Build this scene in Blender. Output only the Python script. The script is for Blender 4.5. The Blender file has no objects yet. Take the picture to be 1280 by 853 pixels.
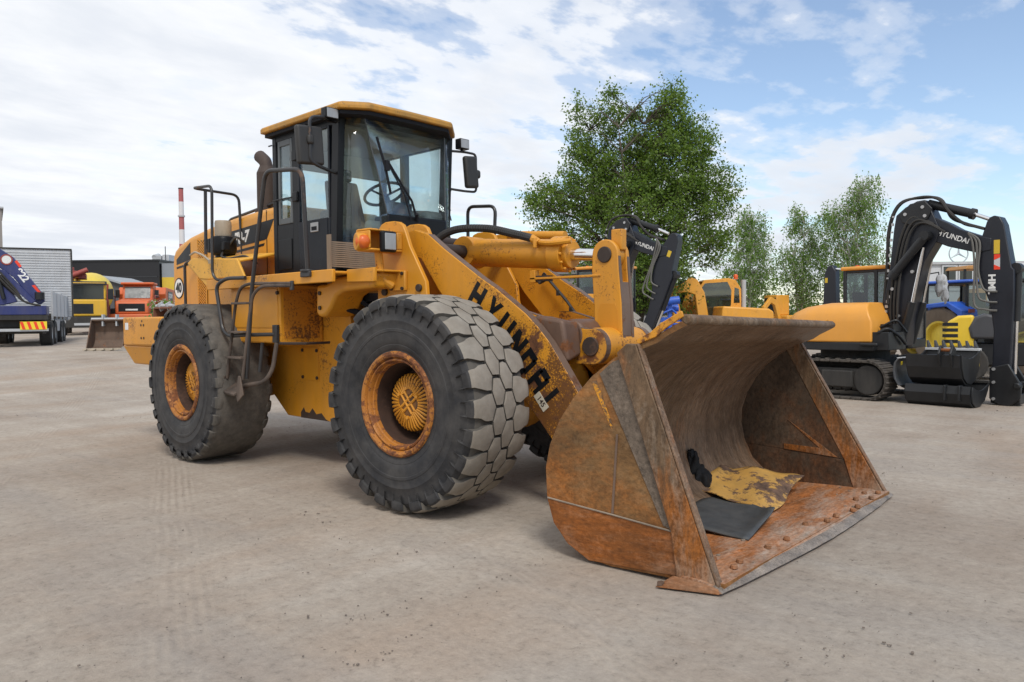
import bpy, bmesh, math, random
from mathutils import Vector, Matrix, noise
PI = math.pi
S = bpy.context.scene
COL = S.collection

# ---------------------------------------------------------------- camera
cam_d = bpy.data.cameras.new('camera'); cam = bpy.data.objects.new('camera', cam_d); COL.objects.link(cam)
fw = Vector((-0.63854111, 0.7689633, -0.03099504)); rt = Vector((0.76949248, 0.63857766, -0.00999503)); up = Vector((-0.01210693, 0.03023268, 0.99946956))
CAM = Vector((4.605, -5.54, 1.554))
m = Matrix((rt, up, -fw)).transposed().to_4x4(); m.translation = CAM
cam.matrix_world = m
cam_d.sensor_width = 36; cam_d.lens = 965 / 1280 * 36; cam_d.clip_start = .1; cam_d.clip_end = 3000
S.camera = cam

# ---------------------------------------------------------------- light
SUN_EL, SUN_AZ = math.radians(51), math.radians(-38)      # azimuth counted from +X towards +Y: the side the light comes from
sd = bpy.data.lights.new('sun', 'SUN'); sun = bpy.data.objects.new('sun', sd); COL.objects.link(sun)
sd.energy = 1.9; sd.angle = math.radians(16); sd.color = (1, .95, .87)
sv = Vector((math.cos(SUN_AZ) * math.cos(SUN_EL), math.sin(SUN_AZ) * math.cos(SUN_EL), math.sin(SUN_EL)))
sun.rotation_euler = sv.to_track_quat('Z', 'Y').to_euler(); sun.location = (20, -20, 40)

S.view_settings.view_transform = 'Standard'; S.view_settings.look = 'None'; S.view_settings.exposure = .22; S.view_settings.gamma = 1
S.view_settings.use_curve_mapping = False
S.render.engine = 'CYCLES'
S.cycles.max_bounces = 8; S.cycles.transparent_max_bounces = 24; S.cycles.use_denoising = True

W = bpy.data.worlds.new('World'); S.world = W; W.use_nodes = True
nt = W.node_tree; nt.nodes.clear()
def N(t, typ, **kw):
    n = t.nodes.new(typ)
    for k, v in kw.items():
        if k.startswith('i_'):
            n.inputs[int(k[2:])].default_value = v
        else: setattr(n, k, v)
    return n
def math_(t, op, a, b=None, clamp=False):
    n = N(t, 'ShaderNodeMath', operation=op, use_clamp=clamp)
    for i, v in enumerate((a, b)):
        if v is None: continue
        if isinstance(v, (int, float)): n.inputs[i].default_value = v
        else: t.links.new(v, n.inputs[i])
    return n.outputs[0]
def ramp(t, fac, stops, interp='LINEAR'):
    n = N(t, 'ShaderNodeValToRGB'); n.color_ramp.interpolation = interp
    e = n.color_ramp.elements
    while len(e) < len(stops): e.new(0.5)
    for el, (p, c) in zip(e, stops):
        el.position = p; el.color = c if isinstance(c, tuple) and len(c) == 4 else ((c, c, c, 1) if not isinstance(c, tuple) else (*c, 1))
    t.links.new(fac, n.inputs[0]); return n.outputs[0]
def world():
    L = nt.links.new
    tc = N(nt, 'ShaderNodeTexCoord'); sp = N(nt, 'ShaderNodeSeparateXYZ'); L(tc.outputs['Generated'], sp.inputs[0])
    z = math_(nt, 'MAXIMUM', sp.outputs[2], 0.0)
    den = math_(nt, 'ADD', z, .09)
    cx = math_(nt, 'DIVIDE', sp.outputs[0], den); cy = math_(nt, 'DIVIDE', sp.outputs[1], den)
    cb = N(nt, 'ShaderNodeCombineXYZ'); L(cx, cb.inputs[0]); L(cy, cb.inputs[1])
    mp = N(nt, 'ShaderNodeMapping'); L(cb.outputs[0], mp.inputs[0])
    mp.inputs['Location'].default_value = (22, 9, 0); mp.inputs['Rotation'].default_value = (0, 0, .5); mp.inputs['Scale'].default_value = (1, .62, 1)
    n1 = N(nt, 'ShaderNodeTexNoise'); L(mp.outputs[0], n1.inputs['Vector'])
    n1.inputs['Scale'].default_value = 2.1; n1.inputs['Detail'].default_value = 10; n1.inputs['Roughness'].default_value = .58; n1.inputs['Distortion'].default_value = .15
    n2 = N(nt, 'ShaderNodeTexNoise'); L(mp.outputs[0], n2.inputs['Vector'])
    n2.inputs['Scale'].default_value = .5; n2.inputs['Detail'].default_value = 4; n2.inputs['Roughness'].default_value = .5
    n3 = N(nt, 'ShaderNodeTexNoise'); L(mp.outputs[0], n3.inputs['Vector'])
    n3.inputs['Scale'].default_value = 6.5; n3.inputs['Detail'].default_value = 6; n3.inputs['Roughness'].default_value = .55
    # more cloud to the west, opener sky towards the north-east
    side = math_(nt, 'ADD', math_(nt, 'MULTIPLY', sp.outputs[0], -.77), math_(nt, 'MULTIPLY', sp.outputs[1], -.64))
    bias = math_(nt, 'MULTIPLY', side, .185)
    cov = math_(nt, 'ADD', math_(nt, 'MULTIPLY', n1.outputs[0], .56), math_(nt, 'MULTIPLY', n2.outputs[0], .5))
    cov = math_(nt, 'ADD', cov, math_(nt, 'MULTIPLY', n3.outputs[0], .30))
    cov = math_(nt, 'ADD', cov, bias)
    hz = math_(nt, 'MULTIPLY', math_(nt, 'SUBTRACT', .28, z), .12)
    cov = math_(nt, 'SUBTRACT', cov, math_(nt, 'MAXIMUM', hz, 0))
    mask = ramp(nt, cov, [(.555, .05), (.615, .35), (.67, .86), (.75, 1.0)], 'EASE')
    shade = ramp(nt, math_(nt, 'ADD', math_(nt, 'MULTIPLY', n2.outputs[0], .5), math_(nt, 'MULTIPLY', n1.outputs[0], .5)),
                 [(.38, (1.0, 1.0, 1.0)), (.48, (.90, .92, .955)), (.56, (.78, .815, .875)), (.70, (.69, .735, .81))])
    sky = N(nt, 'ShaderNodeTexSky'); sky.sky_type = 'NISHITA'; sky.sun_disc = False
    sky.sun_elevation = SUN_EL; sky.sun_rotation = PI / 2 - SUN_AZ
    sky.air_density = 1.0; sky.dust_density = .6; sky.ozone_density = 1.2
    b1 = N(nt, 'ShaderNodeBackground'); L(sky.outputs[0], b1.inputs[0]); b1.inputs[1].default_value = .15
    b2 = N(nt, 'ShaderNodeBackground'); L(shade, b2.inputs[0]); b2.inputs[1].default_value = .93
    mx = N(nt, 'ShaderNodeMixShader'); L(mask, mx.inputs[0]); L(b1.outputs[0], mx.inputs[1]); L(b2.outputs[0], mx.inputs[2])
    out = N(nt, 'ShaderNodeOutputWorld'); L(mx.outputs[0], out.inputs[0])
world()

# ---------------------------------------------------------------- materials
MATS = {}
def new_mat(name):
    mt = bpy.data.materials.new(name); mt.use_nodes = True; t = mt.node_tree
    b = next(n for n in t.nodes if n.type == 'BSDF_PRINCIPLED')
    return mt, t, b
def mixc(t, fac, a, b, blend='MIX'):
    n = N(t, 'ShaderNodeMix', data_type='RGBA', blend_type=blend)
    if isinstance(fac, (int, float)): n.inputs[0].default_value = fac
    else: t.links.new(fac, n.inputs[0])
    for i, v in ((6, a), (7, b)):
        if isinstance(v, tuple): n.inputs[i].default_value = (*v[:3], 1)
        else: t.links.new(v, n.inputs[i])
    return n.outputs[2]
def noise_(t, vec, scale, detail=6, rough=.6, dist=0):
    n = N(t, 'ShaderNodeTexNoise'); n.inputs['Scale'].default_value = scale; n.inputs['Detail'].default_value = detail
    n.inputs['Roughness'].default_value = rough; n.inputs['Distortion'].default_value = dist
    t.links.new(vec, n.inputs['Vector']); return n.outputs[0]
def coords(t, scale=(1, 1, 1), rot=(0, 0, 0)):
    tc = N(t, 'ShaderNodeTexCoord'); mp = N(t, 'ShaderNodeMapping'); t.links.new(tc.outputs['Object'], mp.inputs[0])
    mp.inputs['Scale'].default_value = scale; mp.inputs['Rotation'].default_value = rot
    return mp.outputs[0]
def bump(t, b, h, strength=.3, dist=.01):
    n = N(t, 'ShaderNodeBump'); n.inputs['Strength'].default_value = strength; n.inputs['Distance'].default_value = dist
    t.links.new(h, n.inputs['Height']); t.links.new(n.outputs[0], b.inputs['Normal'])
def paint(name, base, rough=.45, metal=0, var=.18, rust=0., rustcol=(.13, .045, .015), dust=0., dustcol=(.30, .26, .21), scale=1., fine=0., spec=.5, streak=(1, 1, .25), bmp=.15, coat=0, grad=None):
    """painted or worn surface: tone variation, dust film, chips and rust patches"""
    if name in MATS: return MATS[name]
    mt, t, b = new_mat(name); v = coords(t); vs = coords(t, streak)
    n1 = noise_(t, v, 1.7 * scale, 5, .6); n2 = noise_(t, vs, 9 * scale, 8, .65, .3)
    tone = math_(t, 'ADD', math_(t, 'MULTIPLY', n1, .6), math_(t, 'MULTIPLY', n2, .4))
    lo = tuple(c * (1 - var) for c in base); hi = tuple(min(c * (1 + var), 1) for c in base)
    col = ramp(t, tone, [(.32, lo), (.68, hi)])
    rg = rough
    if dust:
        dn = noise_(t, vs, 4 * scale, 8, .7)
        dm = ramp(t, dn, [(.38, 0.), (.75, dust)])
        col = mixc(t, dm, col, dustcol)
    if fine:
        fn = noise_(t, v, 42 * scale, 5, .75); gate = noise_(t, v, 2.2 * scale, 4, .6)
        fa = math_(t, 'ADD', math_(t, 'MULTIPLY', fn, .7), math_(t, 'MULTIPLY', gate, .5))
        if grad:
            tc0 = N(t, 'ShaderNodeTexCoord'); d0 = N(t, 'ShaderNodeVectorMath', operation='DOT_PRODUCT'); t.links.new(tc0.outputs['Object'], d0.inputs[0]); d0.inputs[1].default_value = grad[0]
            g0 = N(t, 'ShaderNodeMapRange'); t.links.new(d0.outputs['Value'], g0.inputs[0]); g0.inputs[1].default_value = grad[1]; g0.inputs[2].default_value = grad[2]; g0.inputs[3].default_value = 0; g0.inputs[4].default_value = grad[3] * 1.15
            fa = math_(t, 'ADD', fa, g0.outputs[0])
        fm = ramp(t, fa, [(.71 - .085 * fine, 0.), (.76 - .07 * fine, .9)])
        col = mixc(t, fm, col, tuple(c * .9 for c in rustcol))
    if rust:
        rn = noise_(t, v, 5.5 * scale, 12, .72, .2); g2 = noise_(t, vs, 1.1 * scale, 3, .5)
        rs = math_(t, 'ADD', math_(t, 'MULTIPLY', rn, .65), math_(t, 'MULTIPLY', g2, .35))
        thr = .62 - .17 * rust
        if grad:      # wear grows along one direction of the part: (direction, start, end, amount)
            tc = N(t, 'ShaderNodeTexCoord'); dp = N(t, 'ShaderNodeVectorMath', operation='DOT_PRODUCT'); t.links.new(tc.outputs['Object'], dp.inputs[0]); dp.inputs[1].default_value = grad[0]
            g = N(t, 'ShaderNodeMapRange'); t.links.new(dp.outputs['Value'], g.inputs[0]); g.inputs[1].default_value = grad[1]; g.inputs[2].default_value = grad[2]; g.inputs[3].default_value = 0; g.inputs[4].default_value = grad[3] * .62
            rs = math_(t, 'ADD', rs, g.outputs[0])
        rm = ramp(t, rs, [(thr, 0.), (thr + .035, 1.)])
        rc = ramp(t, noise_(t, v, 14 * scale, 6, .7), [(.3, tuple(c * .45 for c in rustcol)), (.7, tuple(min(c * 1.7, 1) for c in rustcol))])
        col = mixc(t, rm, col, rc)
        r2 = N(t, 'ShaderNodeMapRange'); t.links.new(rm, r2.inputs[0]); r2.inputs[3].default_value = rough; r2.inputs[4].default_value = .85
        t.links.new(r2.outputs[0], b.inputs['Roughness'])
    else:
        rr = ramp(t, tone, [(.3, max(rough - .08, .03)), (.7, min(rough + .12, 1))]); t.links.new(rr, b.inputs['Roughness'])
    t.links.new(col, b.inputs['Base Color']); b.inputs['Metallic'].default_value = metal
    b.inputs['Specular IOR Level'].default_value = spec
    if coat: b.inputs['Coat Weight'].default_value = coat; b.inputs['Coat Roughness'].default_value = .2
    if bmp: bump(t, b, noise_(t, v, 30 * scale, 6, .7), bmp, .006)
    MATS[name] = mt; return mt
def steel(name, base, rustc, rust=.5, grad=None, dustc=(.25, .20, .155), dust=.35, dgrad=None, streak=(1, 1, 1), rot=(0, 0, 0), scale=1., rough=.62, metal=.1, bmp=.45, scr=.35, soft=.16):
    """worn bare steel: scoured base, soft spreading rust, dried dirt, fine scrapes"""
    if name in MATS: return MATS[name]
    mt, t, b = new_mat(name); v = coords(t); vs = coords(t, streak, rot)
    def along(g):
        tc = N(t, 'ShaderNodeTexCoord'); dp = N(t, 'ShaderNodeVectorMath', operation='DOT_PRODUCT'); t.links.new(tc.outputs['Object'], dp.inputs[0]); dp.inputs[1].default_value = g[0]
        q = N(t, 'ShaderNodeMapRange'); t.links.new(dp.outputs['Value'], q.inputs[0]); q.inputs[1].default_value = g[1]; q.inputs[2].default_value = g[2]; q.inputs[3].default_value = 0; q.inputs[4].default_value = g[3]; return q.outputs[0]
    n1 = noise_(t, vs, 3 * scale, 9, .68, .2); n0 = noise_(t, v, 1.4 * scale, 5, .6, .4); fine = noise_(t, v, 26 * scale, 8, .75); fs = noise_(t, vs, 22 * scale, 6, .7)
    tone = math_(t, 'ADD', math_(t, 'MULTIPLY', n1, .5), math_(t, 'MULTIPLY', n0, .5))
    col = ramp(t, tone, [(.33, tuple(c * .55 for c in base)), (.5, base), (.66, tuple(min(1, c * 1.45) for c in base))])
    rn = math_(t, 'ADD', math_(t, 'MULTIPLY', noise_(t, vs, 4.2 * scale, 11, .70, .4), .6), math_(t, 'MULTIPLY', noise_(t, v, 1.2 * scale, 4, .6), .4))
    if grad: rn = math_(t, 'ADD', rn, along(grad))
    thr = .66 - .26 * rust
    rm = ramp(t, rn, [(thr, 0.), (thr + soft, .92)])
    rc = ramp(t, math_(t, 'ADD', math_(t, 'MULTIPLY', fine, .5), math_(t, 'MULTIPLY', n1, .5)), [(.34, tuple(c * .45 for c in rustc)), (.5, rustc), (.66, tuple(min(1, c * 1.6) for c in rustc))])
    col = mixc(t, rm, col, rc)
    if dust:
        dn = math_(t, 'ADD', math_(t, 'MULTIPLY', noise_(t, vs, 3.1 * scale, 10, .72, .6), .7), math_(t, 'MULTIPLY', fine, .3))
        if dgrad: dn = math_(t, 'ADD', dn, along(dgrad))
        dm = ramp(t, dn, [(.50, 0.), (.66, dust), (.76, min(dust * 1.6, .95))]); col = mixc(t, dm, col, dustc)
    sc = ramp(t, fs, [(.36, 1 - scr), (.5, 1.), (.66, 1 + scr * .7)]); col = mixc(t, 1., col, sc, 'MULTIPLY')
    sp = ramp(t, fine, [(.32, .82), (.5, 1.), (.7, 1.12)]); col = mixc(t, 1., col, sp, 'MULTIPLY')
    t.links.new(col, b.inputs['Base Color']); b.inputs['Metallic'].default_value = metal; b.inputs['Specular IOR Level'].default_value = .35
    t.links.new(ramp(t, n1, [(.3, rough - .12), (.7, min(1, rough + .2))]), b.inputs['Roughness'])
    h = math_(t, 'ADD', math_(t, 'MULTIPLY', fine, .4), math_(t, 'ADD', math_(t, 'MULTIPLY', fs, .5), math_(t, 'MULTIPLY', rn, .6))); bump(t, b, h, bmp, .012)
    MATS[name] = mt; return mt
def glass(name, tint, refl=.09, rough=.02, dirt=.12):
    if name in MATS: return MATS[name]
    mt = bpy.data.materials.new(name); mt.use_nodes = True; t = mt.node_tree; t.nodes.clear()
    tr = N(t, 'ShaderNodeBsdfTransparent'); tr.inputs[0].default_value = (*tint, 1)
    gl = N(t, 'ShaderNodeBsdfGlossy'); gl.inputs[0].default_value = (.9, .95, 1, 1); gl.inputs['Roughness'].default_value = rough
    df = N(t, 'ShaderNodeBsdfDiffuse'); df.inputs[0].default_value = (.30, .30, .27, 1)
    lw = N(t, 'ShaderNodeLayerWeight'); lw.inputs[0].default_value = .5
    f = math_(t, 'ADD', math_(t, 'MULTIPLY', math_(t, 'POWER', lw.outputs['Facing'], 4.0), .8), refl, True)
    m1 = N(t, 'ShaderNodeMixShader'); t.links.new(f, m1.inputs[0]); t.links.new(tr.outputs[0], m1.inputs[1]); t.links.new(gl.outputs[0], m1.inputs[2])
    dn = ramp(t, noise_(t, coords(t, (1, 1, .5)), 2.5, 8, .7), [(.35, dirt * .3), (.75, dirt)])
    m2 = N(t, 'ShaderNodeMixShader'); t.links.new(dn, m2.inputs[0]); t.links.new(m1.outputs[0], m2.inputs[1]); t.links.new(df.outputs[0], m2.inputs[2])
    o = N(t, 'ShaderNodeOutputMaterial'); t.links.new(m2.outputs[0], o.inputs[0])
    MATS[name] = mt; return mt

# ---------------------------------------------------------------- mesh helpers
def rot_z(a): return Matrix.Rotation(a, 4, 'Z')
class MB:
    def __init__(s): s.bm = bmesh.new(); s.mi = 0
    def _f(s, vs, smooth=False):
        try:
            f = s.bm.faces.new(vs); f.material_index = s.mi; f.smooth = smooth; return f
        except ValueError: return None
    def box(s, c, d, rot=None):
        c = Vector(c); hx, hy, hz = d[0] / 2, d[1] / 2, d[2] / 2
        vs = []
        for z in (-hz, hz):
            for x, y in ((-hx, -hy), (hx, -hy), (hx, hy), (-hx, hy)):
                p = Vector((x, y, z))
                if rot is not None: p = rot @ p
                vs.append(s.bm.verts.new(p + c))
        for q in ((3, 2, 1, 0), (4, 5, 6, 7), (0, 1, 5, 4), (1, 2, 6, 5), (2, 3, 7, 6), (3, 0, 4, 7)): s._f([vs[i] for i in q])
        return s
    def bb(s, x0, x1, y0, y1, z0, z1): return s.box(((x0 + x1) / 2, (y0 + y1) / 2, (z0 + z1) / 2), (abs(x1 - x0), abs(y1 - y0), abs(z1 - z0)))
    def hexa(s, b, t):
        """eight corner solid: b and t are four points each, bottom and top"""
        vs = [s.bm.verts.new(p) for p in list(b) + list(t)]
        for q in ((3, 2, 1, 0), (4, 5, 6, 7), (0, 1, 5, 4), (1, 2, 6, 5), (2, 3, 7, 6), (3, 0, 4, 7)): s._f([vs[i] for i in q])
        return s
    def prism(s, pts, axis, a, b):
        def P(p, v):
            if axis == 'y': return (p[0], v, p[1])
            if axis == 'x': return (v, p[0], p[1])
            return (p[0], p[1], v)
        A = [s.bm.verts.new(P(p, a)) for p in pts]; B = [s.bm.verts.new(P(p, b)) for p in pts]
        s._f(A[::-1]); s._f(B)
        n = len(pts)
        for i in range(n): s._f([A[i], A[(i + 1) % n], B[(i + 1) % n], B[i]])
        return s
    def ring_between(s, r0, r1, smooth=True):
        n = len(r0)
        for i in range(n): s._f([r0[i], r0[(i + 1) % n], r1[(i + 1) % n], r1[i]], smooth)
    def cyl(s, p1, p2, r1, r2=None, seg=20, caps=True):
        p1, p2 = Vector(p1), Vector(p2); r2 = r1 if r2 is None else r2
        d = (p2 - p1).normalized(); a = d.orthogonal().normalized(); b = d.cross(a)
        R0 = []; R1 = []
        for i in range(seg):
            t = 2 * PI * i / seg; o = a * math.cos(t) + b * math.sin(t)
            R0.append(s.bm.verts.new(p1 + o * r1)); R1.append(s.bm.verts.new(p2 + o * r2))
        s.ring_between(R0, R1)
        if caps: s._f(R0[::-1]); s._f(R1)
        return s
    def tube(s, path, r, seg=8, bend=0.0, k=4, taper=None):
        P = [Vector(p) for p in path]
        if bend:
            Q = [P[0]]
            for i in range(1, len(P) - 1):
                a, b, c = P[i - 1], P[i], P[i + 1]
                d = min(bend, (a - b).length * .48, (c - b).length * .48)
                u = b + (a - b).normalized() * d; v = b + (c - b).normalized() * d
                for j in range(k + 1):
                    t = j / k; Q.append(u * (1 - t) ** 2 + b * 2 * t * (1 - t) + v * t * t)
            Q.append(P[-1]); P = Q
        rings = []; prev = None
        for i, p in enumerate(P):
            if i == 0: d = P[1] - p
            elif i == len(P) - 1: d = p - P[i - 1]
            else: d = (P[i + 1] - p).normalized() + (p - P[i - 1]).normalized()
            d = d.normalized() if d.length > 1e-9 else Vector((0, 0, 1))
            if prev is None: a = d.orthogonal().normalized()
            else:
                a = prev - d * prev.dot(d); a = a.normalized() if a.length > 1e-6 else d.orthogonal().normalized()
            prev = a; b = d.cross(a)
            rr = r if taper is None else r + (taper - r) * i / (len(P) - 1)
            rings.append([s.bm.verts.new(p + (a * math.cos(2 * PI * j / seg) + b * math.sin(2 * PI * j / seg)) * rr) for j in range(seg)])
        for i in range(len(rings) - 1): s.ring_between(rings[i], rings[i + 1])
        s._f(rings[0][::-1]); s._f(rings[-1]); return s
    def blob(s, c, r, amp=.2, freq=6, sub=3, seed=0):
        g = bmesh.ops.create_icosphere(s.bm, subdivisions=sub, radius=1)
        for v in g['verts']:
            n = v.co.normalized(); k = 1 + amp * noise.noise(n * freq * .35 + Vector((seed, 0, 0))) * 2 + amp * .5 * noise.noise(n * freq + Vector((0, seed, 0)))
            v.co = Vector(c) + Vector((n.x * r[0], n.y * r[1], n.z * r[2])) * k
        return s
    def lathe(s, prof, org=(0, 0, 0), axis='y', seg=48, closed=False, arc=None):
        """prof: (radius, along axis)"""
        org = Vector(org); rings = []
        def pt(r, a, t):
            c, q = math.cos(t) * r, math.sin(t) * r
            return org + (Vector((c, a, q)) if axis == 'y' else Vector((a, c, q)) if axis == 'x' else Vector((c, q, a)))
        for r, a in prof:
            if r < 1e-6: rings.append([s.bm.verts.new(pt(0, a, 0))])
            else: rings.append([s.bm.verts.new(pt(r, a, 2 * PI * i / seg)) for i in range(seg)])
        pairs = list(zip(rings, rings[1:])) + ([(rings[-1], rings[0])] if closed else [])
        for A, B in pairs:
            for i in range(seg):
                j = (i + 1) % seg
                if len(A) == 1 and len(B) == 1: continue
                if len(A) == 1: s._f([A[0], B[i], B[j]], True)
                elif len(B) == 1: s._f([A[i], A[j], B[0]], True)
                else: s._f([A[i], A[j], B[j], B[i]], True)
        return s
    def sheet(s, rows, thick=None):
        """rows of points, optionally given thickness along the averaged normal"""
        V = [[s.bm.verts.new(p) for p in r] for r in rows]
        for i in range(len(V) - 1):
            for j in range(len(V[0]) - 1): s._f([V[i][j], V[i][j + 1], V[i + 1][j + 1], V[i + 1][j]], True)
        return s
    def _each(s, name, mat, parent, xf, bevel, angle, seg):
        seen = set(); out = []
        s.bm.verts.index_update(); s.bm.verts.ensure_lookup_table()
        for v0 in s.bm.verts:
            if v0.index in seen: continue
            comp = []; st = [v0]; seen.add(v0.index)
            while st:
                v = st.pop(); comp.append(v)
                for e in v.link_edges:
                    w = e.other_vert(v)
                    if w.index not in seen: seen.add(w.index); st.append(w)
            P = MB(); mp = {v: P.bm.verts.new(v.co) for v in comp}
            fs = {f for v in comp for f in v.link_faces}
            for f in sorted(fs, key=lambda f: f.index):
                P.mi = f.material_index; P._f([mp[v] for v in f.verts])
            out.append(P.build(name, mat, parent, xf, bevel, angle, seg))
        s.bm.free(); return out[0]
    def build(s, name, mat, parent=None, xf=None, bevel=0., angle=35, seg=2, solid=0., recalc=True, each=False):
        bm = s.bm
        if each: return s._each(name, mat, parent, xf, bevel, angle, seg)
        if xf is not None:
            if isinstance(xf, Matrix): bm.transform(xf)
            else:
                for v in bm.verts: v.co = xf(v.co)
        if recalc: bmesh.ops.recalc_face_normals(bm, faces=bm.faces)
        for f in bm.faces: f.smooth = True
        me = bpy.data.meshes.new(name); bm.to_mesh(me); bm.free()
        for m_ in (mat if isinstance(mat, (list, tuple)) else [mat]): me.materials.append(m_)
        try: me.set_sharp_from_angle(angle=math.radians(angle))
        except Exception: pass
        o = bpy.data.objects.new(name, me); COL.objects.link(o)
        if parent is not None: o.parent = parent
        if solid:
            md = o.modifiers.new('solid', 'SOLIDIFY'); md.thickness = solid; md.offset = 0
        if bevel:
            md = o.modifiers.new('bevel', 'BEVEL'); md.width = bevel; md.segments = seg; md.limit_method = 'ANGLE'; md.angle_limit = math.radians(40); md.use_clamp_overlap = True
        return o
    
def tag(o, label=None, cat=None, group=None, kind=None):
    if label: o['label'] = label
    if cat: o['category'] = cat
    if group: o['group'] = group
    if kind: o['kind'] = kind
    return o
def thing(name, label, cat, loc=(0, 0, 0), rz=0., group=None, scale=1.):
    o = bpy.data.objects.new(name, None); o.empty_display_size = .3; COL.objects.link(o)
    o.location = loc; o.rotation_euler = (0, 0, rz); o.scale = (scale,) * 3
    return tag(o, label, cat, group)
def part(name, parent):
    o = bpy.data.objects.new(name, None); COL.objects.link(o); o.parent = parent; return o
def copy_tree(o, parent=None):
    c = o.copy(); COL.objects.link(c)
    if parent is not None: c.parent = parent
    for ch in list(o.children): copy_tree(ch, c)
    return c
def text_obj(name, body, size, mat, parent, M, depth=.004, bold=.0, sx=1.0, shear=0.):
    """writing as a real raised mesh; M places a text that lies in its own XY plane, centred"""
    cu = bpy.data.curves.new('txt', 'FONT'); cu.body = body; cu.size = size; cu.extrude = depth; cu.offset = bold; cu.shear = shear
    cu.align_x = 'CENTER'; cu.align_y = 'CENTER'
    tmp = bpy.data.objects.new('txt', cu); COL.objects.link(tmp)
    dg = bpy.context.evaluated_depsgraph_get(); dg.update()
    me = bpy.data.meshes.new_from_object(tmp.evaluated_get(dg))
    bpy.data.objects.remove(tmp); bpy.data.curves.remove(cu)
    me.transform(M @ Matrix.Diagonal((sx, 1, 1, 1))); me.name = name; me.materials.clear(); me.materials.append(mat)
    o = bpy.data.objects.new(name, me); COL.objects.link(o); o.parent = parent; return o
def frame_mat(org, xdir, ydir):
    x = Vector(xdir).normalized(); y = Vector(ydir); y = (y - x * y.dot(x)).normalized(); z = x.cross(y)
    M = Matrix((x, y, z)).transposed().to_4x4(); M.translation = Vector(org); return M
def smooth(t): t = max(0., min(1., t)); return t * t * (3 - 2 * t)
FWH = Vector((fw.x, fw.y)).normalized(); RTH = Vector((FWH.y, -FWH.x))
def gz(x, y):
    """height of the yard: level under the machine, rising gently to the far left"""
    d = Vector((x - CAM.x, y - CAM.y)); dep = d.dot(FWH); lat = d.dot(RTH)
    k = smooth((-lat - 3) / 6)
    return k * (.60 * smooth((dep - 13) / 15) + .012 * max(0, min(dep, 90) - 28))
def gpt(x, y): return (x, y, gz(x, y))
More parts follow.
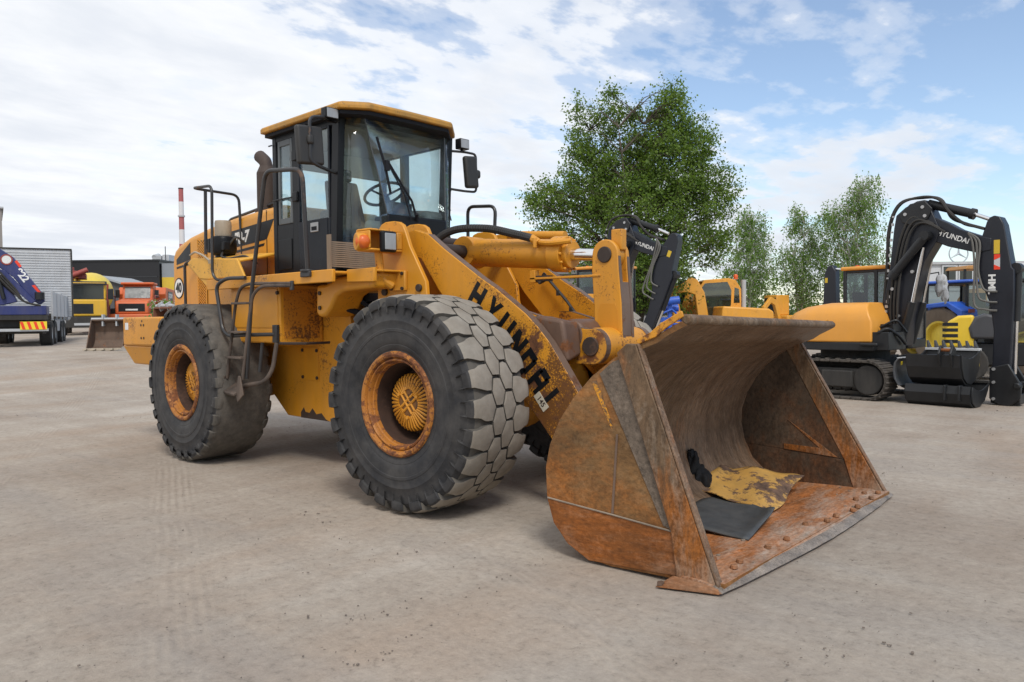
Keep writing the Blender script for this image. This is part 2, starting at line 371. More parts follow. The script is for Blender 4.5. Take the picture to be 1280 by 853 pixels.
# ---------------------------------------------------------------- ground
def ground():
    mt, t, b = new_mat('yard'); L = t.links.new
    v = coords(t); vs = coords(t, (1, .28, 1), (0, 0, .25)); vs2 = coords(t, (.22, 1, 1), (0, 0, .62))
    big = noise_(t, v, .28, 5, .6, .4); mid = noise_(t, vs, 1.3, 8, .65, .3); mid2 = noise_(t, vs2, 1.6, 8, .65, .2); fin = noise_(t, v, 14, 10, .75); grit = noise_(t, v, 48, 8, .82)
    a = math_(t, 'ADD', math_(t, 'MULTIPLY', big, .40), math_(t, 'MULTIPLY', mid, .34)); a = math_(t, 'ADD', a, math_(t, 'MULTIPLY', mid2, .30))
    col = ramp(t, a, [(.36, (.262, .210, .165)), (.47, (.330, .276, .226)), (.55, (.375, .324, .270)), (.66, (.455, .405, .348))])
    # warmer earth smears
    wm = ramp(t, noise_(t, vs, .7, 6, .6), [(.52, 0.), (.70, .55)]); col = mixc(t, wm, col, (.355, .265, .196))
    gm = ramp(t, noise_(t, vs2, .9, 6, .6), [(.50, 0.), (.72, .6)]); col = mixc(t, gm, col, (.30, .275, .25))
    sp = ramp(t, math_(t, 'ADD', math_(t, 'MULTIPLY', fin, .6), math_(t, 'MULTIPLY', grit, .4)), [(.36, .62), (.46, .94), (.54, 1.04), (.64, 1.19)])
    col = mixc(t, 1.0, col, sp, 'MULTIPLY')
    # small dark crumbs
    vo = N(t, 'ShaderNodeTexVoronoi'); vo.inputs['Scale'].default_value = 7.5; L(v, vo.inputs['Vector'])
    gate = noise_(t, v, 1.9, 3, .6)
    cr = math_(t, 'MULTIPLY', ramp(t, vo.outputs['Distance'], [(.035, 1.), (.065, 0.)]), ramp(t, gate, [(.52, 0.), (.62, .7)]))
    col = mixc(t, cr, col, (.16, .125, .10))
    # oil and damp stains, and fine cracks
    st = ramp(t, noise_(t, v, .55, 7, .65, .5), [(.64, 0.), (.72, .38)]); col = mixc(t, st, col, (.20, .17, .145))
    # tyre tracks: thin parallel ribs crossing the foreground
    tc = N(t, 'ShaderNodeTexCoord')
    def dot(vec):
        d = N(t, 'ShaderNodeVectorMath', operation='DOT_PRODUCT'); L(tc.outputs['Object'], d.inputs[0]); d.inputs[1].default_value = vec; return d.outputs['Value']
    u = math_(t, 'ADD', dot((.44, .898, 0)), math_(t, 'MULTIPLY', noise_(t, v, .5, 2), .10)); tr = None
    for c0, hw, amt in ((-2.86, .20, 1.0), (-1.0, .2, .55), (-4.5, .22, .6), (-6.3, .22, .6)):
        band = ramp(t, math_(t, 'ABSOLUTE', math_(t, 'SUBTRACT', u, c0)), [(hw * .7, amt), (hw, 0.)]); tr = band if tr is None else math_(t, 'MAXIMUM', tr, band)
    u2 = math_(t, 'ADD', dot((.80, .60, 0)), math_(t, 'MULTIPLY', noise_(t, v, .4, 2), .12))
    for c0, hw, amt in ((-.2, .3, .6), (1.9, .3, .6)):
        band = ramp(t, math_(t, 'ABSOLUTE', math_(t, 'SUBTRACT', u2, c0)), [(hw * .7, amt * .5), (hw, 0.)]); tr = math_(t, 'MAXIMUM', tr, band)
    tr = math_(t, 'MULTIPLY', tr, ramp(t, noise_(t, v, 1.3, 5, .65), [(.44, 0.), (.62, 1.)]))
    rib = math_(t, 'ADD', math_(t, 'MULTIPLY', math_(t, 'SINE', math_(t, 'MULTIPLY', u, 105)), .5), .5)
    tr = math_(t, 'MULTIPLY', tr, rib); col = mixc(t, math_(t, 'MULTIPLY', tr, .20), col, (.41, .345, .285))
    L(col, b.inputs['Base Color']); b.inputs['Roughness'].default_value = .93; b.inputs['Specular IOR Level'].default_value = .2
    h = math_(t, 'ADD', math_(t, 'MULTIPLY', fin, .5), math_(t, 'MULTIPLY', grit, .35)); h = math_(t, 'ADD', h, math_(t, 'MULTIPLY', mid, .9)); h = math_(t, 'ADD', h, math_(t, 'MULTIPLY', tr, .3)); h = math_(t, 'ADD', h, math_(t, 'MULTIPLY', mid2, .9))
    bump(t, b, h, .7, .03)
    def axis(c):
        s = [0.]; d = .35
        while s[-1] < 900: s.append(s[-1] + d); d *= 1.055
        return [c - q for q in s[:0:-1]] + [c + q for q in s]
    X = axis(0.); Y = axis(0.)
    M = MB(); V = []
    for y in Y:
        row = []
        for x in X:
            r = math.hypot(x - 2, y + 1)
            dz = .012 * noise.noise(Vector((x * .55, y * .55, 0))) + (.05 * noise.noise(Vector((x * .12, y * .12, 3))) if r > 11 else 0)
            row.append(M.bm.verts.new((x, y, gz(x, y) + dz - .008)))
        V.append(row)
    for i in range(len(Y) - 1):
        for j in range(len(X) - 1): M._f([V[i][j], V[i][j + 1], V[i + 1][j + 1], V[i + 1][j]], True)
    tag(M.build('ground', mt, recalc=False), kind='structure', label='pale compacted dirt yard with tyre marks and small crumbs')
    # loose grit
    rnd = random.Random(5); G = MB()
    for _ in range(420):
        d = 2.2 + 12 * rnd.random() ** 1.5; a = rnd.uniform(-.62, .62); p = CAM.xy + FWH * d + RTH * d * math.tan(a)
        r = rnd.uniform(.0018, .0048) * (1.9 if rnd.random() < .05 else 1)
        q = Matrix.Rotation(rnd.uniform(0, 6), 3, 'Z') @ Matrix.Rotation(rnd.uniform(-.4, .4), 3, 'X')
        G.box((p.x, p.y, gz(p.x, p.y) + r * .35), (r * 2, r * 1.5, r * 1.1), q)
    for _ in range(26):
        d0 = 2.4 + 11 * rnd.random(); a = rnd.uniform(-.6, .6); c = CAM.xy + FWH * d0 + RTH * d0 * math.tan(a); th = rnd.uniform(0, 3.1); ln = rnd.uniform(.15, .7)
        for _ in range(rnd.randint(12, 40)):
            t_ = rnd.gauss(0, ln); w_ = rnd.gauss(0, .07); p = Vector((c.x + math.cos(th) * t_ - math.sin(th) * w_, c.y + math.sin(th) * t_ + math.cos(th) * w_)); r = abs(rnd.gauss(0, .0026)) + .0012
            if -.9 < p.x < 2.9 and abs(p.y) < 1.7: continue
            q = Matrix.Rotation(rnd.uniform(0, 6), 3, 'Z') @ Matrix.Rotation(rnd.uniform(-.4, .4), 3, 'X'); G.box((p.x, p.y, gz(p.x, p.y) + r * .3), (r * 2.2, r * 1.5, r), q)
    tag(G.build('gravel', paint('grit', (.17, .14, .115), .9, var=.4, scale=3), bevel=.003, seg=1), kind='stuff', label='scattered small dark grit on the yard')
ground()
# ---------------------------------------------------------------- materials of the loader
YEL = (.62, .262, .012)
M_YEL = paint('yellow_paint', YEL, .42, var=.10, rust=.0, fine=.2, dust=.06, rustcol=(.16, .06, .018), streak=(1, 1, .2))
M_YEL_CLEAN = paint('yellow_hood_paint', (.63, .272, .015), .38, var=.08, fine=.15, dust=.05, rustcol=(.10, .04, .015))
M_YEL_WORN = paint('yellow_worn_paint', YEL, .55, var=.15, rust=.24, fine=.8, dust=.15, rustcol=(.16, .058, .018))
M_YEL_MID = paint('yellow_chipped_paint', YEL, .5, var=.12, rust=.015, fine=.45, dust=.12, rustcol=(.17, .062, .018))
M_BLACKP = paint('black_paint', (.010, .011, .013), .32, var=.25, dust=.05, dustcol=(.12, .11, .1), spec=.16)
M_BOOM = paint('boom_yellow', YEL, .5, var=.12, rust=.01, fine=.5, dust=.08, rustcol=(.11, .042, .016), grad=((1, 0, -.45), -.75, .75, .135), scale=1.6)
M_BLACKT = paint('black_tube_paint', (.022, .022, .024), .42, var=.2, rust=.14, rustcol=(.11, .07, .05), dust=.15, dustcol=(.15, .125, .105))
M_LADDER = paint('muddy_black_steel', (.040, .030, .025), .75, var=.3, rust=.5, rustcol=(.13, .08, .055), dust=.75, dustcol=(.20, .145, .11))
M_STEEL = paint('bare_worn_steel', (.165, .108, .078), .5, metal=.2, var=.25, rust=.25, rustcol=(.15, .07, .035))
M_PIN = paint('greasy_pin', (.05, .035, .028), .6, metal=.2, var=.4, rust=.2, rustcol=(.08, .045, .03))
M_CHROME = paint('chrome_rod', (.80, .80, .80), .12, metal=1, var=.04, bmp=0)
M_RUBBER = paint('tyre_sidewall', (.019, .0195, .022), .62, var=.45, dust=.6, dustcol=(.105, .097, .09), scale=1.1, streak=(1, 1, 1), spec=.35)
M_TREAD = paint('dusty_tread', (.29, .262, .222), .95, var=.25, dust=.75, dustcol=(.185, .152, .118), scale=1.2, streak=(1, 1, 1), spec=.15, bmp=.4)
M_GROOVE = paint('tread_groove', (.105, .096, .084), .95, var=.3, spec=.15)
M_TREADW = paint('worn_tread', (.085, .078, .07), .9, var=.4, dust=.65, dustcol=(.19, .168, .142), scale=2.2, streak=(1, 1, 1), spec=.2, bmp=.6)
M_RIM = paint('rusty_rim_paint', (.40, .15, .02), .55, var=.2, rust=.80, fine=.8, rustcol=(.15, .052, .018), scale=2.0, streak=(1, 1, 1))
M_HUB = paint('hub_paint', (.58, .25, .02), .5, var=.2, rust=.20, fine=.7, rustcol=(.12, .05, .02), scale=1.5, streak=(1, 1, 1))
M_RIMIN = paint('rim_well_rust', (.040, .018, .010), .85, var=.4, rust=.5, rustcol=(.05, .024, .014), scale=1.5, streak=(1, 1, 1))
M_BUCKIN = steel('bucket_inner_steel', (.175, .114, .072), (.21, .084, .026), .40, ((0, 0, -1), -.5, -.05, .06), (.26, .20, .15), .45, streak=(.6, 4.0, .6), scale=.9, rough=.5, metal=.1, scr=.42)
M_BUCKOUT = steel('bucket_outer_steel', (.200, .106, .040), (.30, .098, .014), .74, ((-.4, 0, -1), -1.5, -1.0, .14), (.31, .225, .135), .26, streak=(.8, 1, 1.5), rot=(0, .9, 0), scale=1.25, scr=.26, soft=.26)
M_BUCKLOW = steel('bucket_rust_plate', (.21, .072, .016), (.31, .088, .010), .85, None, (.40, .32, .24), .22, ((1, 0, -1), 2.0, 2.75, .16), streak=(.5, 1, 1.8), scale=1.3, rough=.7, metal=.03, scr=.28, soft=.25)
M_BUCKFLOOR = steel('bucket_floor_rust', (.34, .135, .048), (.43, .135, .028), .72, None, (.40, .345, .285), .6, ((1, 0, 0), 2.3, 2.75, .10), streak=(1.8, .5, 1), scale=1.4, rough=.6, metal=.03, scr=.3, bmp=.6)
M_BUCKFAR_SHADED = steel('bucket_far_plate_shaded', (.080, .056, .038), (.12, .048, .018), .50, ((0, 0, -1), -.9, -.1, .14), (.17, .13, .09), .30, streak=(1, 1, .6), scale=1.3, scr=.35)  # rusty steel in a darker tone: the far wall's shade is painted in
M_BUCKBAR = steel('bucket_bar_steel', (.140, .088, .050), (.28, .092, .014), .50, ((0, 0, -1), -.95, -.15, .28), (.33, .27, .21), .55, ((1, 0, -1), 2.3, 2.78, .20), streak=(1.6, 1, .4), rot=(0, .42, 0), scale=1.5, scr=.35, soft=.2)
M_GLASSC = glass('cab_glass', (.86, .925, .925), .055, .02, .05)
M_GREYIN = paint('cab_trim', (.20, .20, .19), .7, var=.1)
M_DARKIN = paint('cab_dark_trim', (.016, .017, .021), .7, var=.2, spec=.2)
M_WHITE = paint('white_mark', (.75, .75, .73), .5, var=.06, dust=.15)
M_RUBHOSE = paint('rubber_hose', (.028, .028, .028), .6, var=.2, dust=.2, dustcol=(.12, .11, .1))
M_CLEARBEIGE = paint('dusty_bowl', (.40, .335, .25), .45, var=.2, dust=.4, dustcol=(.22, .17, .12))

TH, PIV = -.061, -3.563 / 2
RM = Matrix.Translation((PIV, 0, 0)) @ rot_z(TH) @ Matrix.Translation((-PIV, 0, 0))     # rear half, slightly articulated
def warp(p):                                                                          # the bucket is a little bent
    k = p.y / 1.5
    return Vector((p.x + k * (.065 - .125 * p.z / 1.5), p.y, p.z - k * .035 * p.z / 1.5))

LD = thing('wheel_loader', 'large worn yellow wheel loader with rusty bucket lowered on the dirt yard', 'wheel loader', (0, 0, 0))

# ---------------------------------------------------------------- wheels
def lug(M, k, n, ph, secs, base=.046):
    """one tread block lofted over sections (across, half length in pitches, top radius)"""
    rows = []
    for a, h, r in secs:
        h = max(h, .012); row = []
        for s_, dr in ((-h, -base), (-h * .97, -.004), (-h * .5, 0), (0, .001), (h * .5, 0), (h * .97, -.004), (h, -base)):
            jt = noise.noise(Vector((k * 3.1 + s_ * 7, a * 31, ph * 5))); t = 2 * PI * (k + ph + s_ * (1 + .10 * jt)) / n; R = r + dr + (.003 * jt if dr > -.02 else 0)
            row.append(M.bm.verts.new((math.cos(t) * R, a, math.sin(t) * R)))
        rows.append(row)
    for i in range(len(rows) - 1):
        for j in range(6):
            M.mi = 1 if 1 <= j <= 4 and abs(secs[i][0]) < .302 and abs(secs[i + 1][0]) < .325 else 2 if abs(secs[i][0]) < .31 else 0
            M._f([rows[i][j], rows[i][j + 1], rows[i + 1][j + 1], rows[i + 1][j]], False)
    for row in (rows[0], rows[-1]):
        M.mi = 0; M._f(row)
    M.mi = 0
def tyre(worn, seed):
    M = MB(); rnd = random.Random(seed)
    side = [(.395, -.285), (.425, -.303), (.432, -.301), (.44, -.307), (.475, -.316), (.48, -.3145), (.485, -.318), (.53, -.3245), (.575, -.3275), (.58, -.3310), (.60, -.3310), (.605, -.3275), (.655, -.3265), (.66, -.3285), (.668, -.3285), (.672, -.326), (.72, -.322), (.768, -.314), (.775, -.3155), (.785, -.3145), (.79, -.311), (.812, -.298)]
    rb = .838 if not worn else .866
    sh = [(rb - .012, -.285), (rb, -.255)] if not worn else [(.838, -.30), (.856, -.280), (.866, -.25)]
    mid = [(rb + .002, -.12), (rb + .003, 0), (rb + .002, .12)]
    prof = side + sh + mid + [(r, -a) for r, a in sh[::-1]] + [(r, -a) for r, a in side[::-1]]
    nside = len(side)
    M.lathe(prof, seg=96)
    M.bm.faces.ensure_lookup_table()
    for f in M.bm.faces:
        c = f.calc_center_median(); r = math.hypot(c.x, c.z)
        if abs(c.y) < .29 and r > .8: f.material_index = 2 if not worn else 1
    n = 24
    if worn:
        n = 26
        for k in range(n):
            for sgn in (-1, 1):
                j = rnd.uniform(-.05, .05); w = rnd.uniform(.25, .33)
                secs = [(-.245, .05, .868), (-.262, w, .8695), (-.285, w, .866), (-.305, w, .858), (-.322, w * .95, .842), (-.334, w * .9, .815), (-.330, w * .8, .785), (-.295, w * .7, .772)]
                lug(M, k, n, (.5 if sgn > 0 else 0) + j, [(a * -sgn, h, r) for a, h, r in secs], .03)
    else:
        for k in range(n):
            for c in (-.0575, .0575):
                ph = 0 if c < 0 else .5
                lug(M, k, n, ph, [(c - .069, .0, .8735), (c - .036, .455, .8745), (c, .465, .875), (c + .036, .455, .8745), (c + .069, .0, .8735)])
            for sgn in (-1, 1):
                secs = [(-.104, .0, .8735), (-.137, .455, .874), (-.185, .465, .8735), (-.222, .42, .872), (-.258, .345, .868), (-.296, .31, .861), (-.320, .30, .850), (-.333, .285, .835), (-.338, .27, .808), (-.332, .24, .778), (-.30, .22, .766)]
                lug(M, k, n, .5 if sgn < 0 else 0, [(a * -sgn, h, r) for a, h, r in secs], .06)
    return M
def wheel(center, flip, worn, ang, rear):
    X = Matrix.Translation(center) @ (rot_z(PI) if flip else Matrix.Identity(4)) @ Matrix.Rotation(ang, 4, 'Y')
    if rear: X = RM @ X
    R = MB()
    R.lathe([(.395, -.283), (.418, -.292), (.424, -.306), (.414, -.320), (.396, -.324), (.378, -.316), (.372, -.300), (.368, -.288), (.362, -.300), (.350, -.304), (.342, -.292), (.338, -.262), (.330, -.255), (.326, -.225)], seg=72)
    R.mi = 1
    R.lathe([(.326, -.225), (.316, -.20), (.306, -.10), (.298, .02), (.28, .03), (.22, .03)], seg=72)
    R.lathe([(.36, .27), (.41, .285), (.424, .306), (.41, .324), (.37, .31), (.34, .25), (.31, .02)], seg=48)
    w = R.build('wheel', [M_RIM, M_RIMIN], LD, X, recalc=False)
    tyre(worn, 3 if rear else 4).build('tyre', [M_RUBBER, M_TREADW if worn else M_TREAD, M_GROOVE], w, X, angle=28, bevel=.012, seg=3)
    H = MB()
    H.lathe([(.225, .03), (.225, -.125), (.216, -.145), (.20, -.158), (.14, -.170), (.06, -.177), (0, -.178)], seg=48); H.mi = 1
    # ribs fan out from a cross on the planetary cover
    for i in range(38):
        t = 2 * PI * i / 38; r0 = .085 + .03 * abs(math.cos(t * 2)); r1 = .219
        for a0, a1 in ((r0, .20),):
            p0 = Vector((math.cos(t) * a0, -.176, math.sin(t) * a0)); p1 = Vector((math.cos(t) * a1, -.164, math.sin(t) * a1))
            p2 = Vector((math.cos(t) * .226, -.142, math.sin(t) * .226)); p3 = Vector((math.cos(t) * .228, -.02, math.sin(t) * .228))
            H.tube([p0, p1, p2, p3], .0095, 6)
    for t in (PI / 4, -PI / 4):
        for s_ in (-.022, .022):
            d = Vector((math.cos(t), 0, math.sin(t))); q = Vector((-d.z, 0, d.x)) * s_
            H.tube([-d * .095 + q + Vector((0, -.178, 0)), d * .095 + q + Vector((0, -.178, 0))], .011, 6)
    for i in range(3):
        t = .6 + 2 * PI * i / 3
        H.cyl((math.cos(t) * .12, -.165, math.sin(t) * .12), (math.cos(t) * .12, -.193, math.sin(t) * .12), .016, seg=6)
    H.build('hub', [paint('hub_grime', (.20, .085, .018), .7, var=.3, rust=.4, rustcol=(.07, .035, .018), scale=2), M_HUB], w, X)
    return w
wheel((0, -1.1315, .872), False, False, .11, False)
wheel((0, 1.1315, .872), True, False, .3, False)
wheel((-3.563, -1.1315, .868), False, True, .2, True)
wheel((-3.563, 1.1315, .868), True, True, .5, True)
A = MB(); A.cyl((0, -.98, .872), (0, .98, .872), .20); A.cyl((0, -.86, .872), (0, -.3, .872), .3, .22); A.cyl((0, .3, .872), (0, .86, .872), .22, .3); A.lathe([(.2, -.3), (.36, -.12), (.36, .12), (.2, .3)], (0, 0, .872), 'y', 24)
A.build('axle', M_YEL_MID, LD)
A = MB(); A.cyl((-3.563, -.98, .868), (-3.563, .98, .868), .20); A.cyl((-3.563, -.86, .868), (-3.563, -.3, .868), .3, .22); A.lathe([(.2, -.3), (.36, -.12), (.36, .12), (.2, .3)], (-3.563, 0, .868), 'y', 24)
A.build('axle', M_YEL_MID, LD, RM)

# ---------------------------------------------------------------- front frame, boom, bucket linkage
def arc(cx, cz, r, a0, a1, n=10): return [(cx + r * math.cos(math.radians(a0 + (a1 - a0) * i / n)), cz + r * math.sin(math.radians(a0 + (a1 - a0) * i / n))) for i in range(n + 1)]
tower = [(-.95, 1.45), (-.95, 2.20), (-.945, 2.30), (-.926, 2.375), (-.885, 2.42), (-.83, 2.437), (-.72, 2.437), (-.65, 2.425), (-.598, 2.395), (-.565, 2.335), (-.508, 2.195), (-.40, 2.02), (-.31, 1.874), (-.295, 1.72), (-.20, 1.45), (.2, 1.12), (.30, .72), (-.1, .55), (-.75, .58), (-1.0, .85)]
F = MB()
for y0, y1 in ((-.80, -.755), (-.50, -.455), (.455, .50), (.755, .80)): F.prism(tower, 'y', y0, y1)
F.bb(-.93, .22, -.754, .754, .62, 1.28)
F.prism([(.2, .7), (.2, 1.35), (-.1, 1.6), (-.3, 1.3), (-.3, .7)], 'y', -.454, .454)
F.prism([(-1.62, .72), (-1.62, 1.42), (-.931, 1.62), (-.931, .6)], 'y', -.36, .36)
F.build('front_frame', M_YEL, LD, bevel=.008)
B = MB()
for x, z in ((-.84, 1.795), (-.385, 1.82)): B.cyl((x, -.80, z), (x, -.825, z), .034, seg=14)
B.cyl((-.74, -.79, 2.28), (-.74, .79, 2.28), .06)
B.build('frame_pin', M_PIN, LD, bevel=.004, each=True)

boom = [(-.775, 2.22), (-.765, 2.29), (-.70, 2.352), (-.60, 2.36), (-.426, 2.307), (-.227, 2.165), (.0, 2.02), (.198, 1.893), (.38, 1.79), (.549, 1.676), (.69, 1.58), (.812, 1.475), (.93, 1.35), (1.032, 1.212), (1.212, .955), (1.40, .68), (1.50, .50), (1.51, .36), (1.47, .27), (1.40, .25), (1.25, .33), (.947, .58), (.707, .845), (.42, 1.10), (.1, 1.38), (-.3, 1.80), (-.52, 2.09), (-.66, 2.14)]
for sgn in (-1, 1):
    P = MB(); P.prism(boom, 'y', sgn * .65, sgn * .565)
    arm = P.build('boom_arm', M_BOOM, LD, bevel=.006)
    if sgn < 0: arm_near = arm
    E = MB()    # the plate edge along the top, rubbed to bare steel
    top = [p for p in boom[4:16]]
    for a, b in zip(top, top[1:]):
        n_ = Vector((-(b[1] - a[1]), b[0] - a[0])).normalized() * .004
        E.hexa([(a[0], sgn * .645, a[1] - .004), (a[0], sgn * .570, a[1] - .004), (b[0], sgn * .570, b[1] - .004), (b[0], sgn * .645, b[1] - .004)],
               [(a[0] + n_.x, sgn * .645, a[1] + n_.y), (a[0] + n_.x, sgn * .570, a[1] + n_.y), (b[0] + n_.x, sgn * .570, b[1] + n_.y), (b[0] + n_.x, sgn * .645, b[1] + n_.y)])
    E.build('arm_edge', M_STEEL, arm)
# rust eaten lower end of the boom skin: thin plate patches of its own shape
# lettering on the near arm
def letter(M, strokes, s=1.0):
    for (x0, y0, x1, y1) in strokes: M.bb(x0 * s, x1 * s, y0 * s, y1 * s, 0, .003)
LET = {'H': [(-.5, -.5, -.2, .5), (.2, -.5, .5, .5), (-.199, -.14, .199, .14)],
       'Y': None,
       'U': [(-.5, -.5, -.2, .5), (.2, -.5, .5, .5), (-.199, -.5, .199, -.22)],
       'D': [(-.5, -.5, -.2, .5), (.22, -.36, .5, .36), (-.199, .24, .36, .5), (-.199, -.5, .36, -.24)],
       'A': [(-.5, -.5, -.22, .36), (.22, -.5, .5, .36), (-.36, .22, .36, .5), (-.219, -.18, .219, .06)],
       'I': [(-.15, -.5, .15, .5)]}
def put_letter(ch, x, z, ang, w, h):
    M = MB()
    if ch == 'Y':
        M.prism([(-.5, .5), (-.2, .5), (0, .18), (.2, .5), (.5, .5), (.15, -.05), (.15, -.5), (-.15, -.5), (-.15, -.05)], 'z', 0, .003)
    elif ch == 'N':
        M.prism([(-.5, -.5), (-.5, .5), (-.2, .5), (.2, -.05), (.2, .5), (.5, .5), (.5, -.5), (.2, -.5), (-.2, .05), (-.2, -.5)], 'z', 0, .003)
    else:
        for (x0, y0, x1, y1) in LET[ch]: M.bb(x0, x1, y0, y1, 0, .003)
    c, s_ = math.cos(ang), math.sin(ang)
    X = frame_mat((x, -.6505, z), (c, 0, s_), (-s_, 0, c)) @ Matrix.Diagonal((w, h, 1, 1))
    M.build('letter', M_BLACKP, arm_near, X)
for ch, x, z, a, w in (('H', .165, 1.735, -36, .145), ('Y', .335, 1.61, -40, .15), ('U', .475, 1.475, -44, .145), ('N', .595, 1.335, -48, .145), ('D', .70, 1.19, -52, .14), ('A', .825, 1.045, -52, .14), ('I', .925, .915, -53, .14)):
    put_letter(ch, x, z, math.radians(a), w, .215)
# inspection tag
T = MB(); T.box((0, 0, 0), (.155, .07, .004))
T.build('tag_plate', paint('pale_tag', (.55, .50, .40), .6, var=.2, dust=.3), arm_near, frame_mat((.845, -.6525, .875), (.62, 0, -.78), (.78, 0, .62)))
text_obj('tag_number', '145', .062, M_PIN, arm_near, frame_mat((.845, -.6553, .875), (.62, 0, -.78), (.78, 0, .62)), .0006, .001)
# cable clipped to the inner face of the far arm
Cc = MB(); Cc.tube([(.0, .50, 1.98), (.28, .50, 1.70), (.60, .50, 1.32)], .014, 6)
for t in (.3, .55, .8): Cc.box((.6 * t, .49, 1.98 - .66 * t), (.03, .02, .05))
Cc.build('cable', M_RUBHOSE, LD)
# crossmember between the arms
X = MB(); X.cyl((.93, -.37, 1.40), (.93, .37, 1.40), .135)
for q in (-1, 1): X.hexa([(.70, q * .566, 1.24), (1.06, q * .566, 1.19), (1.05, q * .37, 1.24), (.74, q * .37, 1.26)], [(.70, q * .566, 1.57), (.99, q * .566, 1.53), (1.03, q * .37, 1.50), (.74, q * .37, 1.56)])
X.build('crossmember', paint('cast_brown', (.13, .075, .05), .55, metal=.2, var=.3, rust=.3, rustcol=(.16, .06, .02)), LD, bevel=.03, seg=3)
brk = [(.33, 1.60), (.463, 1.60), (.70, 1.535), (1.08, 1.452)] + arc(1.13, 1.311, .150, 70, -80, 10) + [(.80, 1.165), (.42, 1.26), (.33, 1.42)]
X = MB()
for y0, y1 in ((-.365, -.30), (.30, .365)): X.prism(brk, 'y', y0, y1)
X.bb(.40, .9, -.299, .299, 1.19, 1.25)
X.build('crossmember_bracket', M_YEL_WORN, LD, bevel=.008, each=True)
for y0, y1 in ((-.364, -.301), (.301, .364)):
    X = MB(); pts = brk[:4] + arc(1.13, 1.311, .150, 70, -60, 10)
    for a, b in zip(pts, pts[1:]):
        d = Vector((b[0] - a[0], b[1] - a[1])).normalized(); n_ = Vector((-d.y, d.x)) * .003
        X.hexa([(a[0], y0, a[1]), (a[0], y1, a[1]), (b[0], y1, b[1]), (b[0], y0, b[1])], [(a[0] + n_.x, y0, a[1] + n_.y), (a[0] + n_.x, y1, a[1] + n_.y), (b[0] + n_.x, y1, b[1] + n_.y), (b[0] + n_.x, y0, b[1] + n_.y)])
    X.build('bracket_edge', M_STEEL, LD)
X = MB(); X.cyl((1.13, -.378, 1.311), (1.13, .378, 1.311), .078, seg=28); X.build('pivot_pin', M_PIN, LD, bevel=.006)
# bell crank
chk = [(.965, 2.06)] + arc(1.092, 2.065, .127, 178, 0, 12) + [(1.225, 1.93), (1.25, 1.66), (1.262, 1.32), (1.24, .95), (1.17, .72), (1.05, .70), (.98, .95), (.985, 1.39), (.98, 1.66), (.96, 1.93)]
CH = .092
X = MB(); X.prism(chk, 'y', -CH, -.045)
X.prism(chk, 'y', .045, CH)
X.prism([(.99, 1.84), (1.228, 1.84), (1.245, 1.66), (1.256, 1.32), (1.235, .95), (1.17, .72), (1.05, .70), (.985, .95), (.99, 1.39)], 'y', -.0446, .0446)
X.cyl((1.13, -.29, 1.311), (1.13, .29, 1.311), .15, seg=30)
X.bb(1.12, 1.225, -.04, .04, 2.10, 2.275)
bc = X.build('bell_crank', M_YEL_MID, LD, bevel=.010)
X = MB()   # broad front face rubbed bare by spilled material
fr = [(1.218, 2.05), (1.226, 1.93), (1.251, 1.66), (1.263, 1.32), (1.242, .97)]
def strip(M, line, y0, y1, t):
    for a, b in zip(line, line[1:]): M.hexa([(a[0] - .002, y0, a[1]), (a[0] - .002, y1, a[1]), (b[0] - .002, y1, b[1]), (b[0] - .002, y0, b[1])], [(a[0] + t, y0, a[1]), (a[0] + t, y1, a[1]), (b[0] + t, y1, b[1]), (b[0] + t, y0, b[1])])
strip(X, fr, -.086, -.05, .004); X.build('crank_edge', M_STEEL, bc)
X = MB(); strip(X, fr, .05, .086, .004); X.build('crank_edge', M_STEEL, bc)
X = MB(); strip(X, [(1.229, 1.835), (1.246, 1.66), (1.257, 1.32), (1.237, .97)], -.0495, .0495, .006); X.build('crank_web', M_STEEL, bc)
X = MB(); X.prism([(1.015, 1.40), (1.025, 1.60), (1.05, 1.66), (1.19, 1.66), (1.215, 1.60), (1.22, 1.38)], 'y', -CH - .003, -CH - .0005)
X.build('crank_pocket', paint('yellow_recess', (.57, .235, .012), .5, var=.1, rust=.02, fine=.4, rustcol=(.16, .06, .018)), bc, bevel=.001)
X = MB(); X.cyl((1.092, -CH - .014, 2.065), (1.092, CH + .014, 2.065), .068, seg=26); X.build('crank_pin', M_PIN, bc, bevel=.006)
X = MB(); X.cyl((1.11, -.11, .80), (1.52, -.11, .80), .06); X.bb(1.02, 1.53, -.1, .1, .70, .86); X.build('bucket_link', M_YEL_WORN, LD, bevel=.01)
# tilt cylinder
ca, cb_ = Vector((-.50, 0, 2.185)), Vector((1.092, 0, 2.065)); cd = (cb_ - ca).normalized()
X = MB(); X.cyl(ca + cd * .08, ca + cd * 1.02, .132, seg=32); X.cyl(ca + cd * 1.02, ca + cd * 1.16, .158, seg=32); X.cyl(ca + cd * 1.16, ca + cd * 1.21, .12, seg=32)
X.cyl((-.50, -.12, 2.185), (-.50, .12, 2.185), .15, seg=28)
for i in range(12):
    t = 2 * PI * i / 12; q = Vector((0, math.cos(t), math.sin(t))) * .145
    X.cyl(ca + cd * 1.16 + q, ca + cd * 1.185 + q, .014, seg=6)
cyl = X.build('tilt_cylinder', M_YEL_MID, LD, bevel=.006)
X = MB(); X.cyl(ca + cd * 1.2, ca + cd * 1.56, .052, seg=28); X.build('piston_rod', M_CHROME, cyl)
X = MB(); X.cyl((1.092, -.042, 2.065), (1.092, .042, 2.065), .115, seg=28); X.cyl(ca + cd * 1.5, ca + cd * 1.58, .075, seg=20); X.build('rod_eye', M_YEL_MID, cyl, bevel=.006)
X = MB(); X.cyl((-.50, -.46, 2.185), (-.50, .46, 2.185), .062, seg=20); X.build('cylinder_pin', M_PIN, cyl)
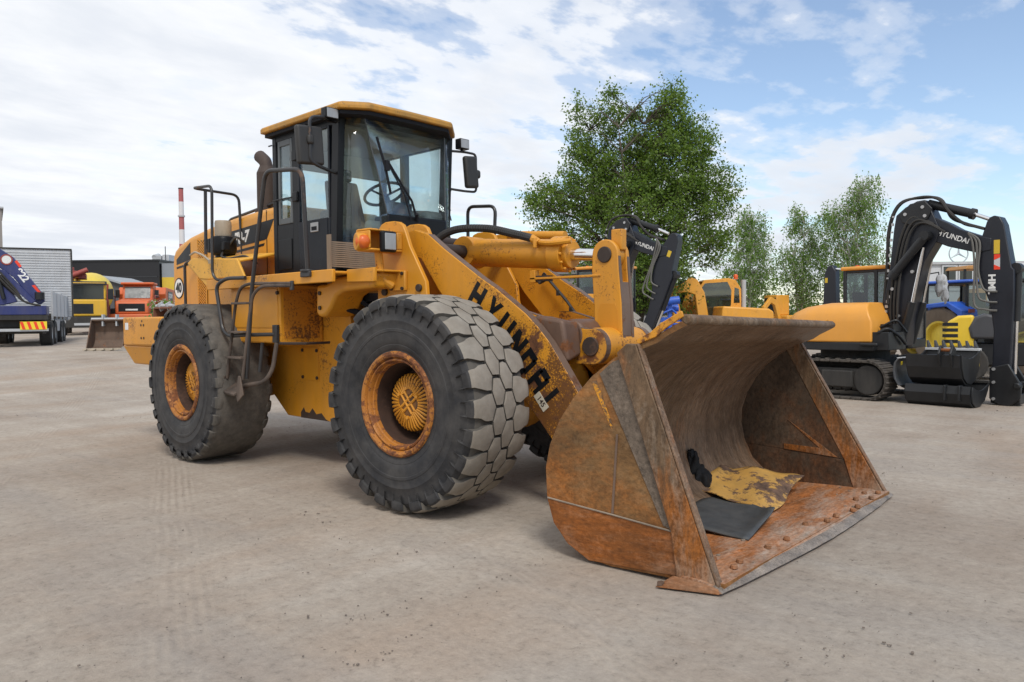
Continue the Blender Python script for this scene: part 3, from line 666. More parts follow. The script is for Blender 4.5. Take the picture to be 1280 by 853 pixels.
X = MB(); X.tube([(.42, -.12, 2.215), (.55, -.165, 2.19), (.68, -.17, 2.19), (.78, -.13, 2.20)], .024, 8, .08); X.build('steel_pipe', M_YEL_MID, cyl)
X = MB(); X.cyl((.34, -.13, 2.26), (.43, -.13, 2.205), .036, seg=10); X.cyl((.41, -.16, 2.16), (.41, -.16, 2.25), .02, seg=8); X.build('hose_fitting', M_YEL_MID, cyl, bevel=.004)
X = MB(); hp = [Vector((-.72, -.30, 2.17)), Vector((-.66, -.28, 2.31)), Vector((-.46, -.24, 2.385)), Vector((-.12, -.20, 2.37)), Vector((.14, -.16, 2.31)), Vector((.36, -.13, 2.25))]
def spline(P, n):
    out = []
    for i in range(len(P) - 1):
        p0 = P[max(i - 1, 0)]; p1 = P[i]; p2 = P[i + 1]; p3 = P[min(i + 2, len(P) - 1)]
        for j in range(n):
            t = j / n; out.append(.5 * ((2 * p1) + (p2 - p0) * t + (2 * p0 - 5 * p1 + 4 * p2 - p3) * t * t + (3 * p1 - p0 - 3 * p2 + p3) * t ** 3))
    return out + [P[-1]]
hs = spline(hp, 12); X.tube(hs, .030, 10)
for i in range(1, len(hs) - 1): 
    d = (hs[i + 1] - hs[i - 1]).normalized(); X.cyl(hs[i] - d * .008, hs[i] + d * .008, .037, seg=10)
X.build('hydraulic_hose', M_RUBHOSE, LD)
X = MB(); X.bb(.30, 1.05, -.10, -.04, 1.885, 1.905); X.bb(.30, .36, -.10, -.04, 1.86, 1.97); X.build('stop_rod', M_YEL_MID, LD, bevel=.004)
X = MB(); X.tube([(.34, -.06, 1.90), (.40, -.08, 1.86), (.48, -.07, 1.89), (.42, -.05, 1.93)], .02, 6); X.bb(.36, .5, -.09, -.02, 1.87, 1.92); X.build('sensor', M_PIN, LD)
X = MB(); X.cyl((-.45, .52, 2.385), (.25, .52, 2.33), .045, seg=12); X.build('far_pipe', M_YEL_MID, LD)

# ---------------------------------------------------------------- bucket
shell_o = [(2.84, .012), (2.45, .012), (2.1, .0), (1.90, .02), (1.75, .09), (1.64, .20), (1.575, .37), (1.552, .55), (1.575, .70), (1.64, .86), (1.74, 1.01), (1.87, 1.15), (2.02, 1.265), (2.17, 1.345), (2.30, 1.395), (2.36, 1.435), (2.48, 1.495)]
def offs(pts, d):
    out = []
    for i, p in enumerate(pts):
        a = Vector(pts[max(i - 1, 0)]); b = Vector(pts[min(i + 1, len(pts) - 1)]); t = (b - a).normalized(); out.append((p[0] + t.y * d, p[1] - t.x * d))
    return out
inner = offs(shell_o, .035); HW = 1.5
def refine(p, n=3):
    q = []
    for a, b in zip(p, p[1:]):
        for j in range(n): q.append((a[0] + (b[0] - a[0]) * j / n, a[1] + (b[1] - a[1]) * j / n))
    return q + [p[-1]]
bk_l = refine(shell_o); 
X = MB(); NY = 25
def bow(y, x): return x
Yk = [-HW + 2 * HW * i / (NY - 1) for i in range(NY)]
outr = [[X.bm.verts.new((x, y, z)) for y in Yk] for x, z in bk_l]
innr = [[X.bm.verts.new((x, y, z)) for y in Yk] for x, z in offs(bk_l, .035)]
nfl = len(bk_l) - 1
for i in range(nfl):
    for j in range(NY - 1):
        X.mi = 1; X._f([outr[i][j], outr[i][j + 1], outr[i + 1][j + 1], outr[i + 1][j]])
        X.mi = 2 if bk_l[i][0] > 1.88 and bk_l[i][1] < .08 else 0; X._f([innr[i][j], innr[i + 1][j], innr[i + 1][j + 1], innr[i][j + 1]])
    for j in (0, NY - 1):
        X.mi = 1; X._f([outr[i][j], outr[i + 1][j], innr[i + 1][j], innr[i][j]])
for i in (0, nfl):
    for j in range(NY - 1): X._f([outr[i][j], outr[i][j + 1], innr[i][j + 1], innr[i][j]])
M_LIPSIDE = M_YEL_WORN
bucket = X.build('bucket', [M_BUCKIN, M_BUCKOUT, M_BUCKFLOOR], LD, warp, angle=30)
# rolled bar along the top of the spill guard and the yellow rim at its ends
X = MB(); X.prism([(2.45, 1.495), (2.49, 1.462), (2.515, 1.475), (2.52, 1.50), (2.50, 1.525), (2.465, 1.525)], 'y', -1.503, 1.503); X.build('spill_guard', M_BUCKBAR, bucket, warp, bevel=.01)
X = MB(); g = [(2.19, 1.352), (2.31, 1.398), (2.37, 1.45), (2.475, 1.512), (2.46, 1.545), (2.33, 1.475), (2.27, 1.425), (2.17, 1.375)]
X.prism(g, 'y', -1.512, -1.495); X.build('guard_rim', M_YEL_WORN, bucket, warp, bevel=.004)
X = MB(); X.prism(g, 'y', 1.495, 1.512); X.build('guard_rim', M_YEL_WORN, bucket, warp, bevel=.004)
plate_back = [(1.575, .37), (1.552, .55), (1.575, .70), (1.64, .86), (1.74, 1.01), (1.87, 1.15), (2.02, 1.255), (2.10, 1.295)]
for sgn in (-1, 1):
    y0, y1 = sgn * 1.506, sgn * 1.472
    X = MB(); X.prism([(1.582, .355)] + plate_back + [(2.20, 1.25), (2.62, .28)], 'y', y0, y1)
    sp = X.build('side_plate', M_BUCKOUT if sgn < 0 else M_BUCKFAR_SHADED, bucket, warp, bevel=.004)
    X = MB(); X.prism([(1.584, .355), (2.09, .318), (2.50, .285), (2.55, .16), (2.70, .045), (2.45, .03), (1.94, .008), (1.77, .085), (1.65, .20)], 'y', sgn * 1.515, sgn * 1.474); X.build('wear_plate', M_BUCKLOW if sgn < 0 else M_BUCKFAR_SHADED, sp, warp, bevel=.005)
    X = MB()     # front cheek: the wide bar along the leading edge
    X.prism([(2.055, 1.30), (2.12, 1.355), (2.185, 1.352), (2.80, .035), (2.74, .02), (2.56, .03), (2.50, .29)], 'y', sgn * 1.530, sgn * 1.468)
    X.build('cutter_bar', M_BUCKBAR, sp, warp, bevel=.006)
    X = MB(); X.prism([(2.186, 1.356), (2.806, .03), (2.822, .03), (2.20, 1.356)], 'y', sgn * 1.527, sgn * 1.474); X.build('bar_edge', steel('edge_rust', (.19, .115, .07), (.27, .10, .035), .5, None, (.40, .33, .26), .45, scale=3, scr=.3), sp, warp, bevel=.004)
    if sgn < 0:
        X = MB(); X.prism([(1.872, 1.118), (1.91, 1.128), (2.05, .86), (2.04, .84)], 'y', -1.5085, -1.5065); X.build('paint_remnant', paint('flaked_remnant', YEL, .6, var=.2, rust=.62, fine=.8, rustcol=(.15, .085, .045), scale=2.2), sp, warp)
        X = MB(); X.prism([(1.93, 1.17), (2.02, 1.245), (2.10, 1.27), (2.505, .29), (2.44, .31)], 'y', -1.512, -1.5065); X.build('stiffener', steel('stiffener_steel', (.145, .112, .085), (.17, .075, .03), .30, scale=2, dust=.4), sp, warp, bevel=.003)
        X = MB(); X.prism([(2.078, .81), (2.092, .81), (2.096, .325), (2.08, .325)], 'y', -1.511, -1.5065); X.build('weld_seam', M_STEEL, sp, warp)
        X = MB(); X.tube([(1.59, -1.515, .357), (1.85, -1.516, .338), (2.09, -1.517, .322), (2.30, -1.517, .305), (2.50, -1.517, .289)], .006, 6); X.build('weld_seam', paint('dry_mud', (.24, .19, .145), .9, var=.5), sp, warp)
    else:
        X = MB(); X.prism([(2.02, .62), (2.45, .30), (1.98, .33), (1.98, .38), (2.30, .37)], 'y', 1.4675, 1.4715); X.build('patch_plate', M_BUCKBAR, sp, warp, bevel=.002)
# cutting edge
def front_x(y): return 2.925 - .07 * (abs(y) / 1.54) ** 1.7 + .006 * noise.noise(Vector((y * 5, 0, 1)))
X = MB(); NE = 60; pts = [(-1.55 + 3.10 * i / NE) for i in range(NE + 1)]; cols = []
for y in pts:
    fx = front_x(y); w_ = .003 * noise.noise(Vector((y * 9, 2, 0)))
    cols.append([Vector((2.56, y, .006)), Vector((2.60, y, .054)), Vector((2.70, y, .056 + w_)), Vector((fx - .06, y, .040 + w_)), Vector((fx - .008, y, .016)), Vector((fx, y, .008)), Vector((fx - .02, y, .003))])
V = [[X.bm.verts.new(p) for p in c] for c in cols]
for i in range(NE):
    for j in range(7):
        X.mi = 1 if j in (3, 4) else 0; X._f([V[i][j], V[i][(j + 1) % 7], V[i + 1][(j + 1) % 7], V[i + 1][j]])
X.mi = 0; X._f(V[0]); X._f(V[-1][::-1])
ce = X.build('cutting_edge', [M_BUCKFLOOR, steel('worn_edge_steel', (.27, .225, .185), (.20, .09, .04), .30, scale=3, metal=.3, rough=.5, dust=.4, dustc=(.36, .31, .26))], bucket, warp)
X = MB(); X.hexa([(2.50, -1.66, .0), (2.66, -1.61, .0), (2.70, -1.55, .0), (2.54, -1.55, .0)], [(2.51, -1.645, .012), (2.66, -1.60, .03), (2.72, -1.55, .045), (2.55, -1.55, .05)]); X.hexa([(2.66, -1.61, .0), (2.84, -1.555, .0), (2.84, -1.549, .0), (2.70, -1.549, .0)], [(2.66, -1.60, .03), (2.83, -1.553, .02), (2.83, -1.549, .03), (2.72, -1.549, .045)])
X.build('bent_tip', M_BUCKLOW, ce, warp, bevel=.006)
for i, (x, y) in enumerate([(2.60, -1.31), (2.76, -1.22), (2.74, -1.1), (2.60, -1.16), (2.745, -.71), (2.765, -.46), (2.72, -.02), (2.80, .18), (2.80, .36), (2.84, .60), (2.83, .74), (2.74, .98), (2.82, 1.10), (2.72, 1.25), (2.80, 1.34)]):
    X = MB(); X.cyl((x, y, .05), (x, y, .074), .024, .020, seg=9); X.build('bolt', M_BUCKLOW, ce, warp, bevel=.004)
X = MB(); rnd = random.Random(8)
for _ in range(34):
    y = rnd.choice([rnd.uniform(-1.4, -1.0), rnd.uniform(.7, 1.4), rnd.uniform(-1.4, 1.4)]); x = rnd.uniform(2.45, 2.80); r = rnd.uniform(.004, .011)
    X.box((x, y, .05), (r * 2.4, r * 2, r * .9), Matrix.Rotation(rnd.uniform(0, 6), 3, 'Z'))
tag(X.build('dried_mud', paint('dry_mud', (.40, .34, .28)), ce, warp, bevel=.004), kind='stuff')
# ---------------------------------------------------------------- rear half of the loader (RM turns it with the articulation)
X = MB()
pl = [(-5.3, .95), (-4.6, .85), (-3.9, 1.0), (-3.25, 1.0), (-3.067, .70), (-2.772, .487), (-1.93, .482), (-1.62, .62), (-1.55, 1.0), (-1.55, 1.75), (-5.3, 1.75)]
for y0, y1 in ((-.60, -.55), (.55, .60)): X.prism(pl, 'y', y0, y1)
X.bb(-5.2, -1.65, -.549, .549, 1.15, 1.72); X.bb(-2.9, -1.7, -.549, .549, .50, .56)
X.bb(-1.66, -1.60, -.549, .549, .6, 1.7)
rf = X.build('rear_frame', M_YEL_MID, LD, RM, bevel=.008)
X = MB(); X.prism([(-2.455, .905), (-2.455, 1.245), (-2.13, 1.25), (-2.13, .90)], 'y', -.609, -.6005); X.build('access_panel', M_YEL, rf, RM, bevel=.002)
X = MB()
for x in (-2.43, -2.155):
    for z in (.93, 1.22): X.cyl((x, -.6085, z), (x, -.622, z), .018, seg=8)
X.build('panel_bolt', M_PIN, rf, RM, each=True)
X = MB(); X.prism([(-2.50, .484), (-2.50, .54), (-2.44, .60), (-2.41, .55), (-2.33, .545), (-2.27, .60), (-2.2, .54), (-2.1, .56), (-2.02, .50), (-1.95, .484)], 'y', -.6025, -.6005); X.build('scraped_patch', paint('dark_rust', (.05, .03, .02), .8, var=.3, rust=.3), rf, RM)
# tank and tool box under the walkway
X = MB(); X.bb(-3.05, -2.035, -1.10, -.605, 1.312, 1.90); bx_ = X.build('side_tank', M_YEL_MID, LD, RM, bevel=.012)
X = MB(); X.bb(-3.0, -2.075, -1.106, -1.1005, 1.47, 1.865); X.bb(-3.0, -2.075, -1.106, -1.1005, 1.325, 1.455); X.build('tank_cover', M_YEL, bx_, RM, bevel=.004, each=True)
X = MB(); X.bb(-2.0345, -2.031, -1.06, -.65, 1.36, 1.86); X.build('tank_end_panel', paint('rust_pocked_yellow', (.52, .195, .014), .6, var=.15, rust=.02, fine=1.1, rustcol=(.10, .04, .015)), bx_, RM)
X = MB()
for z in (1.82, 1.40): X.cyl((-2.06, -1.107, z), (-2.06, -1.125, z), .02, seg=8)
X.tube([(-2.035, -1.11, 1.315), (-1.72, -1.0, 1.315), (-1.70, -.75, 1.318)], .014, 6)
X.build('tank_bolt', M_PIN, bx_, RM, each=True)
# walkway along the cab
X = MB(); X.prism([(-3.42, 2.0), (-3.40, 1.885), (-.96, 1.885), (-.96, 2.0)], 'y', -1.20, -1.165); X.bb(-3.4, -.96, -1.164, -.66, 1.96, 1.985)
X.prism([(-.96, 1.885), (-.55, 1.875), (-.55, 2.0), (-.96, 2.0)], 'y', -1.05, -1.015); X.bb(-.959, -.55, -1.014, -.66, 1.965, 1.985)
X.bb(-3.4, -.96, .66, 1.2, 1.885, 1.985)
wk = X.build('walkway', M_YEL, LD, RM, bevel=.008)
X = MB(); X.prism([(-3.93, 2.215), (-3.80, 2.265), (-2.75, 2.20), (-2.60, 2.005), (-3.40, 2.003), (-3.62, 2.02)], 'y', -1.18, -1.15)
X.hexa([(-3.80, -1.15, 2.22), (-2.75, -1.15, 2.16), (-2.75, -.70, 2.26), (-3.80, -.70, 2.30)], [(-3.80, -1.15, 2.255), (-2.75, -1.15, 2.19), (-2.75, -.70, 2.29), (-3.80, -.70, 2.33)])
X.hexa([(-3.93, -1.17, 2.18), (-3.93, -.70, 2.2), (-3.42, -.70, 1.9), (-3.42, -1.17, 1.9)], [(-3.93, -1.17, 2.215), (-3.93, -.70, 2.24), (-3.39, -.70, 1.99), (-3.39, -1.17, 1.99)])
X.build('rear_fender', paint('fender_paint', (.70, .36, .04), .5, var=.14, rust=.14, fine=.4, rustcol=(.14, .06, .025)), wk, RM, bevel=.01)
# arched front fender bracket
arch = [(-1.535, 1.88), (-1.55, 1.62), (-1.52, 1.585), (-1.47, 1.57), (-1.39, 1.585), (-1.30, 1.66), (-1.22, 1.765), (-1.12, 1.805), (-.95, 1.815), (-.62, 1.825), (-.60, 1.965), (-.75, 1.966), (-1.0, 1.95), (-1.2, 1.94), (-1.3, 1.90), (-1.4, 1.88)]
X = MB(); X.prism(arch, 'y', -1.0, -.66); X.prism(arch, 'y', .66, 1.0); X.build('front_fender', M_YEL, LD, RM, bevel=.03, seg=3, each=True)
X = MB()
for z in (1.80, 1.66): X.cyl((-1.47, -1.0, z), (-1.47, -1.015, z), .02, seg=8)
X.build('fender_bolt', M_PIN, LD, RM, each=True)
X = MB(); X.bb(-1.75, -1.2, -.62, .62, 1.72, 1.80); X.bb(-1.45, -1.15, -.5, .5, 1.45, 1.7); X.cyl((-1.35, -.8, 1.66), (-1.28, -.5, 1.55), .03); X.cyl((-1.3, -.7, 1.75), (-1.1, -.4, 1.5), .022); X.build('articulation_hoses', M_DARKIN, LD, RM)

# hood
hood = [(-5.52, 1.25), (-5.52, 2.30)] + [(-5.50, 2.42), (-5.44, 2.50), (-5.30, 2.565), (-5.0, 2.64), (-4.5, 2.71), (-3.8, 2.775), (-3.1, 2.81), (-2.67, 2.82)] + [(-2.67, 1.25)]
X = MB(); X.prism(hood, 'y', -.68, .68); hd = X.build('hood', M_YEL_CLEAN, LD, RM, bevel=.085, seg=5, angle=50)
X = MB()
X.prism([(-5.36, 2.29), (-5.36, 2.36), (-4.94, 2.56), (-4.94, 2.34)], 'y', -.683, -.6805)
X.prism([(-5.36, 2.235), (-5.36, 2.262), (-4.93, 2.302), (-4.93, 2.275)], 'y', -.683, -.6805)
X.prism([(-3.95, 2.40), (-3.95, 2.60), (-2.85, 2.67), (-3.0, 2.47), (-3.05, 2.45)], 'y', -.683, -.6805)
X.prism([(-3.95, 2.33), (-3.95, 2.36), (-3.06, 2.415), (-3.08, 2.385)], 'y', -.683, -.6805)
X.build('hood_stripe', M_BLACKP, hd, RM, each=True)
X = MB(); X.bb(-4.72, -4.50, -.6825, -.6805, 1.72, 2.56)
gr = X.build('side_grille', M_BLACKP, hd, RM)
X = MB()
n_ = 22
for i in range(n_):
    z0 = 1.74 + .80 * i / n_
    X.box((-4.61, -.686, z0 + .02), (.24, .006, .014), Matrix.Rotation(.55, 3, 'Y')); X.box((-4.61, -.6895, z0 + .02), (.24, .006, .014), Matrix.Rotation(-.55, 3, 'Y'))
for x in (-4.725, -4.495): X.bb(x - .012, x + .012, -.692, -.684, 1.71, 2.575)
X.build('grille_mesh', M_YEL, gr, RM)
X = MB(); X.bb(-4.49, -4.475, -.682, -.6805, 1.3, 2.6); X.bb(-3.02, -3.005, -.682, -.6805, 1.3, 2.78); X.bb(-4.47, -3.02, -.682, -.6805, 2.05, 2.062); X.build('panel_gap', M_DARKIN, hd, RM, each=True)
FX = RM @ frame_mat((-3.60, -.6835, 2.51), (1, 0, .055), (0, 0, 1))
text_obj('model_number', '70-7', .185, M_WHITE, hd, FX, .001, .008, 1.0, .25)
X = MB(); X.cyl((-5.30, -.681, 1.98), (-5.30, -.686, 1.98), .135, seg=32); X.build('speed_sign', M_WHITE, hd, RM)
X = MB(); X.lathe([(.137, -.6815), (.137, -.688), (.123, -.688), (.123, -.6815)], (-5.30, 0, 1.98), 'y', 32, closed=True); X.build('sign_ring', M_BLACKP, hd, RM)
text_obj('speed_number', '40', .17, M_BLACKP, hd, RM @ frame_mat((-5.30, -.6875, 1.98), (1, 0, 0), (0, 0, 1)), .001, .008)
X = MB(); X.tube([(-4.60, -.69, 2.30), (-4.76, -.78, 2.30), (-4.85, -.80, 2.27), (-4.85, -.80, 1.80), (-4.85, -.80, 1.55)], .019, 8, .06); X.build('handrail', M_BLACKT, LD, RM)
# counterweight
X = MB(); X.prism([(-5.66, -1.22), (-5.58, -1.30), (-4.40, -1.30), (-4.40, -.6), (-4.40, 1.30), (-5.58, 1.30), (-5.66, 1.22)], 'z', 1.24, 1.60)
X.hexa([(-5.45, -1.22, 1.0), (-4.45, -1.22, 1.0), (-4.45, 1.22, 1.0), (-5.45, 1.22, 1.0)], [(-5.65, -1.285, 1.239), (-4.45, -1.285, 1.239), (-4.45, 1.285, 1.239), (-5.65, 1.285, 1.239)])
cw = X.build('counterweight', M_YEL, LD, RM, bevel=.02, seg=3)
X = MB(); X.bb(-5.30, -4.44, -1.306, -1.3005, 1.262, 1.575); X.build('counterweight_cover', M_YEL_MID, cw, RM, bevel=.003)
X = MB(); X.bb(-5.50, -5.40, -1.304, -1.3005, 1.44, 1.53); X.build('sticker', M_WHITE, cw, RM)
X = MB()
for x in (-4.98, -4.9):
    for z in (1.34, 1.5): X.cyl((x, -1.306, z), (x, -1.312, z), .015, seg=8)
X.cyl((-4.95, -1.306, 1.55), (-4.95, -1.312, 1.55), .012); X.build('cover_bolt', M_PIN, cw, RM, each=True)

# ---------------------------------------------------------------- cab
YN, YF, XR, XA = -.80, .68, -2.655, -1.50
CB = part('cab', LD)
def cbuild(M, name, mat, **k): return M.build(name, mat, CB, RM, **k)
X = MB()
X.bb(XR, XR + .075, YN, YN + .07, 2.0, 3.53); X.bb(XR, XR + .075, YF - .07, YF, 2.0, 3.53)                      # rear posts
X.bb(-2.262, -2.146, YN + .002, YN + .06, 2.0, 3.53); X.bb(-2.26, -2.15, YF - .06, YF - .002, 2.5, 3.53)                        # mid posts
for y in (YN, YF):
    y0, y1 = (y, y + .075) if y < 0 else (y - .075, y)
    X.hexa([(XA - .11, y0, 2.0), (XA + .01, y0, 2.0), (XA + .01, y1, 2.0), (XA - .11, y1, 2.0)], [(XA - .02, y0, 3.53), (XA + .10, y0, 3.53), (XA + .10, y1, 3.53), (XA - .02, y1, 3.53)])
X.bb(XR + .07, XA + .08, YN + .004, YN + .06, 3.44, 3.53); X.bb(XR + .07, XA + .08, YF - .06, YF - .004, 3.44, 3.53)
X.bb(XR + .004, XR + .06, YN + .07, YF - .07, 3.40, 3.53); X.bb(XR + .004, XR + .06, YN + .07, YF - .07, 2.0, 2.62)
X.bb(XR + .07, -1.62, YF - .05, YF - .004, 2.0, 2.60)
X.bb(XR, -1.3, YN + .08, YF - .08, 1.985, 2.05)
X.prism([(-1.30, -.62), (-1.30, .45), (-1.45, .64), (-1.45, -.76)], 'z', 3.45, 3.53)
cbuild(X, 'cab_frame', M_BLACKP, bevel=.008)
X = MB(); X.bb(XR + .076, -2.262, YN + .006, YN + .05, 2.03, 2.56); X.bb(XR + .10, -2.29, YN - .004, YN + .005, 2.08, 2.40); cbuild(X, 'side_panel', M_BLACKP, bevel=.006)
X = MB(); X.bb(-2.145, -1.62, YN - .006, YN + .035, 2.04, 2.555)
X.hexa([(-1.61, YN - .006, 2.04), (-1.61, YN + .03, 2.04), (-1.61, YN + .03, 2.555), (-1.61, YN - .006, 2.555)], [(-1.595, YN - .006, 2.04), (-1.595, YN + .03, 2.04), (-1.57, YN + .03, 2.555), (-1.57, YN - .006, 2.555)])
X.bb(-2.145, -2.115, YN - .006, YN + .03, 2.555, 3.45); X.bb(-1.60, -1.565, YN - .006, YN + .03, 2.555, 3.45); X.bb(-2.114, -1.601, YN - .006, YN + .03, 3.425, 3.45)
dr = cbuild(X, 'door', paint('door_black', (.007, .009, .014), .28, var=.3, dust=.05, dustcol=(.10, .10, .1), spec=.16), bevel=.006)
X = MB(); X.bb(-1.915, -1.775, YN - .014, YN - .0065, 2.43, 2.525); X.build('door_handle', paint('handle_chrome', (.35, .35, .35), .35, metal=.6, var=.2), dr, RM, bevel=.006)
X = MB(); X.bb(-1.895, -1.80, YN - .0155, YN - .0145, 2.445, 2.485); X.build('handle_recess', M_DARKIN, dr, RM)
X = MB(); X.bb(-2.114, -1.601, YN + .008, YN + .014, 2.556, 3.424); X.build('door_glass', M_GLASSC, dr, RM)
X = MB()
for z in (3.24, 2.82): X.bb(-2.225, -2.135, YN - .03, YN - .0065, z - .05, z + .05)
X.bb(XR - .05, XR + .02, YN - .02, YN - .005, 3.41, 3.425); X.bb(XR + .02, -2.2, YN - .022, YN - .012, 2.815, 2.83)
X.build('door_hinge', M_BLACKP, dr, RM, bevel=.006, each=True)
X = MB(); X.bb(XR + .115, XR + .15, YN - .001, YN + .03, 2.56, 3.44); X.bb(-2.30, -2.262, YN - .001, YN + .03, 2.56, 3.44); X.bb(XR + .151, -2.301, YN - .001, YN + .03, 2.56, 2.62); X.bb(XR + .151, -2.301, YN - .001, YN + .03, 3.38, 3.44)
wf = cbuild(X, 'side_window', paint('grey_seal', (.09, .1, .105), .5, var=.1), bevel=.004)
X = MB(); X.bb(XR + .151, -2.301, YN + .010, YN + .016, 2.621, 3.379); X.build('pane', M_GLASSC, wf, RM)
# far side and rear panes
X = MB(); X.bb(-2.59, -2.26, YF - .03, YF - .024, 2.6, 3.44); X.bb(-2.15, -1.60, YF - .03, YF - .024, 2.6, 3.44); X.bb(XR + .03, XR + .036, YN + .07, YF - .07, 2.62, 3.40); cbuild(X, 'window_pane', M_GLASSC, each=True)
# front glass: a flat centre pane with a swept corner pane on either side
fold = [(-1.28, -.335, 2.60), (-1.275, -.42, 2.9), (-1.28, -.51, 3.2), (-1.29, -.585, 3.5)]
X = MB(); rows = [[Vector(p), Vector((-1.28, .05, p[2])), Vector((-1.29, .45, p[2]))] for p in fold]; X.sheet(rows); cbuild(X, 'windscreen', M_GLASSC, solid=.008)
X = MB()
apt = lambda z: XA + .01 + (z - 2.0) / 1.53 * .09
rows = [[Vector((apt(2.06), YN + .06, 2.06)), Vector((-1.36, -.56, 2.06)), Vector((-1.285, -.22, 2.06))]] + [[Vector((apt(z), YN + .06, z)), Vector(((apt(z) + x) / 2 + .035, (YN + y) / 2, z)), Vector((x, y, z))] for x, y, z in [(-1.283, -.30, 2.45)] + fold]
X.sheet(rows); cbuild(X, 'corner_glass', M_GLASSC, solid=.008)
X = MB(); rows = [[Vector((-1.29, .45, z)), Vector((-1.36, .57, z)), Vector((apt(z), YF - .06, z))] for z in (2.06, 2.6, 3.0, 3.5)]
X.sheet(rows); cbuild(X, 'corner_glass', M_GLASSC, solid=.008)
X = MB()
for a, b in zip(fold, fold[1:]): X.tube([Vector(a) + Vector((.006, 0, 0)), Vector(b) + Vector((.006, 0, 0))], .006, 6)
cbuild(X, 'glass_seam', paint('grey_seal', (.09, .1, .105)))
X = MB(); X.tube([(-1.284, .45, 2.6), (-1.284, .45, 3.48)], .006, 6); cbuild(X, 'glass_seam', paint('grey_seal', (.09, .1, .105)))
X = MB(); X.prism([(-1.27, -.34), (-1.26, .10), (-1.275, .46), (-1.45, .60), (-1.45, -.30)], 'z', 2.05, 2.60); cbuild(X, 'cowl', M_BLACKP, bevel=.02)
# wiper
X = MB(); X.tube([(-1.235, .02, 2.56), (-1.235, -.05, 2.75), (-1.235, -.34, 3.10)], .012, 6); X.tube([(-1.24, -.06, 2.56), (-1.235, -.14, 2.8), (-1.235, -.34, 3.08)], .008, 6)
X.tube([(-1.25, .03, 2.56), (-1.22, .0, 2.62)], .02, 8)
wp = cbuild(X, 'wiper_arm', M_DARKIN)
X = MB(); X.tube([(-1.262, -.46, 3.34), (-1.258, -.36, 3.05), (-1.258, -.30, 2.80)], .013, 6); X.box((-1.245, -.35, 3.07), (.03, .05, .10)); X.build('wiper_blade', M_DARKIN, wp, RM)
# roof
rp = [(-1.10, -.66), (-1.085, -.12), (-1.10, .40), (-1.42, .73), (-2.74, .75), (-2.79, .3), (-2.79, -.45), (-2.74, -.89), (-1.26, -.90)]
def inset(p, k): 
    c = Vector((-1.95, -.08)); return [(c.x + (x - c.x) * k, c.y + (y - c.y) * k) for x, y in p]
X = MB()
ringz = [(1.0, 3.54), (1.0, 3.585), (.985, 3.603), (.86, 3.645), (.6, 3.665)]
R_ = [[X.bm.verts.new((x, y, z)) for x, y in inset(rp, k)] for k, z in ringz]
for a, b in zip(R_, R_[1:]): X.ring_between(a, b)
X._f(R_[-1]); X._f(R_[0][::-1])
cbuild(X, 'roof', paint('roof_mossy_paint', (.50, .235, .025), .6, var=.25, rust=.08, fine=.4, rustcol=(.14, .08, .03), dust=.8, dustcol=(.19, .14, .06)), bevel=.012, angle=25)
X = MB(); R_ = inset(rp, .955); X.prism(R_, 'z', 3.50, 3.534); cbuild(X, 'roof_lining', M_DARKIN)
# interior
X = MB(); X.bb(-2.6, -1.5, -.72, .6, 3.44, 3.499); X.bb(-2.64, -2.58, -.72, .6, 3.2, 3.44); X.cyl((-1.62, -.22, 3.40), (-1.54, -.18, 3.36), .05); X.cyl((-1.75, .1, 3.41), (-1.66, .12, 3.38), .05); cbuild(X, 'headliner', paint('headliner', (.42, .41, .38), .8, var=.08), bevel=.01)
st = MB(); st.hexa([(-2.32, -.30, 2.42), (-1.84, -.30, 2.42), (-1.84, .20, 2.42), (-2.32, .20, 2.42)], [(-2.32, -.28, 2.56), (-1.82, -.28, 2.58), (-1.82, .18, 2.58), (-2.32, .18, 2.56)])
st.hexa([(-2.42, -.28, 2.50), (-2.28, -.28, 2.52), (-2.28, .18, 2.52), (-2.42, .18, 2.50)], [(-2.54, -.24, 3.10), (-2.42, -.24, 3.10), (-2.42, .14, 3.10), (-2.54, .14, 3.10)])
st.bb(-2.52, -2.42, -.17, .07, 3.10, 3.24); st.bb(-2.2, -1.95, -.15, .05, 2.05, 2.42); st.bb(-2.3, -1.8, -.46, -.36, 2.62, 2.72); st.bb(-2.3, -1.8, .26, .36, 2.62, 2.72)
cbuild(st, 'seat', M_DARKIN, bevel=.03, seg=3)
X = MB(); X.tube([(-1.42, -.06, 2.06), (-1.55, -.06, 2.6), (-1.66, -.06, 2.84)], .045, 8); X.bb(-1.55, -1.38, -.2, .08, 2.5, 2.75)
cbuild(X, 'steering_column', M_DARKIN, bevel=.02)
X = MB(); c = Vector((-1.68, -.06, 2.87)); nrm = Vector((-.45, 0, .9)).normalized(); u = nrm.orthogonal().normalized(); w_ = nrm.cross(u)
X.tube([c + (u * math.cos(2 * PI * i / 28) + w_ * math.sin(2 * PI * i / 28)) * .21 for i in range(29)], .016, 8)
for k_ in range(3): 
    t = 2 * PI * k_ / 3; X.tube([c - nrm * .03, c + (u * math.cos(t) + w_ * math.sin(t)) * .21], .012, 6)
cbuild(X, 'steering_wheel', M_DARKIN)
X = MB(); X.hexa([(-1.85, .36, 2.05), (-1.35, .36, 2.05), (-1.42, .62, 2.05), (-1.9, .62, 2.05)], [(-2.2, .38, 2.80), (-1.5, .38, 2.72), (-1.5, .62, 2.72), (-2.2, .62, 2.80)]); X.hexa([(-1.62, -.40, 2.05), (-1.33, -.24, 2.05), (-1.33, .1, 2.05), (-1.62, .1, 2.05)], [(-1.66, -.36, 2.58), (-1.36, -.26, 2.5), (-1.36, .1, 2.5), (-1.66, .1, 2.58)])
cbuild(X, 'console', M_GREYIN, bevel=.05, seg=3)
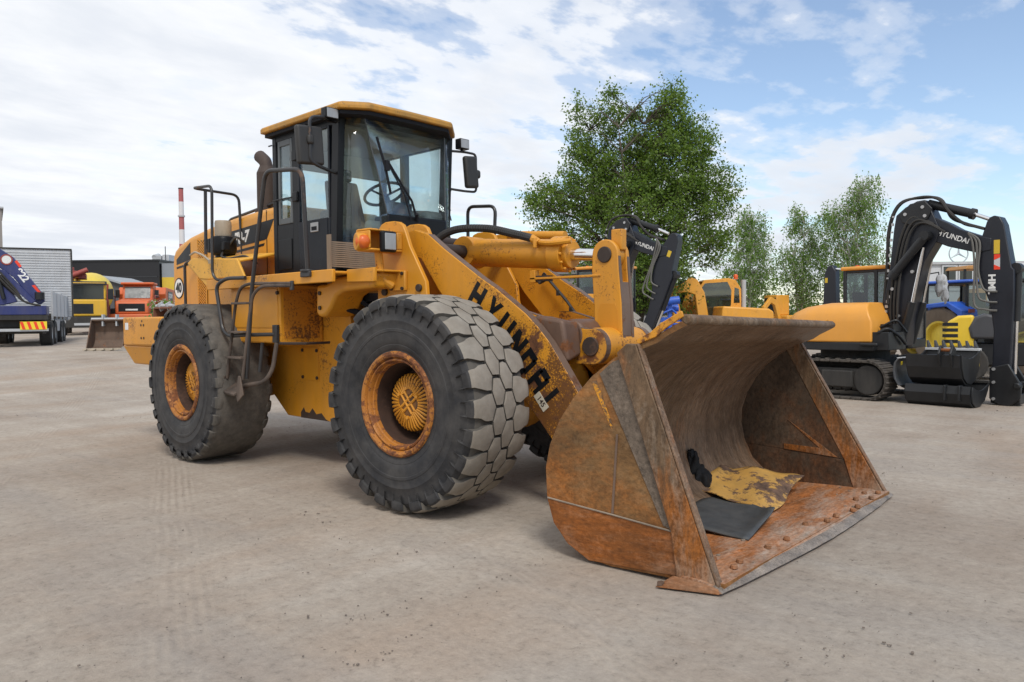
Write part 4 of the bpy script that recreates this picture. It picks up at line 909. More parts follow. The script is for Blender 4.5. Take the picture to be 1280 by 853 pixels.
# mirrors with their tube brackets
for sgn in (-1, 1):
    yb = YN if sgn < 0 else YF + .02; y1 = -1.125 if sgn < 0 else 1.05
    X = MB()
    if sgn < 0: X.tube([(-1.42, yb, 3.46), (-1.36, -.90, 3.47), (-1.33, -1.17, 3.42), (-1.33, -1.17, 3.02), (-1.33, -1.10, 2.985), (-1.40, -.95, 2.975), (-1.47, yb, 2.97)], .016, 8, .06)
    else: X.tube([(-1.46, .66, 3.40), (-1.45, .90, 3.42), (-1.45, 1.08, 3.42), (-1.45, 1.08, 2.99), (-1.45, .9, 2.98), (-1.49, .66, 2.99)], .014, 8, .05)
    br = cbuild(X, 'mirror_bracket', M_BLACKT)
    X = MB(); 
    if sgn < 0: X.box((-1.365, -1.155, 3.165), (.07, .275, .355), Matrix.Rotation(.06, 3, 'X')); X.box((-1.325, -1.17, 3.21), (.05, .07, .09))
    else: X.box((-1.43, .975, 3.20), (.07, .19, .36), Matrix.Rotation(.10, 3, 'X')); X.box((-1.43, 1.075, 3.19), (.06, .09, .10))
    X.build('mirror', paint('mirror_plastic', (.024, .023, .022), .55, var=.15, dust=.25, dustcol=(.09, .08, .07)), br, RM, bevel=.04, seg=4)
    X = MB(); M_LAMPG = paint('lamp_lens', (.30, .31, .32), .12, var=.25, spec=.6, bmp=.3)
    if sgn < 0: X.box((-1.36, -.93, 3.495), (.09, .145, .105)); lens = MB().box((-1.314, -.93, 3.495), (.006, .122, .085)); X.bb(-1.39, -1.37, -.96, -.84, 3.42, 3.44)
    else: X.box((-1.45, .87, 3.50), (.09, .14, .115)); lens = MB().box((-1.404, .87, 3.50), (.006, .12, .095)); X.cyl((-1.46, .87, 3.42), (-1.46, .87, 3.46), .015)
    wl = cbuild(X, 'work_lamp', M_BLACKP, bevel=.01); lens.build('lens', M_LAMPG, wl, RM, bevel=.002)
X = MB()
for i in range(9): X.tube([(-1.52 + .01 * (i % 2), .70 + .012 * ((i * 7) % 3), 2.95 - .11 * i + .3), (-1.50, .715 + .01 * (i % 3), 2.89 - .11 * i + .3)], .008, 5)
X.tube([(-1.5, .70, 3.4), (-1.5, .72, 3.0), (-1.51, .70, 2.5), (-1.5, .71, 2.2)], .006, 5); cbuild(X, 'wire', M_RUBHOSE)

# ---------------------------------------------------------------- lamps on the front frame
def lampset(s_):
    X = MB()
    X.bb(-.80, -.60, s_ * 1.16, s_ * .80, 2.145, 2.165); X.bb(-.80, -.60, s_ * .86, s_ * .80, 2.166, 2.32); X.bb(-.80, -.62, s_ * 1.16, s_ * .82, 2.321, 2.34); X.bb(-.81, -.79, s_ * 1.16, s_ * .80, 2.15, 2.335)
    X.bb(-.80, -.62, s_ * 1.165, s_ * 1.145, 2.166, 2.32)
    X.tube([(-.74, s_ * 1.22, 2.225), (-.70, s_ * 1.12, 2.225)], .078, 16)
    X.tube([(-.70, s_ * 1.0, 2.15), (-.70, s_ * .97, 1.90), (-.66, s_ * .87, 1.84)], .036, 10, .06)
    X.bb(-.74, -.54, s_ * .835, s_ * .802, 1.80, 1.98)
    h = X.build('lamp_bracket', M_YEL_MID, LD, bevel=.01)
    X = MB(); X.box((-.585, s_ * .985, 2.228), (.06, .165, .185)); hl = X.build('headlight', M_BLACKP, h, bevel=.02, seg=3)
    X = MB(); X.box((-.552, s_ * .985, 2.228), (.012, .125, .145)); X.build('lens', M_LAMPG, hl, bevel=.018, seg=3)
    X = MB(); X.lathe([(.0, -.585), (.03, -.59), (.055, -.612), (.062, -.65), (.062, -.68)], (-.03, s_ * 1.185, 2.222), 'x', 24); X.build('turn_signal', paint('amber_lens', (.62, .12, .015), .25, var=.15), h)
    X = MB()
    for x in (-.715, -.57):
        for z in (1.82, 1.955): X.cyl((x, s_ * .834, z), (x, s_ * .85, z), .016, seg=8)
    X.build('bracket_bolt', M_PIN, h, each=True)
lampset(-1); lampset(1)

# ---------------------------------------------------------------- rails, ladder, cleaner, exhaust
def rail(path, r=.0158, b=.09, mat=None, name='handrail'):
    X = MB(); X.tube(path, r, 10, b, 5); return X.build(name, mat or M_BLACKT, LD, RM)
rail([(-2.98, -1.19, 1.985), (-3.10, -1.24, 1.985), (-3.16, -1.25, 2.06), (-3.13, -1.25, 3.0), (-3.60, -1.25, 3.03), (-3.60, -.70, 3.01), (-3.60, -.67, 2.29)])
rail([(-3.60, -1.10, 3.02), (-3.60, -1.11, 2.30)], .019)
rail([(-2.36, -1.30, .96), (-2.216, -1.30, 1.871), (-1.935, -1.29, 2.99), (-1.31, -1.27, 2.925), (-1.375, -1.19, 2.01)], .021, .12)
X = MB(); X.cyl((-1.375, -1.19, 1.99), (-1.375, -1.19, 2.015), .07, seg=16); X.box((-1.375, -1.195, 1.97), (.16, .06, .05)); X.build('rail_foot', M_BLACKT, LD, RM, bevel=.006)
rail([(-2.50, -1.22, 1.985), (-2.80, -1.28, 1.99), (-2.985, -1.30, 1.92), (-2.85, -1.30, 1.45), (-2.72, -1.30, 1.385), (-2.40, -1.30, 1.40), (-2.08, -1.12, 1.405)], .02)
X = MB(); X.bb(-2.12, -2.04, -1.145, -1.108, 1.32, 1.50); X.bb(-1.65, -1.60, -1.22, -1.195, 1.83, 1.92); X.build('rail_bracket', M_BLACKT, LD, RM, bevel=.006, each=True)
lad = part('ladder', LD)
def lb(X, n, **k): return X.build(n, M_LADDER, lad, RM, **k)
X = MB(); X.tube([(-2.70, -1.34, .95), (-2.54, -1.31, 1.72), (-2.46, -1.30, 1.88), (-2.30, -1.29, 1.915), (-1.63, -1.21, 1.895)], .0165, 10, .08); lb(X, 'stringer')
X = MB(); X.tube([(-2.37, -1.34, .95), (-2.27, -1.31, 1.55), (-2.21, -1.30, 1.80), (-2.05, -1.29, 1.885), (-1.63, -1.21, 1.875)], .0165, 10, .08); lb(X, 'stringer')
for (xa, xb, z, d) in ((-2.535, -2.225, 1.72, .07), (-2.60, -2.29, 1.43, .09), (-2.66, -2.33, 1.17, .10)):
    X = MB(); X.box(((xa + xb) / 2, -1.33, z), (xb - xa, d, .022)); lb(X, 'rung', bevel=.004)
X = MB(); X.hexa([(-2.86, -1.36, .80), (-2.44, -1.40, .78), (-2.40, -1.26, .86), (-2.74, -1.24, .88)], [(-2.86, -1.37, .825), (-2.44, -1.41, .805), (-2.40, -1.26, .885), (-2.74, -1.24, .905)])
X.prism([(-2.42, .72), (-2.30, .80), (-2.36, .99), (-2.40, .99), (-2.46, .80)], 'y', -1.375, -1.36); X.prism([(-2.88, .74), (-2.78, .80), (-2.68, .98), (-2.72, .98), (-2.86, .83)], 'y', -1.375, -1.36); lb(X, 'step', bevel=.006)
rail([(-2.06, -1.13, 1.32), (-2.06, -1.18, 1.05), (-2.12, -1.24, .93), (-2.42, -1.31, .885)], .022, .1, M_LADDER)
rail([(-2.30, -1.15, 1.32), (-2.33, -1.17, 1.02)], .02, .0)
rail([(-1.70, 1.18, 2.0), (-1.70, 1.18, 2.86), (-1.24, 1.18, 2.82), (-1.30, 1.18, 2.0)], .02, .1)
rail([(-4.30, -.50, 2.70), (-4.22, -.50, 2.80), (-2.95, -.45, 2.93), (-2.75, -.45, 2.84)], .018, .06)
X = MB(); X.cyl((-3.50, -.95, 2.235), (-3.50, -.95, 2.30), .09); X.lathe([(.0, 2.29), (.12, 2.29), (.145, 2.33), (.145, 2.47), (.13, 2.50), (.0, 2.50)], (-3.50, -.95, 0), 'z', 24); X.box((-3.60, -1.05, 2.40), (.06, .06, .16)); X.box((-3.36, -1.0, 2.38), (.10, .08, .10))
pc = X.build('fuel_filter', M_BLACKP, LD, RM, bevel=.01)
X = MB(); X.lathe([(.0, 2.50), (.088, 2.50), (.092, 2.52), (.092, 2.655), (.085, 2.68), (0, 2.685)], (-3.50, -.95, 0), 'z', 24); X.build('filter_bowl', M_CLEARBEIGE, pc, RM)
X = MB(); X.tube([(-3.40, -1.0, 2.33), (-3.30, -1.08, 2.26), (-3.1, -1.1, 2.22), (-2.9, -1.0, 2.25), (-2.75, -.95, 2.16)], .012, 6, .05); X.tube([(-3.36, -.95, 2.40), (-3.30, -.9, 2.5), (-3.28, -.8, 2.42)], .014, 6, .05); X.build('fuel_hose', M_RUBHOSE, LD, RM)
X = MB(); X.tube([(-3.85, -1.18, 2.30), (-3.70, -1.19, 2.33), (-3.50, -1.19, 2.28), (-3.32, -1.19, 2.20)], .012, 6, .05); X.cyl((-3.32, -1.185, 2.18), (-3.32, -1.195, 2.22), .03, seg=8); X.build('pale_cable', M_CLEARBEIGE, LD, RM)
M_EXH = paint('sooty_exhaust', (.06, .042, .034), .7, var=.35, rust=.3, rustcol=(.10, .05, .03), metal=.2)
X = MB(); X.cyl((-3.45, -.42, 2.80), (-3.45, -.42, 3.28), .115, seg=20); X.cyl((-3.45, -.42, 3.28), (-3.45, -.42, 3.36), .115, .08, seg=20); X.tube([(-3.45, -.42, 3.33), (-3.47, -.42, 3.42), (-3.60, -.42, 3.50)], .075, 14, .06); X.cyl((-3.45, -.42, 2.78), (-3.45, -.42, 2.84), .14, seg=20); X.build('exhaust_pipe', M_EXH, LD, RM)
X = MB()
M_MESH = paint('brown_screen', (.20, .15, .105), .8, var=.3, dust=.3)
for i in range(13):
    z = 2.055 + .23 * i / 12; X.hexa([(-1.40, -.93, z), (-1.40, -.925, z), (-1.16, -.42, z - .03), (-1.16, -.425, z - .03)], [(-1.40, -.93, z + .013), (-1.40, -.925, z + .013), (-1.16, -.42, z - .012), (-1.16, -.425, z - .012)])
X.hexa([(-1.43, -.945, 1.87), (-1.37, -.945, 1.87), (-1.37, -.93, 1.87), (-1.43, -.93, 1.87)], [(-1.43, -.945, 2.36), (-1.37, -.945, 2.36), (-1.37, -.93, 2.36), (-1.43, -.93, 2.36)])
X.build('stone_guard', M_MESH, LD, RM)

# ---------------------------------------------------------------- things lying in the bucket
FLZ = .052
def bent_panel():
    M = MB(); nx, ny = 22, 14; rows = []
    a, b, c, d = Vector((1.70, .30, 0)), Vector((1.68, .92, 0)), Vector((2.33, 1.06, 0)), Vector((2.40, .14, 0))   # back near, back far, front far, front near
    for i in range(nx + 1):
        u = i / nx; row = []
        for j in range(ny + 1):
            v = j / ny
            p = (a * (1 - v) + b * v) * (1 - u) + (d * (1 - v) + c * v) * u
            z = FLZ + .02 + .10 * smooth((v - .05) / .9) + .035 * math.sin(u * 3.3 + .4) + .018 * math.sin(u * 9 + v * 4) - .03 * smooth((u - .88) / .12) * (1 - .6 * v) + .035 * smooth((u - .6) / .3) * v + .015 * noise.noise(p * 4)
            if u < .12: z += .05 * (1 - u / .12)
            p.x += .03 * math.sin(v * 7) * (u - .5); row.append(Vector((p.x, p.y, max(z, FLZ + .012))))
        rows.append(row)
    M.sheet(rows)
    o = M.build('bent_metal_panel', paint('flaking_yellow', (.58, .32, .075), .55, var=.25, rust=.80, fine=.5, rustcol=(.115, .068, .045), scale=1.15, streak=(1, 1, 1), dust=.3, dustcol=(.5, .36, .16), bmp=.4), solid=.01)
    tag(o, 'bent sheet of flaking yellow paint and rust lying in the wide rusty bucket', 'metal panel')
bent_panel()
def mat_():
    M = MB(); rows = []; nx, ny = 14, 14
    a, b, c, d = Vector((1.86, -.62, 0)), Vector((1.84, .50, 0)), Vector((2.49, .00, 0)), Vector((2.55, -.62, 0))
    for i in range(nx + 1):
        u = i / nx; row = []
        for j in range(ny + 1):
            v = j / ny; p = (a * (1 - v) + b * v) * (1 - u) + (d * (1 - v) + c * v) * u
            z = FLZ + .012 + .012 * abs(noise.noise(p * 3)) + .045 * smooth((u - .8) / .2) * v + .02 * smooth((v - .8) / .2) + .010 * math.sin(u * 5 + v * 3); row.append(Vector((p.x, p.y, z)))
        rows.append(row)
    M.sheet(rows)
    o = M.build('rubber_mat', paint('rubber_sheet', (.055, .060, .064), .6, var=.25, dust=.4, dustcol=(.16, .155, .145), scale=1.5, streak=(1, 1, 1)), solid=.012)
    tag(o, 'flat dark grey rubber sheet lying in the bucket beside the yellow panel', 'rubber mat')
mat_()
X = MB(); X.blob((1.70, .42, .17), (.075, .09, .105), .22, 5, 4, 1); X.blob((1.655, .375, .30), (.045, .055, .115), .25, 5, 4, 5); X.blob((1.64, .36, .385), (.025, .03, .05), .3, 5, 3, 7)
o = X.build('crumpled_rag', paint('black_rag', (.012, .012, .013), .7, var=.3, spec=.2), angle=70)
tag(o, 'crumpled black rag slumped against the back wall of the bucket', 'rag')
X = MB(); X.lathe([(0, -.03), (.03, -.024), (.045, 0), (.03, .024), (0, .03)], (0, 0, .02), 'z', 8)
o = X.build('dirt_clod', paint('clod_brown', (.10, .06, .04), .9, var=.3), xf=lambda v: v + Vector((noise.noise(v * 30), noise.noise(v * 30 + Vector((3, 0, 0))), 0)) * .014)
o.location = (2.448, -1.626, 0); o.scale = (.6, .6, .6); tag(o, 'small brown dirt clod on the ground beside the bucket bottom', 'dirt clod')
# ---------------------------------------------------------------- trees
def leaf_mat(name, lo, hi, trans=.35):
    if name in MATS: return MATS[name]
    mt = bpy.data.materials.new(name); mt.use_nodes = True; t = mt.node_tree; t.nodes.clear()
    g = N(t, 'ShaderNodeNewGeometry'); c = ramp(t, math_(t, 'ADD', math_(t, 'MULTIPLY', g.outputs['Random Per Island'], .6), math_(t, 'SUBTRACT', math_(t, 'MULTIPLY', noise_(t, coords(t), 1.1, 4, .6), 1.3), .45)), [(0, lo), (1, hi)])
    d = N(t, 'ShaderNodeBsdfPrincipled'); t.links.new(c, d.inputs['Base Color']); d.inputs['Roughness'].default_value = .5; d.inputs['Specular IOR Level'].default_value = .35
    tr = N(t, 'ShaderNodeBsdfTranslucent'); c2 = mixc(t, 1.0, c, (1.5, 1.6, .6), 'MULTIPLY'); t.links.new(c2, tr.inputs[0])
    mx = N(t, 'ShaderNodeMixShader'); mx.inputs[0].default_value = trans; t.links.new(d.outputs[0], mx.inputs[1]); t.links.new(tr.outputs[0], mx.inputs[2])
    o = N(t, 'ShaderNodeOutputMaterial'); t.links.new(mx.outputs[0], o.inputs[0]); MATS[name] = mt; return mt
M_BARK = paint('bark', (.085, .068, .052), .9, var=.4, scale=2)
M_BIRCHB = paint('birch_bark', (.42, .40, .37), .8, var=.3, rust=.25, rustcol=(.05, .045, .04), streak=(.4, .4, 2))
M_LEAF = leaf_mat('broad_leaves', (.048, .10, .018), (.205, .295, .062), .42)
M_LEAFB = leaf_mat('birch_leaves', (.085, .165, .032), (.20, .31, .085), .5)
M_LEAFF = leaf_mat('far_leaves', (.04, .075, .025), (.085, .13, .045))
def leaf(bm, p, s, rnd, droop=0.):
    d = Vector((rnd.gauss(0, 1), rnd.gauss(0, 1), rnd.gauss(0, 1) - droop)).normalized(); n = Vector((rnd.gauss(0, 1), rnd.gauss(0, 1), rnd.gauss(0, 1) + .7))
    w = d.cross(n)
    if w.length < 1e-4: return
    w = w.normalized() * s * .36; d = d * s
    vs = [bm.verts.new(q) for q in (p, p + d * .5 + w, p + d, p + d * .5 - w)]
    bm.faces.new(vs)
def tree(name, label, loc, h, rx, crown, nl, seed, mat, bark, ls=.12, droop=0., tr=.22, stems=3, group=None, cats='tree', per=60, twl=.7):
    """crown: list of (dx, dy, z, rx, ry, rz, weight) lobes of the outline"""
    rnd = random.Random(seed); T = thing(name, label, cats, loc, 0, group)
    spines = []
    trunk = MB()
    for i in range(stems):
        a = 2 * PI * i / stems + rnd.uniform(-.4, .4); q = Vector((0, 0, 0)) if i == 0 else Vector((math.cos(a) * .15, math.sin(a) * .15, 0))
        P = [q]; top = h * (.82 if i == 0 else rnd.uniform(.6, .82)); lean = rx * (.08 if i == 0 else rnd.uniform(.25, .5)); n = 9
        for k in range(1, n + 1):
            f = k / n; P.append(q + Vector((math.cos(a) * lean * f ** 1.3 + rnd.gauss(0, .05 * rx * .4), math.sin(a) * lean * f ** 1.3 + rnd.gauss(0, .05 * rx * .4), top * f)))
        spines.append(P); trunk.tube(P, tr * (1 if i == 0 else .7), 8, taper=.015)
    pts = [p for s_ in spines for p in s_[2:]]
    tot = sum(c[6] for c in crown); cl = []
    ncl = max(nl // per, 1)
    for c in crown:
        for _ in range(int(ncl * c[6] / tot)):
            v = Vector((rnd.gauss(0, 1), rnd.gauss(0, 1), rnd.gauss(0, 1))).normalized(); r = rnd.uniform(.10, 1.0) ** .42 * (.86 + .34 * noise.noise(v * 2.3 + Vector((seed, 0, c[2]))))
            cl.append(Vector((c[0] + v.x * c[3] * r, c[1] + v.y * c[4] * r, c[2] + v.z * c[5] * r)))
    crownm = MB(); 
    for i, c in enumerate(cl):
        b = min(pts, key=lambda p: abs(p.z - max(.8, c.z - .6 * (c.xy - p.xy).length)) * 1.2 + .35 * (p - c).length)
        if i % 2 == 0 or (c - b).length < 2:
            m_ = (b + c) / 2 + Vector((rnd.gauss(0, .1), rnd.gauss(0, .1), .12 * (c - b).length * (1 if not droop else 1.6)))
            trunk.tube([b, m_, c], .010 + .007 * (c - b).length, 4, taper=.005)
        out = (c - b).normalized() if (c - b).length > .01 else Vector((0, 0, 1))
        for tw in range(6):
            if droop:
                d = Vector((rnd.gauss(0, .35), rnd.gauss(0, .35), -1)).normalized(); L = droop * rnd.uniform(.8, 2.2); o = c + Vector((rnd.gauss(0, .22), rnd.gauss(0, .22), rnd.gauss(.1, .2)))
            else:
                d = (out * .55 + Vector((rnd.gauss(0, .7), rnd.gauss(0, .7), rnd.gauss(.1, .55)))).normalized(); L = twl * rnd.uniform(.6, 1.35); o = c - out * .1
            if tw < 3: trunk.tube([o, o + d * L], .007, 3, taper=.003)
            for _ in range(int(per / 6 * rnd.uniform(.6, 1.4))):
                u = rnd.random() ** .8; p = o + d * L * u + Vector((rnd.gauss(0, 1), rnd.gauss(0, 1), rnd.gauss(0, 1))) * (.05 if droop else .11)
                leaf(crownm.bm, p, ls * rnd.uniform(.6, 1.3), rnd, .8 if droop else .15)
    trunk.build('trunk', bark, T)
    crownm.build('crown', mat, T, recalc=False)
    return T
tree('leafy_tree', 'tall spreading dark green tree behind the tilt cylinder, largest tree of the yard', (-12.9, 24.1, 0), 12.0, 4.4,
     [(0, 0, 5.2, 3.7, 3.4, 3.4, 1.2), (-1.5, -.9, 7.4, 1.9, 1.8, 2.0, .38), (1.3, .7, 7.8, 2.1, 2.0, 2.4, .5), (.0, .1, 8.6, 1.1, 1.0, 2.6, .22), (1.2, .9, 10.1, 1.2, 1.1, 1.9, .22), (-1.75, -1.4, 9.6, .7, .7, 1.7, .10), (-.8, -.6, 10.2, .6, .6, 1.6, .09), (2.2, 1.7, 9.0, .8, .8, 1.4, .10), (-3.1, -2.4, 6.6, 1.2, 1.0, .9, .14), (-2.9, -2.2, 5.0, 1.1, 1.0, .9, .10), (2.5, 2.1, 6.9, 1.25, 1.2, 1.6, .18), (2.6, 2.1, 4.6, 1.1, 1.1, 1.2, .12), (.2, -.2, 3.0, 3.1, 3.0, 1.8, .5)], 92000, 11, M_LEAF, M_BARK, ls=.115, stems=5, per=64, twl=.62)
BG = 'birches behind the machines'
tree('birch_tree', 'pale green birch with a loose crown, nearest the big dark tree', (-14.7, 40.8, 0), 8.6, 1.9, [(0, 0, 4.4, 2.1, 2.0, 2.6, 1), (.1, 0, 6.9, 1.0, 1.0, 1.5, .4)], 13000, 21, M_LEAFB, M_BIRCHB, ls=.12, droop=.42, tr=.13, stems=2, group=BG, per=40)
tree('birch_tree', 'narrow birch with two leafy tops standing between two other birches', (-12.2, 42.9, 0), 8.7, 1.5, [(0, 0, 4.2, 1.7, 1.6, 2.6, 1), (-.35, 0, 7.1, .55, .55, 1.5, .22), (.6, .5, 6.4, .6, .6, 1.2, .2)], 10500, 22, M_LEAFB, M_BIRCHB, ls=.12, droop=.40, tr=.13, stems=2, group=BG, per=40)
tree('birch_tree', 'tallest birch with drooping twigs, just left of the black excavator boom', (-9.1, 42.9, 0), 9.9, 2.2, [(0, 0, 5.0, 2.35, 2.2, 2.9, 1), (.4, .3, 8.2, 1.2, 1.1, 1.7, .42), (-1.0, -.8, 7.2, .8, .8, 1.3, .2)], 16000, 23, M_LEAFB, M_BIRCHB, ls=.12, droop=.48, tr=.14, stems=3, group=BG, per=40)
tree('birch_tree', 'birch at the right edge of the view, only a few hanging twigs showing', (8.05, 26.4, 0), 8.5, 1.5, [(0, 0, 5.6, 1.25, 1.2, 2.0, 1)], 6000, 24, M_LEAFB, M_BIRCHB, ls=.13, droop=.5, tr=.12, stems=2, group=BG, per=40)
# far wood along the horizon
rnd = random.Random(77); X = MB()
for i in range(260):
    a = math.radians(-34 + 70 * i / 260); d = rnd.uniform(120, 190); p = CAM.xy + (FWH * math.cos(a) + RTH * math.sin(a)) * d
    hh = rnd.uniform(2.2, 4.6) + 1.2 * noise.noise(Vector((i * .11, 0, 0)))
    for _ in range(210):
        v = Vector((rnd.gauss(0, 1), rnd.gauss(0, 1), rnd.gauss(0, .5))); q = Vector((p.x + v.x * 2.2, p.y + v.y * 2.2, gz(p.x, p.y) + max(.1, hh * .36 + v.z * hh * .62)))
        leaf(X.bm, q, rnd.uniform(.45, .9), rnd)
tag(X.build('far_wood', M_LEAFF, recalc=False), kind='stuff', label='distant low belt of green trees along the horizon')
# ---------------------------------------------------------------- shared colours of the yard's other machines
M_BLK = paint('machine_black', (.013, .014, .016), .4, var=.2, dust=.08, dustcol=(.10, .095, .09), spec=.4)
M_BLKM = paint('machine_matt_black', (.022, .021, .020), .75, var=.3, dust=.35, dustcol=(.10, .088, .075))
M_NAVY = paint('machine_dark_navy', (.010, .012, .019), .35, var=.2, dust=.06, dustcol=(.1, .1, .1), spec=.45)
M_ORY = paint('machine_orange_yellow', (.72, .32, .045), .4, var=.06, dust=.08)
M_AMB = paint('excavator_amber', (.72, .325, .03), .45, var=.1, dust=.15, fine=.2)
M_DGLASS = glass('tinted_glass', (.42, .50, .51), .08, .03, .06)
M_ORED = paint('hauler_orange', (.60, .115, .022), .5, var=.12, dust=.15)
M_RED = paint('dull_red', (.28, .035, .025), .55, var=.2, dust=.2)
M_BLUE = paint('crane_blue', (.016, .026, .13), .45, var=.2, dust=.15)
M_BBLUE = paint('bright_blue', (.02, .10, .50), .45, var=.15, dust=.12)
M_GREY = paint('body_grey', (.44, .45, .46), .6, var=.08, dust=.2, dustcol=(.28, .26, .24))
M_LGREY = paint('light_grey', (.52, .53, .54), .55, var=.06)
M_YLW = paint('drum_yellow', (.70, .52, .05), .5, var=.1, dust=.2)
M_MIXY = paint('mixer_yellow', (.66, .38, .02), .5, var=.1, dust=.15)
M_TYRE = paint('plain_tyre', (.022, .021, .020), .8, var=.3, dust=.45, dustcol=(.12, .105, .09))
M_MUDT = paint('muddy_tyre', (.13, .10, .075), .9, var=.3, dust=.4, dustcol=(.22, .18, .14), scale=2)
M_SILV = paint('silver_rim', (.45, .45, .45), .4, metal=.5, var=.1)
M_HOSEG = paint('grey_hose', (.13, .125, .115), .7, var=.15)
M_REFR = paint('reflective_red', (.80, .05, .015), .35, var=.04)
M_REFY = paint('reflective_yellow', (.82, .62, .03), .35, var=.04)
M_RUSTB = paint('rusty_old_bucket', (.13, .085, .06), .75, var=.3, rust=.4, rustcol=(.17, .075, .035), scale=1.5)
M_BEACON = paint('beacon_orange', (.75, .12, .02), .25, var=.05)

def tyre_simple(name, c, r, w, parent, axis='y', rim=None, mat=None):
    M = MB(); M.lathe([(r * .56, -w / 2 * .85), (r * .70, -w / 2), (r * .92, -w / 2), (r, -w / 2 * .78), (r, w / 2 * .78), (r * .92, w / 2), (r * .70, w / 2), (r * .56, w / 2 * .85)], c, axis, 28, closed=True)
    for k in range(18):
        t = 2 * PI * k / 18
        o = Vector((math.cos(t) * r, 0, math.sin(t) * r)) if axis == 'y' else Vector((0, math.cos(t) * r, math.sin(t) * r))
        M.box(Vector(c) + o, (.05 * r, w * .8, .08 * r) if axis == 'y' else (w * .8, .05 * r, .08 * r), Matrix.Rotation(-t if axis == 'y' else t, 3, 'Y' if axis == 'y' else 'X'))
    ty = M.build(name, mat or M_TYRE, parent)
    R = MB(); R.lathe([(r * .57, -w / 2 * .85), (r * .50, -w / 2 * .80), (r * .44, -w * .12), (r * .2, -w * .22), (0, -w * .25)], c, axis, 24); R.lathe([(r * .57, w / 2 * .85), (r * .50, w / 2 * .80), (r * .44, w * .12), (r * .2, w * .22), (0, w * .25)], c, axis, 24)
    R.build('rim', rim or M_SILV, ty); return ty
def windows(M, pts_list):
    for q in pts_list: M._f([M.bm.verts.new(p) for p in q])

